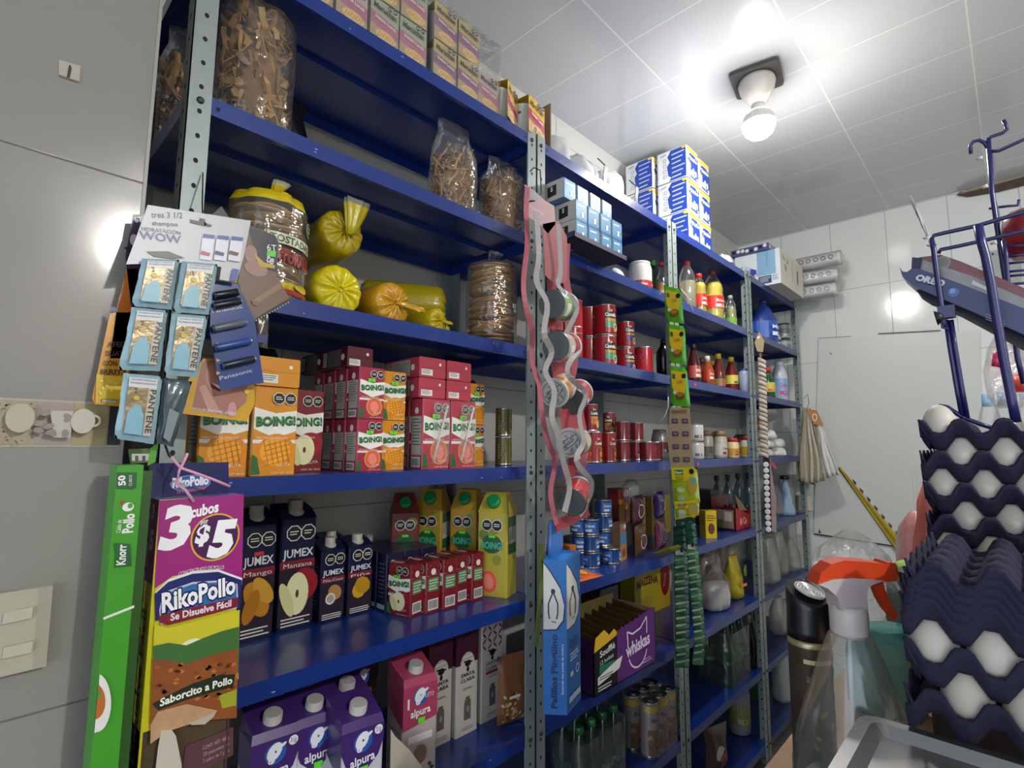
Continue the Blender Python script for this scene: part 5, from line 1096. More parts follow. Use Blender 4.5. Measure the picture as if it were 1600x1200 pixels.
# shelf 5 rack 3
z = SH[4] + .0005
def yb(mb, w, d, h):
    f = front(mb, w, d); f.ell(w * .5, h * .35, w * .3, h * .2, G('#6a3a34')); f.lines(w * .1, w * .9, h * .8, h * .08, 3, h * .03, G('#4a3a1a')); l = lside(mb, w, d); l.rect(d * .1, h * .1, d * .9, h * .9, G('#c0a41c')); l.lines(d * .2, d * .7, h * .8, h * .1, 4, h * .03, G('#6a4a1a'))
Kind(scene_box, .06, .055, .13, '#c9ac1e', yb, 'box').put(XP(1108, 1.12, z + .06), 1.125, z, 'yellow box standing alone near the front of the fifth shelf', 'box', rz=-35)
def redbox():
    r = empty('display_box'); mb = MB(); R_ = G('#a01c22', .35); w, d, h, t = .24, .13, .12, .003
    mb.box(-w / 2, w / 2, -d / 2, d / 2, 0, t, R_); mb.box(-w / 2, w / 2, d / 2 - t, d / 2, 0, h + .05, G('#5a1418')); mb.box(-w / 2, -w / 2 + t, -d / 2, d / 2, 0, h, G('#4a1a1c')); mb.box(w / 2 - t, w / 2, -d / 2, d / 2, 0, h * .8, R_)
    mb.loft([[(-w / 2, -d / 2, 0), (w / 2, -d / 2, 0), (w / 2, -d / 2 + t, 0), (-w / 2, -d / 2 + t, 0)], [(-w / 2, -d / 2, h), (w / 2, -d / 2, h * .5), (w / 2, -d / 2 + t, h * .5), (-w / 2, -d / 2 + t, h)]], R_, True, False)
    f = front(mb, w, d); f.k = 2; f.ell(w * .3, h * .35, .014, .02, G('#e08a80')); f.ell(w * .6, h * .3, .02, .012, G('#d86a5a'), ang=.5); f.ring(w * .48, h * .38, .012, .018, G('#e8c8a8'), 14)
    l = lside(mb, w, d); l.rect(d * .08, h * .1, d * .92, h * .88, G('#8a7468')); l.rect(d * .1, h * .1, d * .5, h * .45, G('#4a6a3c')); l.rect(d * .55, h * .4, d * .85, h * .8, G('#c9b8a8')); mb.build('box_body', r)
    q = MB(); q.loft([[(w * .0, -d * .3, h * .8), (w / 2, -d * .3, h * .7), (w / 2, -d * .28, h * .7), (0, -d * .28, h * .8)], [(w * .1, -d * .1, h * 1.45), (w * .42, -d * .1, h * 1.1), (w * .42, -d * .08, h * 1.1), (w * .1, -d * .08, h * 1.45)]], m('#9a7c5a', .7), True, False); q.build('lid_flap', r); return r
Kind(redbox).put(3.0 - .03, 1.165, z, 'red open coffee sachet box with a torn cardboard lid', 'display box')
for i in range(5): Kind(packet, .07, .12, .015, m('#6a1a20', .25), ['#c9a8a0', '#2c1a18'], i).put(2.88 + i * .037, 1.16 + .02 * (i % 2), z + .006, 'dark red sachet standing in the open red box, %s from the left' % ORD[i], 'sachet', 'sachets in the red box', rz=20 + wob(20))
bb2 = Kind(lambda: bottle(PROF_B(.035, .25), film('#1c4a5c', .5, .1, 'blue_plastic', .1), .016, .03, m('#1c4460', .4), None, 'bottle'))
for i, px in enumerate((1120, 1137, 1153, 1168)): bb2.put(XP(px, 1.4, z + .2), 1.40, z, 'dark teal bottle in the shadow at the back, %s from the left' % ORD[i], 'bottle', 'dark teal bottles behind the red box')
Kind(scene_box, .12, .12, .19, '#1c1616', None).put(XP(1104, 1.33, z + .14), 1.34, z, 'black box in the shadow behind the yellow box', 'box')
# shelf 6 rack 3
z = SH[5] + .0005
def sugar():
    r = empty('sugar_bag'); mb = MB(); bagshape(mb, [(0, .08, .05), (.01, .10, .065), (.06, .105, .068), (.115, .098, .06), (.118, .05, .03)], m('#c9cac8', .55, bump=.2), 26, 5, .04, 3); mb.build('sugar', r)
    b = MB(); bagshape(b, [(0, .082, .052), (.01, .103, .068), (.06, .108, .071), (.118, .103, .064), (.155, .07, .04, .01, 0, 2), (.19, .02, .018, .03, 0, 3), (.21, .03, .02, .03, 0, 3)], film('#e8dcdc', .16, .1, wr=.9), 26, 7, .06, 3); b.build('clear_bag', r); return r
Kind(sugar).put(2.71, 1.165, z, 'clear knotted bag of white sugar on the sixth shelf', 'sugar bag')
mb = MB(); bagshape(mb, [(0, .05, .04), (.01, .065, .05), (.12, .06, .045), (.19, .05, .02), (.22, .055, .008)], m('#b8a420', .3, bump=.6, coat=.3), 22, 5, .06, 3); f = Fr(mb, (0, 0, 0), (1, 0, 0), (0, 0, 1), (0, -1, 0), cyl=(.066, 0)); f.k = 6; f.rect(-.04, .07, .03, .085, G('#d88a1c')); f.ell(0, .15, .02, .03, G('#7a8a1c'))
o = mb.build('snack_bag'); o.location = (2.965, 1.17, z); tag(o, 'olive and yellow bag standing right of the sugar', 'bag')
for i, (px, c) in enumerate(((1105, '#5a5250'), (1125, '#6a625c'), (1145, '#77706a'))):
    mb = MB(); bagshape(mb, [(0, .08, .05), (.1, .09, .06), (.2, .06, .05), (.27, .05, .02)], film(('#a8a09a', '#b0a8a0', '#8a8680')[i], .4, .15, wr=.9), 20, 6, .1, i); o = mb.build('plastic_bag'); o.location = (XP(px, 1.37, z + .15), 1.375, z); tag(o, 'greyish crumpled bag behind the sugar, %s from the left' % ORD[i], 'plastic bag', 'greyish bags behind the sugar')
# shelf 7 rack 3
z = SH[6] + .0005
sg2 = Kind(lambda: bottle([(.036, 0), (.042, .01), (.04, .1), (.042, .16), (.036, .2), (.016, .26), (.015, .275)], film('#143a22', .6, .08, 'dark_green_bottle', .1, 10), .017, .022, m('#1f5a34', .4), (.1, .16, '#1c3c2a', '', '#6a8a74'), 'soda_bottle')); g = 'dark green soda bottles in the wrapped pack on the third rack'
for i in range(6): sg2.put(2.735 + .09 * (i % 3), 1.13 + .09 * (i // 3), z, 'dark green soda bottle, %s row, %s from the left, under the sugar shelf' % (['front', 'back'][i // 3], ORD[i % 3]), 'soda bottle', g)
mb = MB(); mb.rbox(2.685, 2.962, 1.082, 1.268, z, z + .25, .04, film('#c8d8cc', .12, wr=.9, scale=16)); tag(mb.build('shrink_wrap', recenter=True), 'shrink wrap around the dark green bottles on the third rack', 'plastic wrap')
bk = Kind(lambda: bottle(PROF_B(.036, .26), m('#0c0c0e', .15), .014, .04, m('#6a6864', .35), None, 'bottle')); bk.put(3.02, 1.12, z, 'black glass bottle standing at the fourth post', 'bottle'); bk.put(3.16, 1.16, z, 'black bottle just past the fourth post', 'bottle')
# bottom shelf rack 3
z = SH[7] + .0005
wy = Kind(lambda: bottle([(.045, 0), (.055, .008), (.056, .2), (.045, .24), (.026, .27), (.024, .28)], m('#a9a8b0', .3), .028, .03, m('#a39fa8', .3), (.05, .17, '#a8a028', '', '#c8c4c4'), 'bottle'))
wy.put(XP(1155, 1.2, z + .1), 1.2, z, 'white bottle with yellow label on the bottom shelf', 'bottle')
sp = Kind(lambda: bottle([(.04, 0), (.046, .01), (.044, .12), (.047, .2), (.03, .27), (.016, .31), (.015, .32)], film('#2c8a2c', .55, .08, 'bright_green_bottle', .1, 10), .017, .022, m('#2a8a34', .4), (.12, .2, '#2c8428', '', '#c8e0c8'), 'soda_bottle'))
sp.put(XP(1186, 1.25, z + .15), 1.25, z, 'bright green soda bottle on the bottom shelf', 'soda bottle')
Kind(packet, .17, .2, .05, m('#5a4438', .3), ['#c9c0b4', '#8a7868', '#a03030'], 9).put(XP(1122, 1.14, z + .08), 1.15, z, 'brown and white snack bag on the bottom shelf', 'snack packet', rz=-15)
# ================================================================ RACK 4
z = SH[0] + .0005
def whitebox():
    w, d, h = .50, .30, .21; mb = MB(); c = m('#c9c4b8', .6); mb.box(-w / 2, w / 2, -d / 2, d / 2, 0, h, c, left=m('#c6cdd2', .55))
    l = lside(mb, w, d); l.rect(d * .5, h * .3, d * .9, h, G('#7fa2bf')); l.rect(d * .52, h * .06, d * .8, h * .28, G('#2c3454')); l.lines(d * .55, d * .78, h * .23, h * .04, 4, h * .015, G('#b8c4cc')); l.text('PLÁSTICO', d * .7, h * .75, h * .08, G('#4a6a8c'), width=h * .4, ang=-PI / 2); l.lines(d * .82, d * .95, h * .25, h * .04, 4, h * .015, G('#6a7484'))
    f = front(mb, w, d); f.text('No. 50', w * .22, h * .72, h * .22, G('#34302c'), bold=.01, ang=-.1); f.text('78', w * .2, h * .45, h * .24, G('#34302c'), bold=.01, ang=-.1); f.line([(w * .5, h * .9), (w * .5, h * .3)], .006, G('#34302c')); f.rect(w * .7, h * .3, w * .76, h * .7, G('#6a645c'))
    return mb.build('cardboard_box')
Kind(whitebox).put(3.62, 1.11, z, 'white cardboard box with a pale blue side panel on the far rack, handwritten numbers', 'cardboard box', sc=(.95, .9, 1.05), rz=0)
mb = MB(); mb.box(3.36, 3.84, 1.03, 1.26, z + .222, z + .262, m('#5a5c78', .4, var=.5, scale=25), left=m('#3c4474', .4)); f = Fr(mb, (3.36, 1.03, z + .222), (1, 0, 0), (0, 0, 1), (0, -1, 0))
for q in range(10): f.ell(.03 + q * .045, .02 + wob(.008), .018, .012, G(random.choice(['#c9c8c4', '#26262c', '#8a88a0', '#c0a030'])), 8, ang=q)
l = Fr(mb, (3.36, 1.26, z + .222), (0, -1, 0), (0, 0, 1), (-1, 0, 0))
for q in range(8): l.ell(.02 + q * .027, .02 + wob(.008), .012, .012, G(random.choice(['#c9c8c4', '#1c1c22', '#5a5a90'])), 8, ang=q)
tag(mb.build('magazine_pack', recenter=True), 'flat dark patterned pack lying on top of the white cardboard box', 'pack')
mb = MB(); bagshape(mb, [(0, .06, .04), (.02, .08, .05), (.05, .06, .04), (.07, .02, .02)], film(density=.35, wr=1.), 20, 7, .15, 8); o = mb.build('plastic_bag'); o.location = (3.80, 1.12, z + .2625); tag(o, 'crumpled clear bag on the right end of the patterned pack', 'plastic bag')
Kind(softpack, .11, .1, .09, '#c4c6cc', 9, ((-.04, .02, -.01, .03, '#2c3c8a'), (.0, .02, .03, .028, '#b03a44'))).put(2.93, 1.14, z, 'white crumpled pack beside the toilet paper on the third rack', 'plastic bag')
Kind(softpack, .12, .1, .08, '#9fa4b8', 11, ((-.05, .02, .0, .05, '#24348a'), (.0, .01, .03, .03, '#b8303c'))).put(3.20, 1.12, z, 'blue and red printed pack left of the white cardboard box', 'plastic bag')
def foam_roll(L, R):
    r = empty('cup_sleeve_pack'); mb = MB(); M_ = Matrix.Rotation(PI / 2, 4, 'X'); mb.M = M_
    pr = []
    for i in range(13): pr += [(R * .92, L * i / 13), (R, L * (i + .15) / 13)]
    mb.lathe(pr + [(R * .7, L)], m('#c9cac8', .5), 20); mb.build('foam_cups', r)
    b = MB(); b.M = M_; bagshape(b, [(-.012, R * .4, R * .5), (0, R * 1.05, R * 1.05), (L, R * 1.08, R * 1.06), (L + .015, R * .5, R * .2, 0, 0, 2)], film(density=.2, wr=.9), 20, 5, .04, 4); b.build('clear_sleeve', r)
    q = MB(); f = Fr(q, (-R * .98 - .008, 0, -R * .4), (0, -1, 0), (0, 0, 1), (-1, 0, 0)); f.k = 4
    for i in range(5): f.ring(L * (.12 + .17 * i), R * .45, R * .22, R * .32, G('#5a5c60'), 12)
    q.build('printed_rings', r); return r
fr_ = Kind(foam_roll, .26, .048); g = 'packs of foam cups jutting from the end of the far rack'
for i, (x, y, zz_, a) in enumerate(((4.0, 1.04, .052, 2), (4.02, 1.06, .15, 0), (3.99, 1.03, .155, 6), (4.04, 1.0, .255, -2))):
    if i == 1: continue
    fr_.put(3.93, y + .02, z + zz_ + (.0 if i else 0), 'clear-wrapped pack of white foam cups, %s of the pile beyond the cardboard box' % ['bottom', '', 'middle', 'top'][i], 'foam cups', g, rz=a + 4)
# detergents
z = SH[1] + .0005
dt = Kind(lambda: bottle([(.07, 0), (.082, .01), (.085, .12), (.075, .17), (.045, .24), (.02, .27), (.018, .285)], m('#26408c', .3, coat=.3), .022, .025, m('#1c2c6a', .35), (.04, .15, '#2c58b0', 'Más', '#e8ecf4'), 'detergent_bottle', sx=.7))
dt.put(XP(1196, 1.14, z + .12), 1.15, z, 'blue detergent bag-shaped bottle with a white flower print, far rack', 'detergent', rz=40); dt.put(XP(1211, 1.2, z + .12), 1.25, z, 'blue detergent bottle standing behind the flower one', 'detergent', rz=40)
w2 = Kind(lambda: bottle([(.04, 0), (.044, .006), (.044, .09), (.035, .1)], m('#b8bcb8', .3), .038, .02, m('#3a5a50', .4), (.01, .07, '#8a9490', '', '#d8dcd8'), 'jar'))
for t in range(2): w2.put(XP(1226, 1.17, z + .06), 1.17, z + t * .117, 'white jar with dark lid beside the blue detergent, %s of two' % ['lower', 'upper'][t], 'jar', 'white jars on the far rack')
z = SH[2] + .0005
bl_ = Kind(lambda: bottle([(.04, 0), (.048, .008), (.048, .16), (.04, .2), (.024, .24), (.022, .25)], m('#b4bcc6', .3), .026, .03, m('#c0c4c8', .35), (.03, .15, '#7fa0c8', 'Cloro', '#c02a6a'), 'bleach_bottle'))
bl_.put(XP(1219, 1.13, z + .1), 1.13, z, 'white bleach bottle with blue label on the far rack', 'bleach'); bl_.put(XP(1212, 1.2, z + .12), 1.23, z, 'grey bleach bottle standing behind the labelled one', 'bleach')
gd_ = Kind(lambda: bottle(PROF_B(.038, .19), m('#1c4a28', .25), .018, .03, m('#c0282c', .35), (.04, .1, '#c9b84a', '', '#c03a2a'), 'bottle')); gd_.put(XP(1201, 1.12, z + .06), 1.12, z, 'dark green bottle with red cap by the fourth post', 'bottle'); gd_.put(XP(1210, 1.16, z + .06) , 1.17, z, 'green bottle with yellow label between red-capped and bleach bottles', 'bottle', sc=.85)
z = SH[3] + .0005
pl = Kind(softpack, .17, .15, .055, '#c6c6c4', 12, ()); g = 'white plastic bags piled on the far rack'
for i, (x, y, q, a) in enumerate(((3.42, 1.16, 0, 10), (3.62, 1.15, 0, 70), (3.52, 1.17, .054, 30), (3.66, 1.17, .056, 110), (3.50, 1.16, .108, 60))): pl.put(x, y, z + q, 'white folded plastic bag, %s' % ['bottom left', 'bottom right', 'middle left', 'middle right', 'top of the pile'][i], 'plastic bag', g, rz=a)
Kind(packet, .14, .07, .05, m('#7c2026', .35), ['#a82a30'], 3).put(3.50, 1.17, z + .165, 'dark red packet lying on the pile of white bags', 'packet')
z = SH[4] + .0005
Kind(lambda: bottle([(.05, 0), (.055, .006), (.055, .03), (.045, .05), (.02, .2), (.008, .22)], m('#8ca6c2', .35), .012, .01, m('#8a7a78', .4), (.06, .061, '#c8c03a', '', '#c8c03a'), 'bottle')).put(XP(1228, 1.13, z + .06), 1.13, z, 'cone-shaped bottle with pale blue base on the far rack', 'bottle')
Kind(lambda: bottle([(.05, 0), (.056, .006), (.056, .16), (.04, .2), (.025, .22)], m('#a9a4a2', .3), .03, .04, m('#1c1a22', .35), (.03, .15, '#a09894', '', '#4a2a2c'), 'bottle')).put(XP(1237, 1.16, z + .1), 1.2, z, 'white bottle with black cap and portrait label', 'bottle')
mb = MB(); mb.lathe([(.05, 0), (.05, .10)], m('#c9c6b8', .7), 24, cap=False); mb.lathe([(.05, .1), (.02, .1), (.02, .0), (.05, .0)], m('#b8b4a4', .7), 24, cap=False); o = mb.build('paper_roll'); o.location = (XP(1257, 1.12, z + .05), 1.12, z); tag(o, 'cream paper roll at the end of the far rack', 'paper roll')
mb = MB(); bagshape(mb, [(0, .05, .04), (.02, .06, .05), (.14, .05, .04), (.2, .02, .02)], film('#d8d0d8', .3, .1, wr=1), 20, 6, .1, 8); o = mb.build('plastic_bag'); o.location = (XP(1213, 1.15, z + .08), 1.16, z); tag(o, 'clear bag with green and yellow contents by the fourth post', 'plastic bag')
for si, (z_, items) in enumerate(((SH[5], ((1207, 1.12, .26), (1222, 1.14, .27), (1240, 1.13, .2))), (SH[6], ((1222, 1.16, .22), (1236, 1.12, .2))), (SH[7], ((1228, 1.13, .34), (1243, 1.2, .28))))):
    for i, (px, Y, h) in enumerate(items):
        mb = MB(); bagshape(mb, [(0, .06, .045), (.02, .07, .055), (h * .6, .066, .05), (h, .045, .02)], film(['#b4b4ac', '#cfcfca', '#d8d8d8'][si], [.35, .45, .75][si], .2, wr=1.0), 20, 6, .1, 9 + i + si * 3); o = mb.build('plastic_bag'); o.location = (XP(px, Y, z_ + .1), Y + .02, z_ + .0005)
        tag(o, '%s crumpled bag on the far rack, %s shelf, %s' % (['clear', 'grey', 'white'][si], ['sixth', 'seventh', 'bottom'][si], ['near the post', 'in the middle', 'at the end'][i if len(items) == 3 else i * 2]), 'plastic bag', 'bags on the lower shelves of the far rack')
# ================================================================ HANGING GOODS AT THE FIRST POST
def hanger(px0, px1, Y0, Y1, col='#26262a', r=.0013): return [atY(*px0, Y0), atY(*px1, Y1)]
def oriented(A, B, up=Vector((0, 0, 1))):
    """matrix whose +Z runs from B (base) to A (lid), origin at B"""
    z_ = (A - B).normalized(); x_ = up.cross(z_); x_.normalize(); y_ = z_.cross(x_)
    return Matrix(((x_[0], y_[0], z_[0], B[0]), (x_[1], y_[1], z_[1], B[1]), (x_[2], y_[2], z_[2], B[2]), (0, 0, 0, 1)))
# big bouillon display box
Yf = .93
A = atY(249, 782, Yf); Bq = atY(381, 772, Yf); zb = .93; zt = A[2] + .001
X0, X1 = A[0], Bq[0]; dep = .045
r = empty('display_box', ((X0 + X1) / 2, Yf, zb), world=True)
mb = MB(); mag, yel = G('#9c2478', .3), G('#c9c01c', .3); zs = atY(300, 905, Yf)[2]; zo = atY(300, 1120, Yf)[2]
mb.box(X0, X1, Yf, Yf + dep, zo, zt, yel, left=yel, top=G('#5a5698')); 
mb.box(X0, X1, Yf + .004, Yf + dep, zb, zo, G('#4a3a22', .8)); mb.box(X0, X0 + .003, Yf, Yf + dep, zb, zo, yel); mb.box(X1 - .003, X1, Yf, Yf + dep, zb, zo, G('#4a3038'))
s = Sheet(mb, 'Y', Yf)
s.poly([(249, 782), (381, 772), (378, 905), (350, 893), (310, 893), (270, 900), (241, 920)], mag)
s.ell((337, 839), 37, 37, G('#d8b028'), 32); s.ell((337, 839), 34.5, 34.5, G('#5a1a5c'), 32); s.ell((337, 839), 33, 34, G('#4a1450'), 32)
s.text('3', (246, 858), (294, 850), 64, G('#f0eef0'), bold=.05, shear=.18)
s.text('cubos', (297, 809), (341, 799), 17, G('#f0eef0'), bold=.04, shear=.15); s.text('por', (313, 819), (325, 817), 8, G('#f0eef0'), bold=.02)
s.text('$', (303, 849), (325, 846), 27, G('#f0eef0'), bold=.05, shear=.15); s.text('5', (322, 869), (360, 864), 53, G('#f4f2f4'), bold=.06, shear=.18)
s.poly([(242, 924), (262, 905), (300, 892), (340, 889), (378, 903), (376, 918), (340, 903), (300, 905), (262, 920), (244, 940)], G(WHITE))
s.poly([(241, 928), (262, 909), (300, 896), (340, 893), (377, 906), (374, 950), (310, 950), (242, 970)], G('#1c2468'))
s.text('CONCENTRADO DE POLLO', (278, 900), (349, 889), 6.5, G(WHITE), arch=3)
s.poly([(248, 952), (254, 925), (300, 909), (345, 906), (370, 912), (371, 938), (369, 950), (310, 962), (250, 975)], G('#c9c6d8')); s.poly([(250, 953), (256, 928), (300, 912), (345, 909), (368, 914), (369, 940), (310, 955), (251, 970)], G('#2a6aa8'))
s.poly([(246, 962), (310, 946), (372, 932), (369, 948), (340, 956), (262, 976), (249, 972)], G('#7c1c2c'))
s.text('RikoPollo', (251, 957), (368, 925), 31, G('#141850'), bold=.09); s.text('RikoPollo', (252, 956), (367, 925), 30, G('#f2f0f4'), bold=.035)
s.text('Se Disuelve Fácil', (265, 969), (360, 946), 11, G('#e8d8dc'), bold=.03)
s.poly([(240, 975), (262, 980), (373, 952), (371, 1060), (236, 1060)], G('#c9bf2c')); s.ell((298, 1010), 18, 13, G('#e4e2c0'))
s.poly([(238, 1008), (262, 1003), (290, 1007), (318, 995), (345, 985), (372, 978), (371, 1050), (238, 1050)], G('#3f6a34'))
s.poly([(237, 1028), (262, 1030), (290, 1036), (330, 1022), (370, 1012), (368, 1120), (233, 1130)], G('#8a4a1e', .4, var=.3))
rnd = random.Random(3)
for q in range(60):
    x, y = 238 + rnd.random() * 125, 1036 + rnd.random() * 55; s.poly([(x, y), (x + 6, y - 4), (x + 11, y - 1), (x + 5, y + 3)], G(rnd.choice(['#a05a28', '#6c3416', '#b86c34', '#7a3c1c']))); s.fr.k -= 1
s.fr.k += 1
s.poly([(236, 1098), (262, 1084), (300, 1066), (340, 1053), (366, 1052), (362, 1072), (330, 1080), (290, 1092), (246, 1108)], G('#1c2a16')); s.text('Saborcito a Pollo', (248, 1102), (361, 1066), 12, G('#eeeadc'), bold=.03, arch=2)
s.poly([(234, 1130), (245, 1110), (290, 1098), (338, 1108), (330, 1118), (262, 1140), (233, 1160)], G('#b8906a', .5, var=.3))
s.poly([(340, 1085), (368, 1075), (367, 1100), (345, 1105)], G('#9aa028'))
ls = Fr(mb, (X0, Yf + dep, 0), (0, -1, 0), (0, 0, 1), (-1, 0, 0)); ls.k = 2
ls.rect(.002, zs, dep - .001, zt - .001, G('#7c1c62')); ls.text('5', dep * .5, zt - .075, .04, G(WHITE), bold=.05); ls.text('3', dep * .45, zt - .03, .03, G(WHITE), bold=.04); ls.text('Se Disuelve Fácil', dep * .58, zs - .17, .03, G('#15121c'), ang=PI / 2, width=.26, bold=.03)
mb.build('box_body', r)
mb = MB(); s = Sheet(mb, 'Y', Yf + dep - .004); s.slab([(233, 724), (357, 722), (358, 772), (233, 780)], .002, G('#141a58', .3)); s.fr.k = 2; s.ell((298, 755), 31, 13, G('#8a8cc0')); s.ell((298, 755), 29.5, 11.5, G('#2a5a9a')); s.text('RikoPollo', (269, 762), (326, 756), 15, G('#eceaf2'), bold=.05); s.text('Se Disuelve Fácil', (276, 771), (320, 764), 5, G('#c8505a'), bold=.03); mb.build('header_card', r)
mb = MB(); s = Sheet(mb, 'Y', Yf - .006); s.slab([(252, 1142), (268, 1140), (275, 1150), (284, 1195), (286, 1230), (240, 1230), (247, 1170)], .002, m('#c2b8a8', .6)); s.slab([(295, 1130), (338, 1112), (334, 1120), (320, 1132), (300, 1133)], .002, m('#b5a894', .6)); mb.build('torn_flap', r)
mb = MB(); s = Sheet(mb, 'Y', Yf + .001); s.slab([(290, 1166), (365, 1136), (364, 1180), (300, 1210), (284, 1210)], .002, G('#5a3a40')); s.fr.k = 2; s.text('CONT. NET. 480 g', (317, 1172), (358, 1154), 6, G('#b09aa0')); s.text('20 paquetes de', (317, 1182), (358, 1164), 6, G('#b09aa0')); s.text('3 cubos de 7 g c/u', (317, 1192), (358, 1174), 6, G('#b09aa0')); mb.build('front_lip', r)
for i, (a, b) in enumerate((((318, 1128), (296, 1190)), ((332, 1122), (308, 1185)), ((345, 1118), (322, 1178)))):
    mb = MB(); mb.tube([atY(*a, Yf + .012 + i * .003), atY(*b, Yf + .012 + i * .003)], .007, m(['#6a6a2c', '#5a5a24', '#77742f'][i], .35, bump=.4), 8); mb.build('cube_packet', r)
tag(r, 'tall magenta and yellow bouillon display box with torn opening, hung on the first post', 'display box')
# pink twine bow
mb = MB(); T = m('#d89ab8', .5)
Yt = Yf - .004
mb.tube([atY(268, 714, Yt), atY(282, 731, Yt), atY(330, 748, Yt), atY(359, 760, Yt)], .0022, T); mb.tube([atY(293, 708, Yt), atY(288, 720, Yt), atY(280, 735, Yt), atY(276, 756, Yt), atY(290, 766, Yt), atY(303, 784, Yt)], .0022, T)
tag(mb.build('twine_tie', recenter=True), 'pink twine knotted through the top of the bouillon box', 'twine')
# green bouillon box beside the wall
r = empty('display_box', (.18, .91, .9), world=True); mb = MB(); gx0 = atY(183, 735, .905)[0]; gx1 = atY(224, 735, .905)[0]; gz = atY(200, 727, .905)[2]
mb.box(gx0, gx1, .905, .955, .93, gz, G('#3f9426', .3)); s = Sheet(mb, 'Y', .905)
s.poly([(183, 738), (214, 738), (213, 762), (207, 765), (181, 764)], G('#1f5a30')); s.text('50', (196, 758), (195, 742), 9, G(WHITE), bold=.04); s.text('CUBOS', (206, 759), (206, 742), 4, G(WHITE))
s.text('Pollo', (207, 832), (210, 802), 14, G(WHITE), bold=.04); s.text('Caldo de', (188, 832), (190, 812), 6, G(WHITE), bold=.01); s.ell((200, 792), 9, 7, G('#e8e6e0')); s.ell((190, 785), 3, 3, G('#b03a34')); s.ell((203, 790), 4, 4, G('#4a9a3a'))
s.poly([(177, 848), (203, 850), (205, 884), (178, 886), (180, 868)], G('#1c5a30')); s.text('Knorr', (195, 882), (197, 850), 12, G(WHITE), bold=.03, shear=.1)
s.poly([(161, 964), (209, 945), (209, 949), (161, 968)], G('#e0dfd8')); 
def half(c, rx, ry, mt):
    P = [(c[0] + rx * math.sin(t), c[1] - ry * math.cos(t)) for t in [PI * i / 14 for i in range(15)]]
    s.fr.poly([(gx0 + .0005, s.uv(*P[0])[1])] + [(max(gx0 + .0005, s.uv(*p)[0]), s.uv(*p)[1]) for p in P] + [(gx0 + .0005, s.uv(*P[-1])[1])], mt)
half((150, 1097), 23, 46, G('#dddbd6')); half((147, 1095), 17, 28, G('#b8642a')); half((146, 1084), 12, 10, G('#6a8a2c'))
mb.build('box_body', r); tag(r, 'tall bright green chicken stock box hanging between the wall and the magenta box', 'display box')
mb = MB(); mb.box(gx1 + .001, gx1 + .017, .93, .968, .93, gz - .01, G('#2c5a1c', .4)); tag(mb.build('stock_box', recenter=True), 'narrow green box edge with shade painted into its dark colour, left of the magenta box', 'box')  # strip behind the green box; its shade is put into the darker green
mb = MB(); s = Sheet(mb, 'Y', .955); s.slab([(203, 702), (244, 700), (243, 722), (206, 724)], .012, G('#4a6a34', .3)); s.fr.k = 2; s.poly([(206, 709), (236, 709), (236, 720), (206, 720)], G('#c0bfb8')); s.poly([(211, 712), (216, 712), (216, 720), (211, 720)], G('#4a4a48')); s.poly([(222, 712), (227, 712), (227, 720), (222, 720)], G('#4a4a48')); s.poly([(235, 700), (248, 690), (242, 722), (230, 728)], G('#4fa02c')); tag(mb.build('green_packet', recenter=True), 'small green packet with a barcode tucked above the tall green box', 'packet')
# orange razor cards
mb = MB(); s = Sheet(mb, 'Y', .972); s.slab([(208, 335), (224, 335), (224, 480), (205, 480), (196, 400)], .002, G('#3a2448', .3)); s.slab([(198, 420), (216, 420), (216, 560), (172, 560), (183, 480)], .002, G('#b8641c', .3)); s.slab([(172, 488), (210, 488), (196, 636), (148, 632), (144, 622)], .0025, G('#c98a1c', .3)); s.fr.k = 14
s.poly([(150, 585), (204, 590), (196, 634), (148, 631)], G('#c9a41e')); 
for t, y, x in (('AFEITADO', 542, 167), ('SUAVE', 556, 164), ('CON', 571, 161), ('IRRITA', 585, 157)): s.text(t, (x, y), (x + 7 * len(t), y + 1), 8, G('#3a1c14'), bold=.03)
s.text('6T', (210, 349), (223, 349), 9, G(WHITE)); s.ell((208, 376), 6, 9, G('#b9a8b0')); s.poly([(192, 388), (206, 385), (204, 398)], G('#14121a')); s.ell((176, 484), 5, 4, G('#2a3a7a'))
for x, y in ((158, 596), (166, 603), (160, 607), (173, 610), (156, 615), (180, 600)): s.ell((x, y), 2.4, 2.2, G('#dcc04a'), 8)
s.poly([(157, 623), (182, 625), (181, 631), (157, 629)], G('#8a6a34')); s.text('DETENGA', (159, 629), (180, 630), 4, G(WHITE))
r_ = mb.build('razor_card', recenter=True); tag(r_, 'orange razor card with dark lettering against the left wall', 'razor card')
mb = MB(); s = Sheet(mb, 'Y', .965); s.slab([(318, 560), (396, 565), (398, 630), (386, 658), (372, 657), (274, 645), (290, 600)], .0025, G('#c99a1c', .3)); s.fr.k = 2
s.poly([(316, 565), (345, 560), (388, 575), (385, 628), (360, 650), (300, 640), (308, 600)], G('#a06a5a')); s.ell((345, 590), 24, 26, G('#b07a68')); s.poly([(327, 597), (350, 605), (343, 612), (330, 606)], G('#7a2024')); s.poly([(329, 598), (347, 604), (343, 608)], G('#e8e0dc')); s.poly([(310, 605), (320, 600), (345, 645), (325, 643)], G('#b88a7c')); s.ell((362, 640), 7, 12, G('#c08a90')); s.text('HIPOALERGÉNICA PIEL SENSIBLE', (298, 641), (368, 649), 5, G(WHITE)); s.ell((290, 628), 3, 3, G('#d8b83a')); s.ell((385, 612), 4, 4, G('#d8b83a'))
tag(mb.build('razor_card', recenter=True), 'orange card showing a smiling face, hanging in front of the mango cartons', 'razor card')
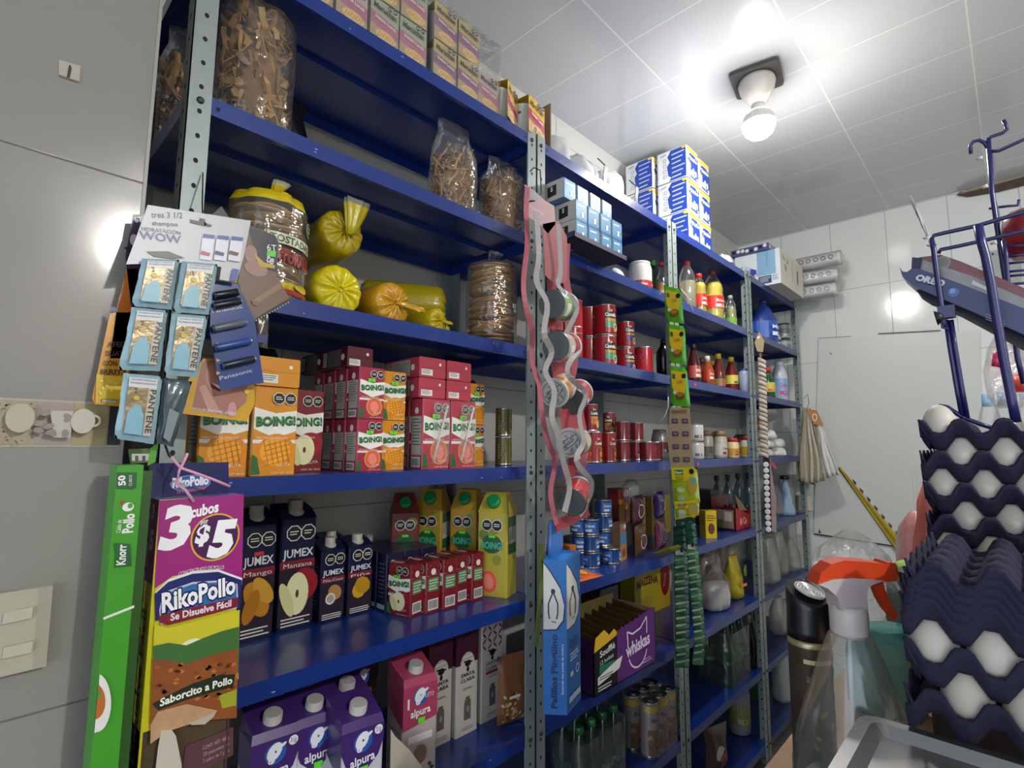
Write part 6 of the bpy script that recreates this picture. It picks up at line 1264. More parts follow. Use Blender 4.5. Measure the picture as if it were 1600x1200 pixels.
# white shampoo header card with sachets
mb = MB(); s = Sheet(mb, 'Y', .925)
s.slab([(231, 320), (392, 345), (381, 400), (369, 441), (343, 437), (346, 417), (288, 410), (197, 413), (213, 370)], .0012, m('#b9b8bc', .35)); s.fr.k = 3
s.text('tres 3 1/2', (236, 340), (285, 341), 9, G('#1c1a20'), bold=.01, shear=.2); s.text('shampoo', (238, 352), (278, 354), 7, G('#33303a'), bold=.01); s.text('HIDRATACIÓN', (221, 360), (282, 367), 6, G('#4a4854')); s.text('WOW', (218, 373), (283, 381), 13, G('#2e3a80'), bold=.01)
s.poly([(296, 343), (310, 346), (312, 341), (320, 343), (320, 349), (331, 352), (329, 355), (312, 352), (297, 348)], G('#101014')); s.poly([(228, 393), (262, 393), (288, 403), (270, 405), (240, 401)], G('#0c0c10'))
for i, x in enumerate((316, 338, 360)): s.poly([(x, 366 + i * 2), (x + 19, 368 + i * 2), (x + 14, 408 + i), (x - 5, 405 + i)], G('#d0cfd6')); s.poly([(x + 1, 366 + i * 2), (x + 19, 368 + i * 2), (x + 18, 374 + i * 2), (x, 372 + i * 2)], G('#3a4690')); s.poly([(x - 2, 392), (x + 12, 396), (x + 10, 401), (x - 4, 398)], G(['#a03a50', '#2c3468', '#5a2430'][i]))
s.poly([(362, 420), (372, 422), (368, 440), (358, 438)], G('#2c4a8c'))
tag(mb.build('header_card', recenter=True), 'white shampoo header card with violet WOW lettering and handwriting, hung on the first post', 'hang card')
def sachet(c, tl, tr, br, bl, label, Y=.917, dark=False):
    mb = MB(); s = Sheet(mb, 'Y', Y); E = m('#86a6b0' if not dark else '#3c5058', .2, coat=.6, bump=.6, scale=60)
    s.pillow([tl, tr, br, bl], .006, E, 12); s.fr.k += 3
    def q(u, v): a = Vector(tl) * (1 - u) * (1 - v) + Vector(tr) * u * (1 - v) + Vector(br) * u * v + Vector(bl) * (1 - u) * v; return (a[0], a[1])
    if not dark:
        s.poly([q(.14, .14), q(.86, .14), q(.86, .86), q(.14, .86)], m('#7d6d50', .3, .4, var=.6, scale=45, bump=.6)); s.poly([q(.14, .06), q(.86, .06), q(.86, .2), q(.14, .2)], G('#c9c8cc')); s.poly([q(.66, .2), q(.86, .2), q(.86, .9), q(.66, .9)], G('#b9b0a0'))
        for v in (.1, .15): s.text('TRATAMIENTO HIDRATANTE', q(.18, v), q(.82, v), 2.6, G('#4a484e'))
        s.poly([q(.18, .9), q(.2, .6), q(.34, .48), q(.5, .46), q(.62, .6), q(.64, .9)], G('#78aabb')); s.ell(q(.38, .36), 5, 4, G('#c0a428'), 10); s.text('2', q(.3, .28), q(.38, .28), 7, G('#2a2418'))
        s.text('PANTENE', q(.70, .22), q(.70, .86), 8.5, G('#1c1814'), bold=.01)
    else: s.poly([q(.35, .45), q(.8, .5), q(.7, .95), q(.3, .9)], G('#7a8488'))
    o = mb.build('shampoo_sachet', recenter=True); return tag(o, label, 'sachet', 'shampoo sachets hanging from the white card')
g = sachet
g(0, (222, 404), (280, 406), (268, 484), (206, 478), 'blue shampoo sachet, top left of the hanging sheet'); g(0, (284, 408), (340, 413), (326, 492), (270, 487), 'blue shampoo sachet, top right of the hanging sheet')
g(0, (206, 480), (262, 485), (250, 580), (186, 578), 'blue shampoo sachet, middle left of the hanging sheet'); g(0, (268, 490), (325, 494), (308, 590), (256, 585), 'blue shampoo sachet, middle right of the hanging sheet')
g(0, (193, 583), (254, 588), (240, 694), (179, 685), 'blue shampoo sachet, lowest of the hanging sheet'); g(0, (256, 590), (300, 596), (270, 698), (243, 692), 'dark back side of a sachet, right of the lowest one', .93, True)
# battery blister strip
r = empty('battery_card', tuple(atY(370, 600, .94)), world=True); mb = MB(); s = Sheet(mb, 'Y', .94); s.slab([(330, 438), (372, 444), (398, 500), (412, 598), (345, 610), (328, 520)], .002, G('#1c3a7c', .25)); s.fr.k = 2; s.text('Panasonic', (332, 489), (379, 481), 8, G('#c0c4d0'), bold=.02); s.text('Panasonic', (344, 594), (394, 581), 6, G('#c0c4d0')); 
for y in (535, 560, 580): s.poly([(338, y), (344, y + 3), (338, y + 6)], G('#c9a428'))
mb.build('blister_card', r)
for i, (a, b) in enumerate((((335, 462), (374, 456)), ((334, 478), (378, 470)), ((332, 514), (386, 503)), ((336, 544), (394, 532)), ((348, 572), (400, 560)))):
    mb = MB(); A, B_ = atY(*a, .933), atY(*b, .933); L = (B_ - A).length; mb.M = oriented(B_, A); mb.lathe([(.002, 0), (.0058, .0005), (.0062, .002), (.0062, L * .93), (.0058, L * .95), (.0022, L * .955), (.0022, L)], [m('#7c8490', .3, .7), m('#10141e', .3), G(['#14161e', '#181c28', '#5a5f6c', '#2c4a8a', '#1c2434'][i], .3), m('#8a90a0', .3, .6), m('#8a90a0', .3, .6), m('#b0b0b0', .3, .8)], 12); mb.build('battery', r)
tag(r, 'blue battery blister strip hanging beside the shampoo sachets', 'battery card')
# brown gadget card with sticker
mb = MB(); s = Sheet(mb, 'Y', .952); s.slab([(384, 350), (430, 368), (436, 378), (432, 430), (452, 466), (392, 502), (372, 440)], .002, G('#6e5444', .35)); s.fr.k = 2
s.poly([(386, 352), (430, 368), (434, 378), (432, 425), (412, 420), (398, 390)], G('#1f1c30')); s.ell((392, 397), 10, 14, G('#a07a74')); s.ell((400, 420), 18, 12, G('#9a746a')); s.poly([(396, 395), (412, 410), (430, 415), (428, 420), (405, 416)], G('#b89a30')); s.text('6T', (417, 391), (432, 393), 10, G(WHITE)); s.poly([(417, 391), (431, 393), (430, 402), (416, 400)], G('#57c838')); s.text('te', (414, 408), (426, 414), 14, G('#c8c4c8'), bold=.03)
s.poly([(392, 470), (436, 442), (440, 450), (396, 478)], G('#87694f')); s.ell((399, 474), 6, 4, G('#7a5c46'))
tag(mb.build('gadget_card', recenter=True), 'brown and navy blister card with a green sticker, in front of the printed tostada bag', 'hang card')
mb = MB(); s = Sheet(mb, 'Y', .958); s.slab([(388, 492), (446, 462), (454, 470), (392, 506)], .002, G('#1a1a1c', .4)); s.fr.k = 2
for q in range(14): x = 396 + q * 4.1; s.ell((x, 503 - q * 2.3), 1.1, 1.1, G('#c8c4bc'), 6)
tag(mb.build('black_card', recenter=True), 'black card with a perforated edge peeking out under the brown blister card', 'hang card')
mb = MB(); s = Sheet(mb, 'Y', .962); s.pillow([(398, 488), (420, 490), (418, 545), (398, 540)], .006, m('#5a5550', .25, .4, var=.6, scale=30), 8); s.fr.k = 30; s.poly([(400, 522), (416, 525), (414, 538), (400, 535)], G('#1c2a6a')); tag(mb.build('foil_packet', recenter=True), 'crumpled silvery packet hanging behind the battery strip', 'packet')
mb = MB(); s = Sheet(mb, 'Y', .97); s.slab([(326, 340), (346, 322), (358, 340), (345, 360)], .002, G('#1a1416', .4)); tag(mb.build('card_corner', recenter=True), 'black card corner sticking up behind the white header card', 'hang card')
mb = MB(); mb.tube([atY(317, 270, 1.05), atY(316, 320, 1.0), atY(317, 345, .93), atY(322, 350, .92)], .0012, m('#141416')); tag(mb.build('wire_hook', recenter=True), 'thin black wire hook holding the cards on the first post', 'hook')
mb = MB(); mb.tube([atY(258, 695, .96), atY(264, 712, .945), atY(279, 725, Yt)], .0016, m('#202024')); tag(mb.build('wire_hook', recenter=True), 'black wire loop above the magenta box', 'hook')
# ================================================================ CHIP CANS ON STRIPS AT THE SECOND POST
def chip_can(body, accent):
    R, L = .041, .092; r = empty('chip_can'); mb = MB()
    mb.lathe([(R * .95, 0), (R, .003), (R * .97, .006)], m('#6a6e70', .35, .5), 26, cap=False); mb.lathe([(R * .95, .001), (.002, .002)], m('#505658', .4, .3), 26)
    mb.lathe([(R * .97, .006), (R * .97, L * .55)], G(body, .25), 26, cap=False); mb.lathe([(R * .97, L * .55), (R * .97, L - .006)], G(accent, .25), 26, cap=False)
    f = Fr(mb, (0, 0, 0), (1, 0, 0), (0, 0, 1), (0, -1, 0), cyl=(R * .97, 0))
    for a in (-1.5, .6): f.rect(a * R, .02, (a + .9) * R, .045, G(WHITE)); f.lines(a * R + .004, (a + .7) * R, .04, .006, 3, .002, G('#6a2a2a'))
    mb.build('can_body', r)
    l = MB(); l.lathe([(R * .99, L - .008), (R * 1.04, L - .006), (R * 1.04, L), (R * .98, L + .001)], m('#c9c8c6', .3), 28, cap=False); l.lathe([(R * .98, L + .0005), (.001, L - .0003)], m('#a9a9a8', .35), 28, cap=False)
    f = Fr(l, (0, 0, L - .0002), (1, 0, 0), (0, 1, 0), (0, 0, 1)); K = G('#3c3e40'); f.k = 2
    f.text('PRINGLES', 0, -.006, .014, K, width=.044, bold=.03, ang=.75)
    for sg in (1, -1): f.line([(-.028, sg * .0 - .016 + .003 * sg), (-.012, .006 * sg - .004 + .004), (.012, .02), (.024, .024)] if sg > 0 else [(-.024, -.026), (-.01, -.02), (.014, -.004), (.03, .014)], .0022, K)
    for q in range(7):
        a = q * .9 + .4; x, y = .024 * math.cos(a), .024 * math.sin(a); f.line([(x, y), (x * .75 + .006, y * .75 + .006)], .002, K); f.line([(x + .005, y - .004), (x * .7 + .008, y * .7)], .002, K)
    f.ring(0, 0, .032, .0335, K, 28); l.build('lid', r); return r
ka, kb, kc, kd = Kind(chip_can, '#b9b0a0', '#c9821c'), Kind(chip_can, '#c03a34', '#b8424a'), Kind(chip_can, '#8fae72', '#6a8a5a'), Kind(chip_can, '#b8aca0', '#a02c34')
def cc(k, A, YA, B, YB, label):
    pa, pb = atY(*A, YA), atY(*B, YB); k.put(0, 0, 0, label, 'chip can', 'small chip cans hanging at the second post', M=oriented(pb + (pa - pb).normalized() * .09, pb))
# A = lid end, B = base end
cc(kc, (905, 485), .945, (862, 475), .90, 'topmost chip can, clear grey base toward us and green band')
cc(kd, (908, 545), .95, (868, 540), .90, 'second chip can down, grey open base facing left')
cc(ka, (848, 627), .90, (882, 603), .955, 'orange chip can with its zigzag-patterned lid facing left')
cc(kb, (912, 603), .99, (895, 628), .935, 'red chip can behind the orange one, dark base down')
cc(ka, (870, 694), .90, (905, 690), .96, 'lower chip can with patterned lid facing left')
cc(kb, (912, 752), .965, (893, 785), .905, 'lowest chip can with its dark round base toward us')
r = empty('hanging_strip', tuple(atY(870, 500, .98)), world=True)
pk_, sv = m('#a85a64', .3, coat=.3), m('#a8a4a4', .25, .2)
for i, (pts, mt, Yv, wd) in enumerate((
    ([(824, 292), (822, 330), (824, 380), (818, 440), (822, 480), (832, 520), (830, 560), (842, 600), (846, 640), (856, 690), (868, 720), (860, 770), (870, 820)], pk_, .915, .018),
    ([(838, 330), (842, 400), (838, 440), (855, 475), (850, 520), (862, 550), (852, 580), (866, 610), (862, 650), (872, 680), (880, 720), (890, 760), (882, 800)], sv, .885, .02),
    ([(872, 350), (876, 420), (872, 445), (886, 460), (902, 480), (890, 510), (884, 525), (905, 540), (888, 570), (890, 590), (915, 615), (905, 650), (912, 690), (900, 720), (925, 755), (915, 790), (905, 805)], sv, .885, .018),
    ([(886, 380), (884, 430), (890, 470), (888, 510), (898, 560), (893, 600), (905, 640), (914, 690), (912, 720), (905, 740)], pk_, .96, .03),
    ([(862, 430), (864, 500), (875, 560), (885, 600), (890, 660), (896, 720), (890, 750)], m('#98444e', .35), .985, .04))):
    mb = MB(); P = [atY(x, y, Yv + .012 * math.sin(j * 1.3)) for j, (x, y) in enumerate(pts)]
    Q = []
    for a, b in zip(P, P[1:]): Q += [a, a.lerp(b, .5)]
    mb.ribbon(P, wd * .85, mt, .0012, side=(1, -.3, 0), smooth=4); mb.build('paper_strip', r)
mb = MB(); s = Sheet(mb, 'Y', .925); s.slab([(820, 288), (835, 298), (850, 312), (866, 322), (868, 350), (856, 365), (845, 352), (824, 338)], .001, m('#b8949a', .3, coat=.3)); s.fr.k = 2; s.ell((834, 306), 7, 9, G('#9a9496'), 16); s.text('Pringles', (827, 325), (848, 337), 6, G('#d8c4c8'))
s.slab([(848, 350), (872, 345), (886, 370), (886, 440), (868, 445), (852, 430)], .001, m('#a8626a', .3, coat=.3)); mb.build('header_card', r)
mb = MB(); s = Sheet(mb, 'Y', .95); s.slab([(868, 812), (918, 792), (922, 805), (870, 832)], .001, m('#b04a54', .35)); mb.build('connector_card', r)
for pp, c in (([(874, 640), (912, 636), (914, 675), (880, 680)], '#b04450'), ([(876, 725), (900, 728), (898, 748), (884, 752)], '#c02c34'), ([(850, 492), (880, 498), (880, 516), (855, 512)], '#a84850'), ([(860, 566), (892, 566), (893, 590), (864, 590)], '#9a3a42')):
    mb = MB(); s = Sheet(mb, 'Y', .95); s.slab(pp, .001, m(c, .35)); mb.build('connector_card', r)
tag(r, 'pink and silver paper strips holding the chip cans at the second post', 'hanging strip')
mb = MB(); mb.tube([atY(828, 268, 1.04), atY(834, 262, 1.03), atY(844, 266, 1.02), atY(846, 300, .98), atY(840, 314, .93), atY(828, 314, .92)], .002, m('#16161a', .4)); tag(mb.build('wire_hook', recenter=True), 'black wire hook near the top of the second post', 'hook')
# toothpick box
A = atY(848, 872, .95); Bq = atY(886, 875, .95); zb = atY(870, 1120, .95)[2]
r = empty('toothpick_box', (A[0] + .04, .99, zb), world=True); mb = MB(); B1 = G('#1c6ab8', .35)
c0 = atY(849, 873, .985); c1 = atY(885, 877, .935); c2 = atY(906, 870, .965)
e1 = Vector((c1[0] - c0[0], c1[1] - c0[1], 0)); e2 = Vector((c2[0] - c1[0], c2[1] - c1[1], 0)); zt = c0[2] - .002
b0 = Vector((c0[0], c0[1], zb)); 
mb.loft([[tuple(b0), tuple(b0 + e1), tuple(b0 + e1 + e2), tuple(b0 + e2)], [tuple(v + Vector((0, 0, zt - zb))) for v in (b0, b0 + e1, b0 + e1 + e2, b0 + e2)]], B1, True, False)
H = zt - zb; w1, w2 = e1.length, e2.length
n1 = Vector((e1[1], -e1[0], 0)).normalized(); n2 = Vector((e2[1], -e2[0], 0)).normalized()
f = Fr(mb, b0, e1.normalized(), (0, 0, 1), n1); f2 = Fr(mb, b0 + e1, e2.normalized(), (0, 0, 1), n2)
for ff, ww, tx in ((f, w1, 1), (f2, w2, 0)):
    ff.poly([(0.0, H * .985), (ww * .3, H * .93), (ww * .75, H * .82), (ww * .96, H * .7), (ww * .9, H * .6), (ww * .6, H * .535), (0.0, H * .53)], G('#141c50'))
    ff.poly([(0.0, H * .975), (ww * .28, H * .92), (ww * .72, H * .81), (ww * .9, H * .7), (ww * .84, H * .605), (ww * .55, H * .545), (0.0, H * .54)], G('#dcd9d0'))
    ff.ell(ww * .42, H * .79, ww * .1, H * .018, G('#141c50'), 10)
    for sg in (-1, 1): ff.line([(ww * .42 + sg * ww * .03, H * .775), (ww * .42 + sg * ww * .2, H * .71), (ww * .42 + sg * ww * .2, H * .65), (ww * .42 + sg * ww * .15, H * .61)], ww * .06, G('#141c50'))
    ff.line([(ww * .35, H * .595), (ww * .55, H * .588)], H * .006, G('#222222'))
f.text('Palillos Pingüino', w1 * .58, H * .275, w1 * .36, G('#14235c'), width=H * .47, ang=PI / 2, bold=.03); f.text('Redondo dos puntas de madera', w1 * .86, H * .29, w1 * .13, G('#dfe6f0'), width=H * .32, ang=PI / 2, bold=.01)
f2.text('Palillo', w2 * .5, H * .43, w2 * .2, G('#14235c'), width=w2 * .6); f2.text('Pingüino', w2 * .5, H * .4, w2 * .2, G('#14235c'), width=w2 * .7); f2.lines(w2 * .2, w2 * .8, H * .36, H * .02, 3, H * .008, G('#dfe6f0')); f2.rect(w2 * .2, H * .22, w2 * .4, H * .25, G('#d8dce0')); f2.ring(w2 * .7, H * .24, w2 * .08, w2 * .12, G('#d8dce0'), 12); f2.rect(w2 * .1, H * .06, w2 * .9, H * .1, G('#c8d0d8'))
mb.build('box_body', r); mb = MB(); tA = b0 + Vector((0, 0, H)); mb.loft([[tuple(tA + e2 * .0), tuple(tA + e1), tuple(tA + e1 + e2), tuple(tA + e2)], [tuple(tA + e2 * .4 + Vector((0, 0, .012))), tuple(tA + e1 + e2 * .3 + Vector((0, 0, .014))), tuple(tA + e1 + e2 + Vector((0, 0, .006))), tuple(tA + e2 + Vector((0, 0, .01)))]], G('#2a7ac8', .35), True, False); mb.build('top_flap', r)
tag(r, 'tall blue toothpick box with white rounded emblem panels, hung on the second post', 'toothpick box')
mb = MB(); P = [atY(845, 850, 1.0), atY(846, 900, .99), atY(842, 950, .98), atY(838, 1010, .98)]; mb.ribbon(P, .014, m('#5a6a2c', .6, var=.3), .004); tag(mb.build('twine_bundle', recenter=True), 'olive green frayed twine hanging along the second post beside the toothpick box', 'twine')
# ================================================================ STRIPS AT THE THIRD POST (plane X)
XV = 2.02
g = 'green and yellow seasoning packets hanging in a strip'
def packet_px(tl, tr, br, bl, label, X=XV, kind=0):
    mb = MB(); s = Sheet(mb, 'X', X); s.pillow([tl, tr, br, bl], .009, m('#55a81e' if kind < 2 else '#a8b41e', .25, coat=.4, bump=.3), 10); s.fr.k += 4
    def q(u, v): a = Vector(tl) * (1 - u) * (1 - v) + Vector(tr) * u * (1 - v) + Vector(br) * u * v + Vector(bl) * (1 - u) * v; return (a[0], a[1])
    if kind < 2:
        s.poly([q(.15, .12), q(.9, .12), q(.9, .5), q(.75, .72), q(.3, .72), q(.15, .5)], G('#d8b41c')); s.ell(q(.55, .74), 7, 6.5, G('#6a4a1c'), 12); s.ell(q(.55, .7), 5, 3.5, G('#a8742c'), 10); s.ell(q(.28, .66), 2.6, 3, G('#c9c8c0'), 10); s.poly([q(.2, .2), q(.36, .2), q(.36, .32), q(.2, .32)], G('#1f6a34')); s.ell(q(.85, .22), 3.6, 4, G('#101012'), 8); s.text('Criolla', q(.45, .45), q(.75, .4), 6, G('#7a3a14'))
    else:
        s.poly([q(.06, .03), q(.94, .03), q(.9, .4), q(.06, .35)], G('#d8bc1e')); s.poly([q(.18, .08), q(.5, .08), q(.5, .22), q(.18, .22)], G('#1f6a34')); s.text('Knorr', q(.2, .19), q(.48, .19), 5, G(WHITE), bold=.03); s.ell(q(.82, .12), 4, 4.5, G('#101012'), 8); s.text('POLLO', q(.2, .35), q(.5, .35), 6, G('#8a6a14'), bold=.02); s.ell(q(.8, .5), 7, 14, G('#c09a3a'), 12); s.poly([q(.75, .3), q(.95, .3), q(.95, .45), q(.75, .45)], G('#5fae9a')); s.ell(q(.35, .62), 6, 4, G('#b8c8a0'), 10); s.ell(q(.35, .85), 6, 4, G('#9ab08a'), 10); s.poly([q(.04, .93), q(.96, .93), q(.9, .985), q(.1, .985)], G('#d8c41e'))
    return tag(mb.build('seasoning_packet', recenter=True), label, 'seasoning packet', g)
packet_px((1037, 446), (1064, 452), (1069, 506), (1041, 502), 'topmost green and yellow seasoning packet on the third post')
packet_px((1043, 506), (1070, 510), (1073, 570), (1046, 567), 'second green and yellow seasoning packet from the top')
packet_px((1046, 571), (1073, 575), (1079, 636), (1049, 634), 'third green and yellow seasoning packet, just above the brown card')
packet_px((1048, 729), (1089, 730), (1094, 785), (1053, 788), 'broad yellow-green stock packet below the brown card', XV, 2)
packet_px((1053, 786), (1093, 784), (1092, 805), (1056, 811), 'small lower stock packet peeking under the broad one', XV + .01, 2)
mb = MB(); s = Sheet(mb, 'X', XV); s.slab([(1047, 637), (1077, 637), (1081, 690), (1084, 730), (1048, 729), (1043, 690)], .002, m('#a8906a', .6)); s.fr.k = 2
for i, y in enumerate((654, 674, 694, 714)):
    for x in (1049 + i, 1065 + i): s.poly([(x, y), (x + 10, y), (x + 10.5, y + 8), (x + .5, y + 8)], G('#5a4a58')); s.poly([(x + 2, y + 3), (x + 8, y + 2), (x + 7, y + 6)], G('#8a8088'))
s.text('CHOCO', (1050, 646), (1074, 645), 5, G('#5a4428'), bold=.03)
tag(mb.build('display_card', recenter=True), 'brown cardboard display strip with eight little square windows', 'display card')
mb = MB(); mb.tube([atX(1026, 662, XV), atX(1038, 652, XV), atX(1044, 636, XV), atX(1044, 620, XV)], .002, m('#c9c2bc', .5)); mb.tube([atX(1064, 452, XV - .01), atX(1074, 464, XV - .01), atX(1083, 486, XV - .01)], .0022, m('#c9aab0', .5)); mb.tube([atX(1028, 463, XV - .01), atX(1036, 454, XV - .01)], .0022, m('#c9c2bc', .5))
tag(mb.build('twine_tie', recenter=True), 'pale string tied around the third post between the packets', 'string')
def chain(pts, wd, n, label, X, top):
    r = empty('packet_chain', tuple(atX(*pts[0], X)), world=True)
    Q = [Vector(p) for p in pts]; tot = sum((b - a).length for a, b in zip(Q, Q[1:]))
    def at(t):
        d = t * tot
        for a, b in zip(Q, Q[1:]):
            L = (b - a).length
            if d <= L: return a + (b - a) * (d / L)
            d -= L
        return Q[-1]
    for i in range(n):
        a, b = at(i / n), at((i + 1) / n); big = (b - a).length; mb = MB(); s = Sheet(mb, 'X', X + .004 * (i % 2))
        c = top if i < 3 else ['#3f6a44', '#4a7a4c', '#33583a'][i % 3]
        s.pillow([(a[0] - wd / 2, a[1]), (a[0] + wd / 2, a[1] + 1), (b[0] + wd / 2, b[1] + big * .5), (b[0] - wd / 2, b[1] + big * .45)], .008, m(c, .3, coat=.4, var=.35, scale=40), 6); s.fr.k += 2
        if i == 3: s.poly([(a[0] - wd * .3, a[1] + 2), (a[0] + wd * .3, a[1] + 2), (b[0] + wd * .3, b[1] - 1), (b[0] - wd * .3, b[1] - 1)], G('#b8b8a8')); s.ell((a[0] + wd * .15, a[1] + 4), 2.6, 2.6, G('#101012'), 8)
        elif i > 3: s.poly([(a[0] - wd * .35, a[1] + big * .5), (a[0] + wd * .35, a[1] + big * .3), (a[0] + wd * .35, a[1] + big * .55), (a[0] - wd * .35, a[1] + big * .8)], G(random.choice(['#9ab09a', '#7a9a7c', '#b0b8a4'])))
        mb.build('packet', r)
    return tag(r, label, 'packet chain')
chain([(1063, 822), (1064, 900), (1066, 960), (1066, 1038)], 22, 19, 'left dark green chain of folded seasoning packets hanging low on the third post', 2.02, '#15402a')
chain([(1078, 815), (1083, 870), (1089, 940), (1094, 1000), (1090, 1034)], 18, 20, 'right slanting green chain of folded seasoning packets, red and white near its top', 2.0, '#1a4a30')
mb = MB(); s = Sheet(mb, 'X', 2.025); s.slab([(1055, 812), (1085, 808), (1090, 845), (1058, 850)], .002, m('#153824', .4)); s.fr.k = 2; s.text('KNORR', (1066, 820), (1082, 817), 3.5, G('#c8d0c4')); tag(mb.build('header_card', recenter=True), 'dark green header card above the two green packet chains', 'hang card')
# ================================================================ STRIPS AT THE FOURTH POST
r = empty('packet_chain', tuple(atX(1190, 520, 3.02)), world=True)
for i in range(22):
    y = 560 + i * 7.0; x = 1188 + i * .18; mb = MB(); s = Sheet(mb, 'X', 3.02 - .004 * (i % 2)); s.pillow([(x - 4, y - 2), (x + 9, y + 3), (x + 9, y + 9), (x - 4, y + 5)], .008, m(['#a89a8c', '#b8ac9e'][i % 2], .4), 5); mb.build('packet', r)
mb = MB(); s = Sheet(mb, 'X', 3.015); s.slab([(1186, 518), (1194, 533), (1192, 550), (1183, 549), (1179, 535)], .003, m('#a08a68', .6)); s.fr.k = 2; s.ell((1185, 527), 2.2, 2, G('#e0dcd0')); mb.build('header_card', r)
mb = MB(); s = Sheet(mb, 'X', 3.022); s.slab([(1186, 549), (1190, 549), (1190, 562), (1187, 562)], .002, m('#7a5a4a', .6)); mb.build('neck', r)
tag(r, 'beige zigzag chain of small packets hanging down the fourth post', 'packet chain')
r = empty('button_card', tuple(atX(1197, 775, 3.024)), world=True)
mb = MB(); s = Sheet(mb, 'X', 3.024); s.slab([(1192, 712), (1202, 712), (1206, 832), (1196, 832)], .002, m('#2a2a34', .5)); mb.build('backing_card', r)
for i in range(12):
    mb = MB(); c = atX(1197 + i * .35, 726 + i * 9.2, 3.021); mb.M = Matrix.Translation(c) @ Matrix.Rotation(-PI / 2, 4, 'Y'); mb.lathe([(.0145, 0), (.0145, .004), (.011, .006)], m('#dcdad8', .35), 16); mb.build('round_tab', r)
tag(r, 'dark card with a column of twelve white round tabs on the fourth post', 'hang card')
mb = MB(); s = Sheet(mb, 'X', 3.03); s.slab([(1196, 705), (1202, 715), (1212, 780), (1213, 832), (1206, 830), (1204, 775)], .004, m('#a08a88', .5, var=.4, scale=80)); s.slab([(1200, 716), (1214, 730), (1212, 733), (1200, 722)], .002, m('#b0525c', .5)); tag(mb.build('pink_strip', recenter=True), 'pinkish printed strip hanging beside the white-tab card', 'hanging strip')
for (px, py, XX) in ((1186, 524, 3.015), (1197, 714, 3.024), (1198, 708, 3.03)):
    e = atX(px, py, XX); mb = MB(); mb.tube([(3.08, 1.0575, e[2] + .03), (3.06, 1.03, e[2] + .035), tuple(e + Vector((0, .0, .012))), tuple(e + Vector((.002, 0, -.004)))], .0018, m('#3c3e40', .4, .5)); tag(mb.build('wire_hook', recenter=True), 'small wire hook on the fourth post, %s' % ('holding the beige zigzag chain' if py == 524 else ('holding the white-tab card' if py == 714 else 'holding the pink strip')), 'hook')
# rags at the last post
r = empty('rag_bundle', tuple(atX(1262, 640, 3.92)), world=True)
rnd = random.Random(5)
cols_ = ['#8f8a72', '#a39c88', '#9a9078', '#b0aa98', '#857d68', '#a8a294', '#c9c8c2', '#c4c2bc']
for i in range(8):
    mb = MB(); top_ = (1256 + i * 2.4, 637 + (i > 4) * 6); bot = (1252 + i * 7.2, [752, 755, 757, 754, 752, 747, 744, 742][i]); XX = 3.90 + .006 * (i % 3)
    def fn(u, v, i=i, top_=top_, bot=bot, XX=XX):
        wv = 3 + 12 * min(1, v * 1.3); px = top_[0] + (bot[0] - top_[0]) * (v ** .8) + (u - .5) * wv + 1.5 * math.sin(v * 7 + i); py = top_[1] + (bot[1] - top_[1]) * v
        return tuple(atX(px, py, XX + .02 * math.sin(u * 9 + i) * v))
    mb.grid(fn, 8, 14, m(cols_[i], .9, var=.3, bump=.6, scale=120)); o = mb.build('cloth', r); md = o.modifiers.new('s', 'SOLIDIFY'); md.thickness = .006
mb = MB(); s = Sheet(mb, 'X', 3.88); s.slab([(1260, 639), (1276, 641), (1287, 665), (1272, 663)], .002, m('#b07a40', .5)); s.fr.k = 2; s.ell((1273, 652), 4, 6, G('#e0dcd4')); s.ell((1273, 652), 2.6, 4.6, G('#b07a40')); mb.build('paper_tag', r)
tag(r, 'bundle of beige and grey knitted cleaning cloths with an orange tag at the last post', 'cleaning cloths')
mb = MB(); mb.tube([atX(1256, 622, 3.93), atX(1262, 616, 3.93), atX(1264, 630, 3.91), atX(1260, 641, 3.90)], .002, m('#3a3a3c')); tag(mb.build('wire_hook', recenter=True), 'thin wire hook holding the cloth bundle', 'hook')
# yellow notched strip leaning against the back wall
mb = MB(); s = Sheet(mb, 'X', 4.131); s.slab([(1309, 731), (1312, 729), (1412, 850), (1406, 866)], .004, m('#b89a14', .4)); s.slab([(1310, 733), (1311, 731), (1405, 868), (1402, 862)], .006, m('#6a6454', .5)); s.fr.k = 2
for q in range(8): x, y = 1330 + q * 11.2, 748 + q * 13.5; s.poly([(x + 2, y), (x + 8, y + 6), (x + 7, y + 10), (x + 3, y + 5)], G('#3a3212'))
s.poly([(1318, 738), (1322, 741), (1408, 854), (1404, 858)], G('#8a7410')); tag(mb.build('yellow_strip', recenter=True), 'long yellow strip with dark notches leaning diagonally on the white board', 'strip')
# ================================================================ COUNTER AND FOREGROUND
CT = 1.03
mb = MB(); mb.box(.50, 2.9, -.9, .305, CT - .04, CT, m('#a9825a', .45, var=.15, scale=8)); mb.box(.54, 2.86, -.86, .27, FLOOR, CT - .04, m('#8c8a84', .5)); tag(mb.build('counter', recenter=True), 'shop counter with a tan top under the scale and the eggs', 'counter')
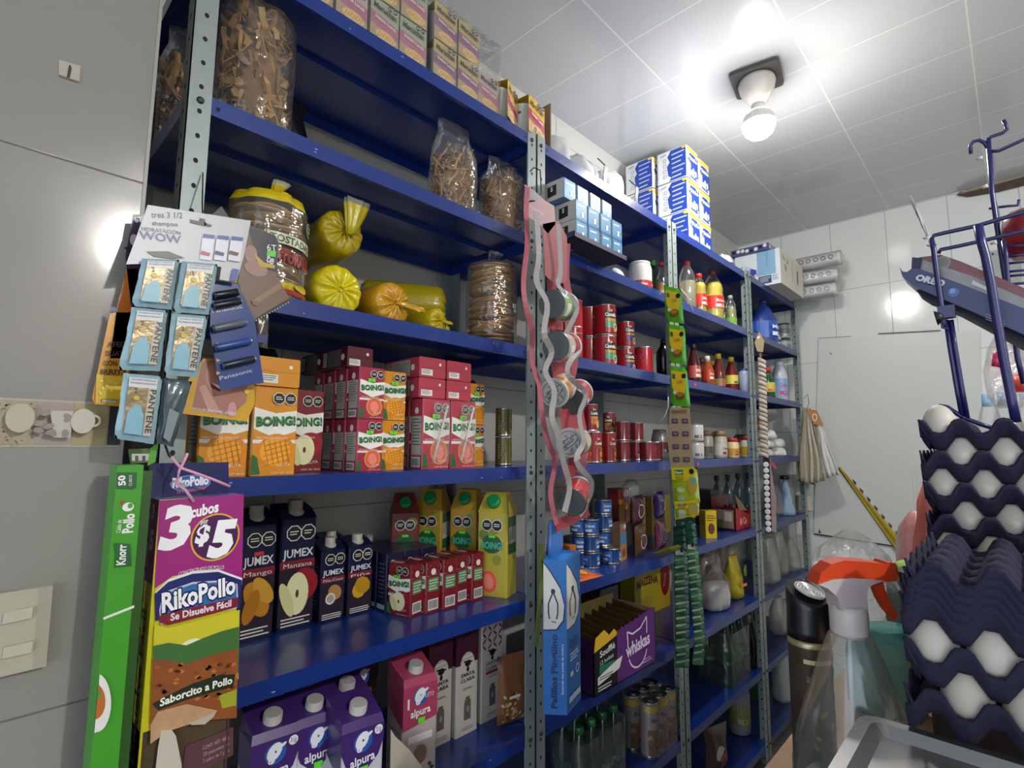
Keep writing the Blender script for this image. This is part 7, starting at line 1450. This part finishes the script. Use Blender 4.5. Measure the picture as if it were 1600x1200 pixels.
# scale: platter + body
r = empty('weighing_scale', (.78, -.05, CT)); r['_w'] = [.78, -.05, CT]
ssm = m('#b4b6b6', .28, .9, var=.1, scale=6, bump=.15)
zt = 1.212; c = atZ(1346, 1112, zt)
sx0, sx1, sy0, sy1 = .47, c[0], -.26, c[1]
mb = MB(); out = []
for k, (ins, z_) in enumerate(((.0, zt - .012), (.0, zt), (.012, zt), (.022, zt - .009), (.024, zt - .009))):
    ring = []
    rr = .02
    for cx, cy, a0 in ((sx1 - rr, sy1 - rr, 0), (sx0 + rr, sy1 - rr, 90), (sx0 + rr, sy0 + rr, 180), (sx1 - rr, sy0 + rr, 270)):
        for i in range(5):
            a = math.radians(a0 + 22.5 * i); ring.append((cx + (rr - ins * .6) * math.cos(a) - math.copysign(ins * .4, cx - .6), cy + (rr - ins * .6) * math.sin(a) - math.copysign(ins * .4, cy + .05), z_))
    out.append(ring)
mb.loft(out, ssm, True, False); mb.build('steel_platter', r)
mb = MB(); mb.rbox(sx0 + .03, sx1 - .03, sy0 + .03, sy1 - .02, CT + .01, zt - .014, .02, m('#5c5e60', .4)); mb.build('scale_body', r)
for sx_ in (sx0 + .05, sx1 - .05):
    for sy_ in (sy0 + .05, sy1 - .05): q = MB(); q.lathe([(.012, CT), (.014, CT + .012)], m('#1a1a1c', .7), 12, cx=sx_, cy=sy_); q.build('foot', r)
tag(r, 'kitchen scale with a brushed steel platter at the bottom right', 'scale')
# ---------------------------------------------------------------- egg trays
PITCH = .047
trm = m('#1e1b36', .85, var=.25, bump=.5, scale=90, name='egg_tray_pulp')
def tray_mesh(nx, ny, ph, H=.045, D=.021):
    """moulded pulp tray: cups inside, a wavy rim, and skirts whose notches leave hexagonal windows"""
    mb = MB(); k = 6
    def sq(x): t = .5 - .5 * math.cos(2 * PI * x); return min(1, max(0, (t - .12) / .72))
    def hgt(a, b):
        sa, sb = sq(a), sq(b + ph); return H * (1 - sa * sb) - D * (sb * (1 - sa) + sa * (1 - sb)) + .0008 * noise.noise(Vector((a * 5, b * 5, ph * 9)))
    def fn(u, v): return (u * nx * PITCH, v * ny * PITCH, hgt(u * nx, v * ny))
    mb.grid(fn, nx * k, ny * k, trm, smooth=True)
    def sk(u, w, axis):
        n_ = ny if axis == 'x' else nx; q = u * n_; p_ = ph if axis == 'x' else 0
        top = H - D * sq(q + p_); bot = .019 * sq(q + p_ + .5); z_ = top + (bot - top) * w; ins = .010 * w - .0015 * math.sin(w * PI)
        if axis == 'x': return (ins, q * PITCH, z_)
        return (q * PITCH, ny * PITCH - ins, z_)
    mb.grid(lambda u, v: sk(u, v, 'x'), ny * 8, 4, trm); mb.grid(lambda u, v: sk(u, v, 'y'), nx * 8, 4, trm)
    return mb
def egg_kind():
    mb = MB(); mb.lathe([(.001, 0)] + [(.0215 * math.sin(t) * (1 + .10 * math.cos(t)), .029 - .029 * math.cos(t)) for t in [PI * i / 14 for i in range(1, 14)]] + [(.001, .058)], m('#c9c0b2', .5, var=.05, bump=.1), 18, cap=True); return mb.build('egg')
egg = Kind(egg_kind)
def tray(ph, nx=5, ny=6):
    o = tray_mesh(nx, ny, ph).build('egg_tray'); md = o.modifiers.new('s', 'SOLIDIFY'); md.thickness = .0022; md.offset = 0; return o
TA, TB = Kind(tray, 0.0), Kind(tray, 0.5)
def stack(X, Ytop, z0, n, name, empties, dz=.0455):
    """Ytop: the +Y edge of the stack (toward the racks)"""
    y0 = Ytop - 6 * PITCH; ords = ['lowest', 'second', 'third', 'fourth', 'fifth', 'sixth', 'seventh']
    for i in range(n):
        K_ = TA if i % 2 else TB; z_ = z0 + i * dz; K_.put(X, y0 + wob(.003), z_, 'dark violet egg tray, %s from the bottom in the %s stack' % (ords[i], name), 'egg tray', 'filled egg trays in the %s stack' % name)
        off = .5 if i % 2 else 0.0
        if i == n - 1 and not empties: cells = [(a, b) for a in range(2) for b in range(6)]
        else: cells = [(0, b) for b in range(6)]
        for a, b in cells:
            yy = y0 + (b + (.5 if i % 2 else 1.0)) * PITCH
            if yy > Ytop - .01 and not (i % 2): continue
            if i == n - 1 and not empties and not (b == 5 and a == 0): continue
            egg.put(X + (a + .5) * PITCH + .002, yy, z_ + .010, 'white egg in the %s tray of the %s stack, %s from the rack side' % (ords[i], name, ORD[5 - b]), 'egg', 'eggs in the %s stack' % name)
    for j in range(empties):
        z_ = z0 + n * dz + j * .0090; K_ = TA if (n % 2) else TB
        K_.put(X - .0045 * j * .3, y0 - .002 * j, z_, 'empty egg tray nested on the near stack, %s from the bottom' % ORD[j], 'egg tray', 'empty egg trays nested on the near stack')
stack(.70, .103, zt + .001, 2, 'near', 5)
mb = MB(); mb.rbox(1.0, 1.30, -.19, .12, CT, 1.268, .01, m('#17171f', .5)); tag(mb.build('crate', recenter=True), 'black crate carrying the far stack of egg trays', 'crate')
stack(.995, .108, 1.268, 6, 'far', 0)
# ---------------------------------------------------------------- spray bottle
D = .68; base = atD(1325, 1190, D); cx, cy = base[0], base[1]
cx, cy = .800, .172
r = empty('spray_bottle', (cx, cy, CT)); clr = film('#d4dcd8', .25, .05, 'spray_plastic', .15, 10)
mb = MB(); prof = [(.060, 0), (.068, .004), (.070, .03), (.069, .07), (.062, .115), (.048, .16), (.034, .205), (.024, .232), (.0175, .243), (.0165, .249)]
mb.lathe(prof, clr, 28, sx=1.0, sy=1.05); mb.build('bottle', r)
mb = MB(); mb.lathe([(.038, .003), (.066, .006), (.068, .03), (.067, .06)], film('#5a5a4c', .35, .1, 'cloudy_liquid', 0, 10), 24, sy=1.05); mb.build('liquid', r)
mb = MB(); mb.lathe([(.0205, .234), (.0215, .238), (.0215, .262), (.0195, .27)], m('#c8beb8', .35, bump=.2), 24); mb.build('collar', r)
# trigger head: its side profile lies across the view: axis direction u (to the right of the picture)
hd = Vector((.69, -.724, 0)).normalized()
hm = Matrix(((hd[0], 0, -hd[1], 0), (hd[1], 0, hd[0], 0), (0, 1, 0, 0), (0, 0, 0, 1)))   # local x -> hd, local y -> up, local z -> sideways
def prism(P, w, mt, taper=1.0):
    mb = MB(hm); P = [(x * .84, .262 + (y - .262) * .92) for x, y in P]; mb.loft([[(x, y, -w / 2) for x, y in P], [(x, y, w / 2) for x, y in P]], mt, True, False); return mb
OR = m('#c8401c', .35, var=.05); LW = m('#b8aaa8', .4)
prism([(-.052, .300), (-.046, .316), (-.030, .328), (-.010, .333), (.030, .331), (.052, .328), (.054, .331), (.066, .330), (.069, .312), (.066, .306), (.048, .305), (.0, .308), (-.03, .306)], .024, OR).build('trigger_shroud', r)
prism([(-.052, .301), (-.03, .308), (.0, .310), (.046, .307), (.030, .302), (.022, .298), (.019, .286), (.020, .268), (-.022, .268), (-.024, .284), (-.038, .296)], .028, LW).build('head_body', r)
prism([(.018, .305), (.050, .306), (.054, .290), (.060, .275), (.070, .258), (.064, .254), (.052, .268), (.044, .282), (.040, .294), (.026, .298)], .012, OR).build('trigger', r)
prism([(.066, .328), (.071, .327), (.072, .312), (.066, .311)], .018, OR).build('nozzle', r)
mb = MB(); mb.tube([(0, 0, .25), (.006, .004, .14), (.012, .008, .02)], .0025, m('#c9ccca', .4), 8); mb.build('dip_tube', r)
mb = MB(); f = Fr(mb, (0, 0, 0), (1, 0, 0), (0, 0, 1), (0, -1, 0), cyl=(.066, -.5)); f.k = 6
for q in range(8): f.line([(-.02, .09 + q * .011), (-.012, .092 + q * .011)], .0015, G('#3a4a7a'))
f.text('spray', .0, .12, .02, G('#4a5a8a'), ang=1.4); mb.build('scale_print', r)
tag(r, 'clear spray bottle with an orange trigger head standing on the counter', 'spray bottle')
# aerosol can
ax, ay = .868, .238; r = empty('aerosol_can', (ax, ay, CT)); rr = .0275
mb = MB(); mb.lathe([(rr * .95, 0), (rr, .004), (rr, .19), (rr * 1.02, .194), (rr * .95, .199)], [m('#8a8468', .3, .5), m('#4a4030', .35, .4, var=.6, scale=16), m('#b0a67c', .3, .6), m('#b0a67c', .3, .6)], 28)
f = Fr(mb, (0, 0, 0), (1, 0, 0), (0, 0, 1), (0, -1, 0), cyl=(rr, -.5)); f.k = 3
for q in range(30): f.ell(wob(.03), .02 + random.random() * .15, .004 + random.random() * .005, .003, G(random.choice(['#6a5a3a', '#3a3224', '#7a2c1c', '#4a5a2c', '#8a7a54'])), 7, ang=random.random() * 3); f.k -= 1
f.k += 1
f.rect(-.03, .170, .03, .176, G('#c0b890')); f.lines(-.028, .02, .184, .005, 2, .0018, G('#3a3424')); mb.build('can_body', r)
mb = MB(); n = 28; rings = []
for k in range(6):
    t = k / 5; rings.append([(rr * (1.0 - .04 * t) * math.cos(2 * PI * j / n), rr * (1.0 - .04 * t) * math.sin(2 * PI * j / n), .199 + t * (.062 + .012 * math.sin(2 * PI * j / n + .6))) for j in range(n)])
mb.loft(rings, m('#111114', .3), True, True); mb.build('cap', r)
mb = MB(); mb.M = Matrix.Translation((-.001, -.004, .262)) @ Matrix.Rotation(.38, 4, Vector((.8, -.2, 0)).normalized())
for a, b in ((.0, .005), (.007, .009), (.011, .013), (.015, .0175), (.0195, .0205)): mb.lathe([(a + .0001, .001), (a + .0001, .003), (b, .003), (b, .001)], m('#c4c4c6', .3, .3), 24)
mb.build('spray_button', r); tag(r, 'dark aerosol can with a glossy black cap behind the spray bottle', 'aerosol can')
# teal refill pouch
p = atD(1385, 1030, .95); r = empty('refill_pouch', (p[0], p[1], CT)); mb = MB(); bagshape(mb, [(0, .05, .03), (.015, .066, .042), (.10, .064, .04), (.145, .058, .034), (.15, .04, .02)], film('#4cc0b8', .6, .1, 'teal_film', .9, 22), 28, 7, .07, 77)
f = Fr(mb, (-.05, -.046, .02), (1, 0, 0), (0, 0, 1), (0, -1, 0)); o = mb.build('gel_bag', r)
mb = MB(); bagshape(mb, [(.12, .06, .03), (.17, .065, .035), (.2, .035, .025), (.235, .02, .018)], film(density=.16, wr=.9), 20, 5, .08, 3); mb.build('clear_top', r)
mb = MB(); mb.lathe([(.018, .232), (.02, .236), (.02, .252), (.016, .254)], m('#1f4a44', .4), 16); mb.build('cap', r); r.rotation_euler.z = math.radians(-50)
tag(r, 'clear pouch of teal gel standing behind the spray bottle', 'refill pouch')
# black tub and other things behind
mb = MB(); mb.lathe([(.05, 0), (.06, .2), (.063, .205), (.063, .215)], m('#101012', .35), 26); p = atD(1452, 955, 1.05); o = mb.build('black_tub'); o.location = (p[0] + .03, p[1] - .01, CT); tag(o, 'black plastic tub half hidden behind the empty egg trays', 'tub')
# pink bags and bread behind
for i, (px, py0, py1, D, c, wd, lab) in enumerate(((1436, 800, 885, 1.62, '#d89a94', .07, 'pale pink plastic bag standing behind the egg trays, left fold'), (1462, 755, 880, 1.4, '#d07468', .06, 'salmon pink plastic bag rising beside the egg trays'), (1425, 810, 885, 1.85, '#b8a8a4', .06, 'greyish clear bag behind the pink bags'))):
    a, b = atD(px, py0, D), atD(px, py1, D); h = a[2] - CT; mb = MB()
    bagshape(mb, [(0, wd * .8, wd * .5), (.02, wd, wd * .6), (h * .5, wd * .9, wd * .5, 0, 0, 1.6), (h * .85, wd * .6, wd * .3, .0, 0, 2), (h, wd * .25, wd * .08, 0, 0, 2)], m(c, .35, bump=.6, coat=.3, var=.15), 30, 9, .12, 20 + i); o = mb.build('pink_bag'); o.location = (b[0], b[1], CT); o.rotation_euler.z = .8; tag(o, lab, 'plastic bag')
mb = MB(); bagshape(mb, [(0, .07, .05), (.03, .08, .055), (.10, .07, .05), (.15, .05, .03)], m('#c9968c', .5, var=.3, bump=.8), 24, 7, .10, 31); p = atD(1474, 890, 1.2); o = mb.build('bread_bag'); o.location = (p[0], p[1], p[2] - .08); 
o.location.z = CT; tag(o, 'pinkish bag of bread at the foot of the pink bags', 'bread bag'); o.scale = (1, 1, (p[2] + .04 - CT) / .15)
mb = MB(); bagshape(mb, [(0, .06, .04), (.02, .07, .05), (.08, .066, .045), (.11, .04, .03)], m('#5c5244', .6, var=.4), 22, 6, .08, 33); p = atD(1420, 905, 1.35); o = mb.build('produce_bag'); o.location = (p[0], p[1], CT); o.scale = (1, 1, (p[2] - CT) / .11 + .25); tag(o, 'brown produce bag behind the orange spray trigger', 'produce bag')
mb = MB(); bagshape(mb, [(0, .06, .03), (.008, .075, .04), (.018, .05, .03)], m('#8ab83c', .4, bump=.6), 22, 6, .08, 35); p = atD(1425, 884, 1.3); o = mb.build('green_wrap'); o.location = (p[0], p[1], p[2] - .012); tag(o, 'lime green wrapper lying on top of the brown produce bag', 'wrapper')
p = atD(1470, 862, 1.3); hh = p[2] - CT; mb = MB(); mb.lathe([(.03, -hh), (.032, -.05), (.018, -.012), (.018, 0), (.022, .004), (.022, .02), (.016, .024)], m('#c02c30', .35), 16); o = mb.build('red_bottle'); o.location = (p[0], p[1], p[2] + .001); tag(o, 'red bottle with only its cap showing left of the egg trays', 'bottle')
mb = MB(); bagshape(mb, [(0, .03, .02), (.02, .035, .02), (.05, .02, .015), (.09, .012, .006, -.02), (.13, .008, .004, -.045)], film(density=.3, wr=1), 16, 5, .1, 41); p = atD(1432, 775, 2.0); o = mb.build('clear_bag'); o.location = (p[0], p[1], CT); o.scale = (.9, .9, (p[2] + .09 - CT) / .13); tag(o, 'clear plastic bag knot poking out above the pink bags', 'plastic bag')
mb = MB(); bagshape(mb, [(0, .15, .09), (.03, .17, .1), (.1, .13, .09), (.16, .08, .05), (.2, .03, .02)], film(density=.18, wr=1.0, scale=12), 30, 9, .12, 45); p = atD(1330, 870, 2.0); o = mb.build('clear_bag'); o.location = (p[0], p[1], CT); o.scale = (1.2, 1.2, .75); tag(o, 'large crumpled clear bag on the counter in front of the white board', 'plastic bag')
# PET bottles behind the wire rack
pet = film('#d8dcdc', .14, .05, 'pet_plastic', .3, 10)
pt = Kind(lambda: bottle([(.05, 0), (.056, .01), (.055, .05), (.058, .06), (.055, .12), (.058, .13), (.056, .2), (.04, .25), (.022, .28), (.018, .29)], pet, .02, .022, m('#8cb4d0', .35), None, 'water_bottle'))
p = atD(1478, 745, 1.75)
for i, (px, D, sc_) in enumerate(((1572, 1.8, 1.0), (1545, 2.1, 1.12), (1606, 1.95, 1.1))):
    p = atD(px, 640, D); s_ = sc_; hh = p[2] + .06 - CT
    pt.put(p[0], p[1], CT, 'clear water bottle behind the blue wire stand, %s' % ['in front, pale blue cap', 'left one', 'at the right edge'][i], 'water bottle', 'water bottles behind the blue stand', sc=(1.0, 1.0, hh / .30))
mb = MB(); bagshape(mb, [(0, .04, .03), (.03, .07, .05), (.12, .075, .055), (.19, .05, .04), (.24, .02, .015), (.27, .03, .012)], film('#e0d8d8', .3, .1, wr=.9), 24, 6, .08, 51); p = atX(1572, 578, 2.3); o = mb.build('candy_bag'); o.location = (p[0], p[1], p[2] - .12); tag(o, 'clear bag with a magenta corner hanging behind the wire stand', 'plastic bag')
mb = MB(); s = Sheet(mb, 'X', 2.2); s.pillow([(1552, 550), (1568, 548), (1566, 575), (1549, 572)], .01, m('#b82458', .3, coat=.4), 8); tag(mb.build('magenta_packet', recenter=True), 'magenta packet at the left corner of the hanging clear bag', 'packet')
# ---------------------------------------------------------------- blue wire stand
wm = m('#23235e', .35, coat=.3, var=.05, name='blue_wire'); r = empty('wire_stand', tuple(atX(1550, 660, 1.2)), world=True)
def wire(name, pts, X, rad=.0035, dx=0.0, mt=None):
    mb = MB(); P = [atX(x, y, X) + Vector((dx * i / max(1, len(pts) - 1), 0, 0)) for i, (x, y) in enumerate(pts)]; mb.tube(P, rad, mt or wm, 8); return mb.build(name, r)
XA, XB = 1.10, 1.36
wire('post', [(1544, 216), (1550, 300), (1558, 355), (1568, 420), (1582, 500), (1590, 560), (1600, 600)], XB + .05, .0045)
wire('top_hook', [(1517, 240), (1516, 228), (1521, 221), (1530, 219), (1538, 223), (1544, 232)], XB + .05, .0035); wire('top_hook', [(1542, 222), (1548, 214), (1566, 208), (1573, 203), (1572, 195), (1568, 188)], XB + .05, .0035)
wire('top_bar', [(1543, 237), (1560, 236), (1600, 218), (1650, 196)], XB + .05, .0035)
wire('basket_rim', [(1460, 384), (1454, 376), (1459, 368), (1475, 364), (1530, 352), (1560, 343), (1600, 332), (1650, 318)], XA)
wire('basket_rim', [(1466, 396), (1470, 390), (1500, 384), (1545, 374), (1600, 361), (1650, 350)], XA + .06)
wire('basket_upright', [(1455, 374), (1459, 390), (1464, 430), (1469, 465), (1474, 500), (1476, 512)], XA, .004)
wire('basket_upright', [(1528, 352), (1534, 380), (1540, 400), (1548, 440), (1556, 490), (1568, 560), (1580, 620), (1588, 660)], XA - .05, .006)
wire('leg_front', [(1478, 500), (1484, 540), (1494, 600), (1504, 655)], XA + .02, .0035); wire('leg_front', [(1486, 500), (1492, 540), (1502, 600), (1512, 655)], XA + .02, .0035)
wire('leg_brace', [(1466, 633), (1480, 636), (1504, 652), (1530, 662), (1548, 668)], XA + .02, .0035)
for k, y in enumerate((386, 401, 412, 425, 432, 445)):
    wire('basket_slat', [(1572, y), (1590, y - 2), (1640, y - 5)], XB, .0026)
wire('basket_upright', [(1568, 376), (1572, 400), (1575, 440), (1576, 452)], XB, .004)
wire('side_hook', [(1545, 326), (1575, 322), (1590, 321), (1592, 312)], XB + .1, .0028)
mb = MB(); b = atX(1478, 490, XA); mb.M = Matrix.Translation(b); mb.box(-.008, .008, -.012, .010, -.008, .012, wm); mb.build('clamp', r)
mb = MB(); A = atX(1462, 497, XA - .01); B_ = atX(1474, 494, XA - .01); mb.tube([A, B_], [.013, .004], m('#141416', .5), 10); mb.build('knob', r)
mb = MB(); mb.tube([atX(1472, 488, XA - .004), atX(1470, 500, XA - .004), atX(1472, 512, XA - .004), atX(1482, 514, XA - .004)], .0016, wm); mb.build('spring_wire', r)
tag(r, 'dark blue wire basket stand rising behind the egg trays', 'wire stand')
mb = MB(); s = Sheet(mb, 'X', XB + .06); s.slab([(1550, 235), (1556, 260), (1552, 300), (1562, 330), (1563, 350), (1556, 352), (1546, 300), (1545, 250)], .004, m('#8c8a92', .5)); tag(mb.build('plastic_tag', recenter=True), 'grey plastic strip hanging on the wire stand post', 'plastic strip')
for i, (x, y) in enumerate(((1530, 248), (1538, 292), (1447, 372), (1453, 383), (1552, 380))):
    mb = MB(); s = Sheet(mb, 'X', 1.2); s.pillow([(x - 6, y), (x + 5, y - 5), (x + 6, y + 1), (x - 3, y + 3)], .003, m('#c4bfc4', .4), 6); tag(mb.build('paper_scrap', recenter=True), 'little white ribbon end on the wire stand, %s' % ['just below the top hook', 'midway on the post', 'at the basket corner, upper', 'at the basket corner, lower', 'beside the inner upright'][i], 'paper scrap', 'white ribbon ends on the wire stand')
mb = MB(); s = Sheet(mb, 'X', 1.13); s.pillow([(1418, 304), (1424, 306), (1453, 368), (1448, 370)], .004, m('#b0aeb0', .4), 8); tag(mb.build('white_ribbon', recenter=True), 'slender white strip rising from the corner of the blue basket', 'plastic strip')
# cookie box and packet lying tilted in the basket
NV = m('#18225c', .35, coat=.3)
mb = MB(); s = Sheet(mb, 'X', XA + .012)
s.slab([(1405, 416), (1409, 424), (1417, 425), (1425, 419), (1440, 421), (1500, 443), (1600, 482), (1680, 515), (1680, 570), (1600, 523), (1520, 487), (1445, 455), (1425, 445), (1410, 432)], .06, NV); s.fr.k = 2
s.text('OREO', (1428, 438), (1475, 449), 10, G('#0c1240'), bold=.12); s.text('OREO', (1429, 437), (1474, 448), 9, G('#c8ccd8'), bold=.06); s.ell((1490, 457), 9, 7, G('#4a6aa8'), 16); s.ell((1488, 455), 5, 4, G('#7a9ac8'), 10)
for q in range(3): s.poly([(1540, 490 + q * 4), (1570, 502 + q * 4), (1570, 503 + q * 4), (1540, 491 + q * 4)], G('#8a90b0'))
tag(mb.build('cookie_box', recenter=True), 'open navy cookie box tilted in the wire basket', 'cookie box')
mb = MB(); s = Sheet(mb, 'X', XA + .03); s.slab([(1436, 404), (1520, 432), (1680, 500), (1680, 522), (1600, 490), (1500, 448), (1434, 424)], .04, m('#7e7c78', .3, .4, var=.3)); s.fr.k = 2; s.poly([(1520, 438), (1545, 450), (1542, 454), (1518, 444)], G('#c8c8c4')); tag(mb.build('silver_packet', recenter=True), 'silvery cookie packet lying on the navy box', 'cookie packet')
mb = MB(); s = Sheet(mb, 'X', XA + .035); s.slab([(1436, 402), (1470, 398), (1500, 408), (1600, 450), (1680, 480), (1680, 505), (1600, 475), (1520, 438), (1480, 420), (1438, 410)], .04, m('#6a1c24', .3, coat=.4, var=.15)); s.fr.k = 2; s.ell((1472, 411), 14, 11, G('#8a8484'), 18); s.ell((1472, 411), 11, 8, G('#77706e'), 18); s.text('cookies', (1506, 428), (1540, 440), 6, G('#a0686a')); tag(mb.build('red_packet', recenter=True), 'dark red cookie packet on top of the silvery one', 'cookie packet')
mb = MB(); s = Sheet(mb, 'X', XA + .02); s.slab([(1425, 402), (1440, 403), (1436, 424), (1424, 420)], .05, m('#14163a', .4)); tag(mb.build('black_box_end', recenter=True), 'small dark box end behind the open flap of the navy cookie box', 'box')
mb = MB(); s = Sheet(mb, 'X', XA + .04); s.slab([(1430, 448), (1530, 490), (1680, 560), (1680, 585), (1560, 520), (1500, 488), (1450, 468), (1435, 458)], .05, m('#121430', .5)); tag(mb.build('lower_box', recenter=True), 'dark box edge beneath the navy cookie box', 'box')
mb = MB(); bagshape(mb, [(0, .02, .02), (.01, .035, .03), (.05, .05, .035), (.08, .045, .03), (.09, .03, .02)], m('#8a1c1e', .3, coat=.4, bump=.4), 20, 5, .08, 61); p = atX(1605, 402, XB + .04); o = mb.build('red_bag'); o.location = p; tag(o, 'dark red packet in the upper wire basket at the right edge', 'packet')
mb = MB(); bagshape(mb, [(0, .025, .02), (.02, .035, .025), (.05, .02, .02)], m('#c8483c', .4, bump=.6), 16, 5, .12, 63); p = atX(1597, 612, 2.1); o = mb.build('coral_packet'); o.location = p; tag(o, 'coral packet at the right edge above the water bottles', 'packet')
for o in bpy.data.objects:
    if '_w' in o: del o['_w']
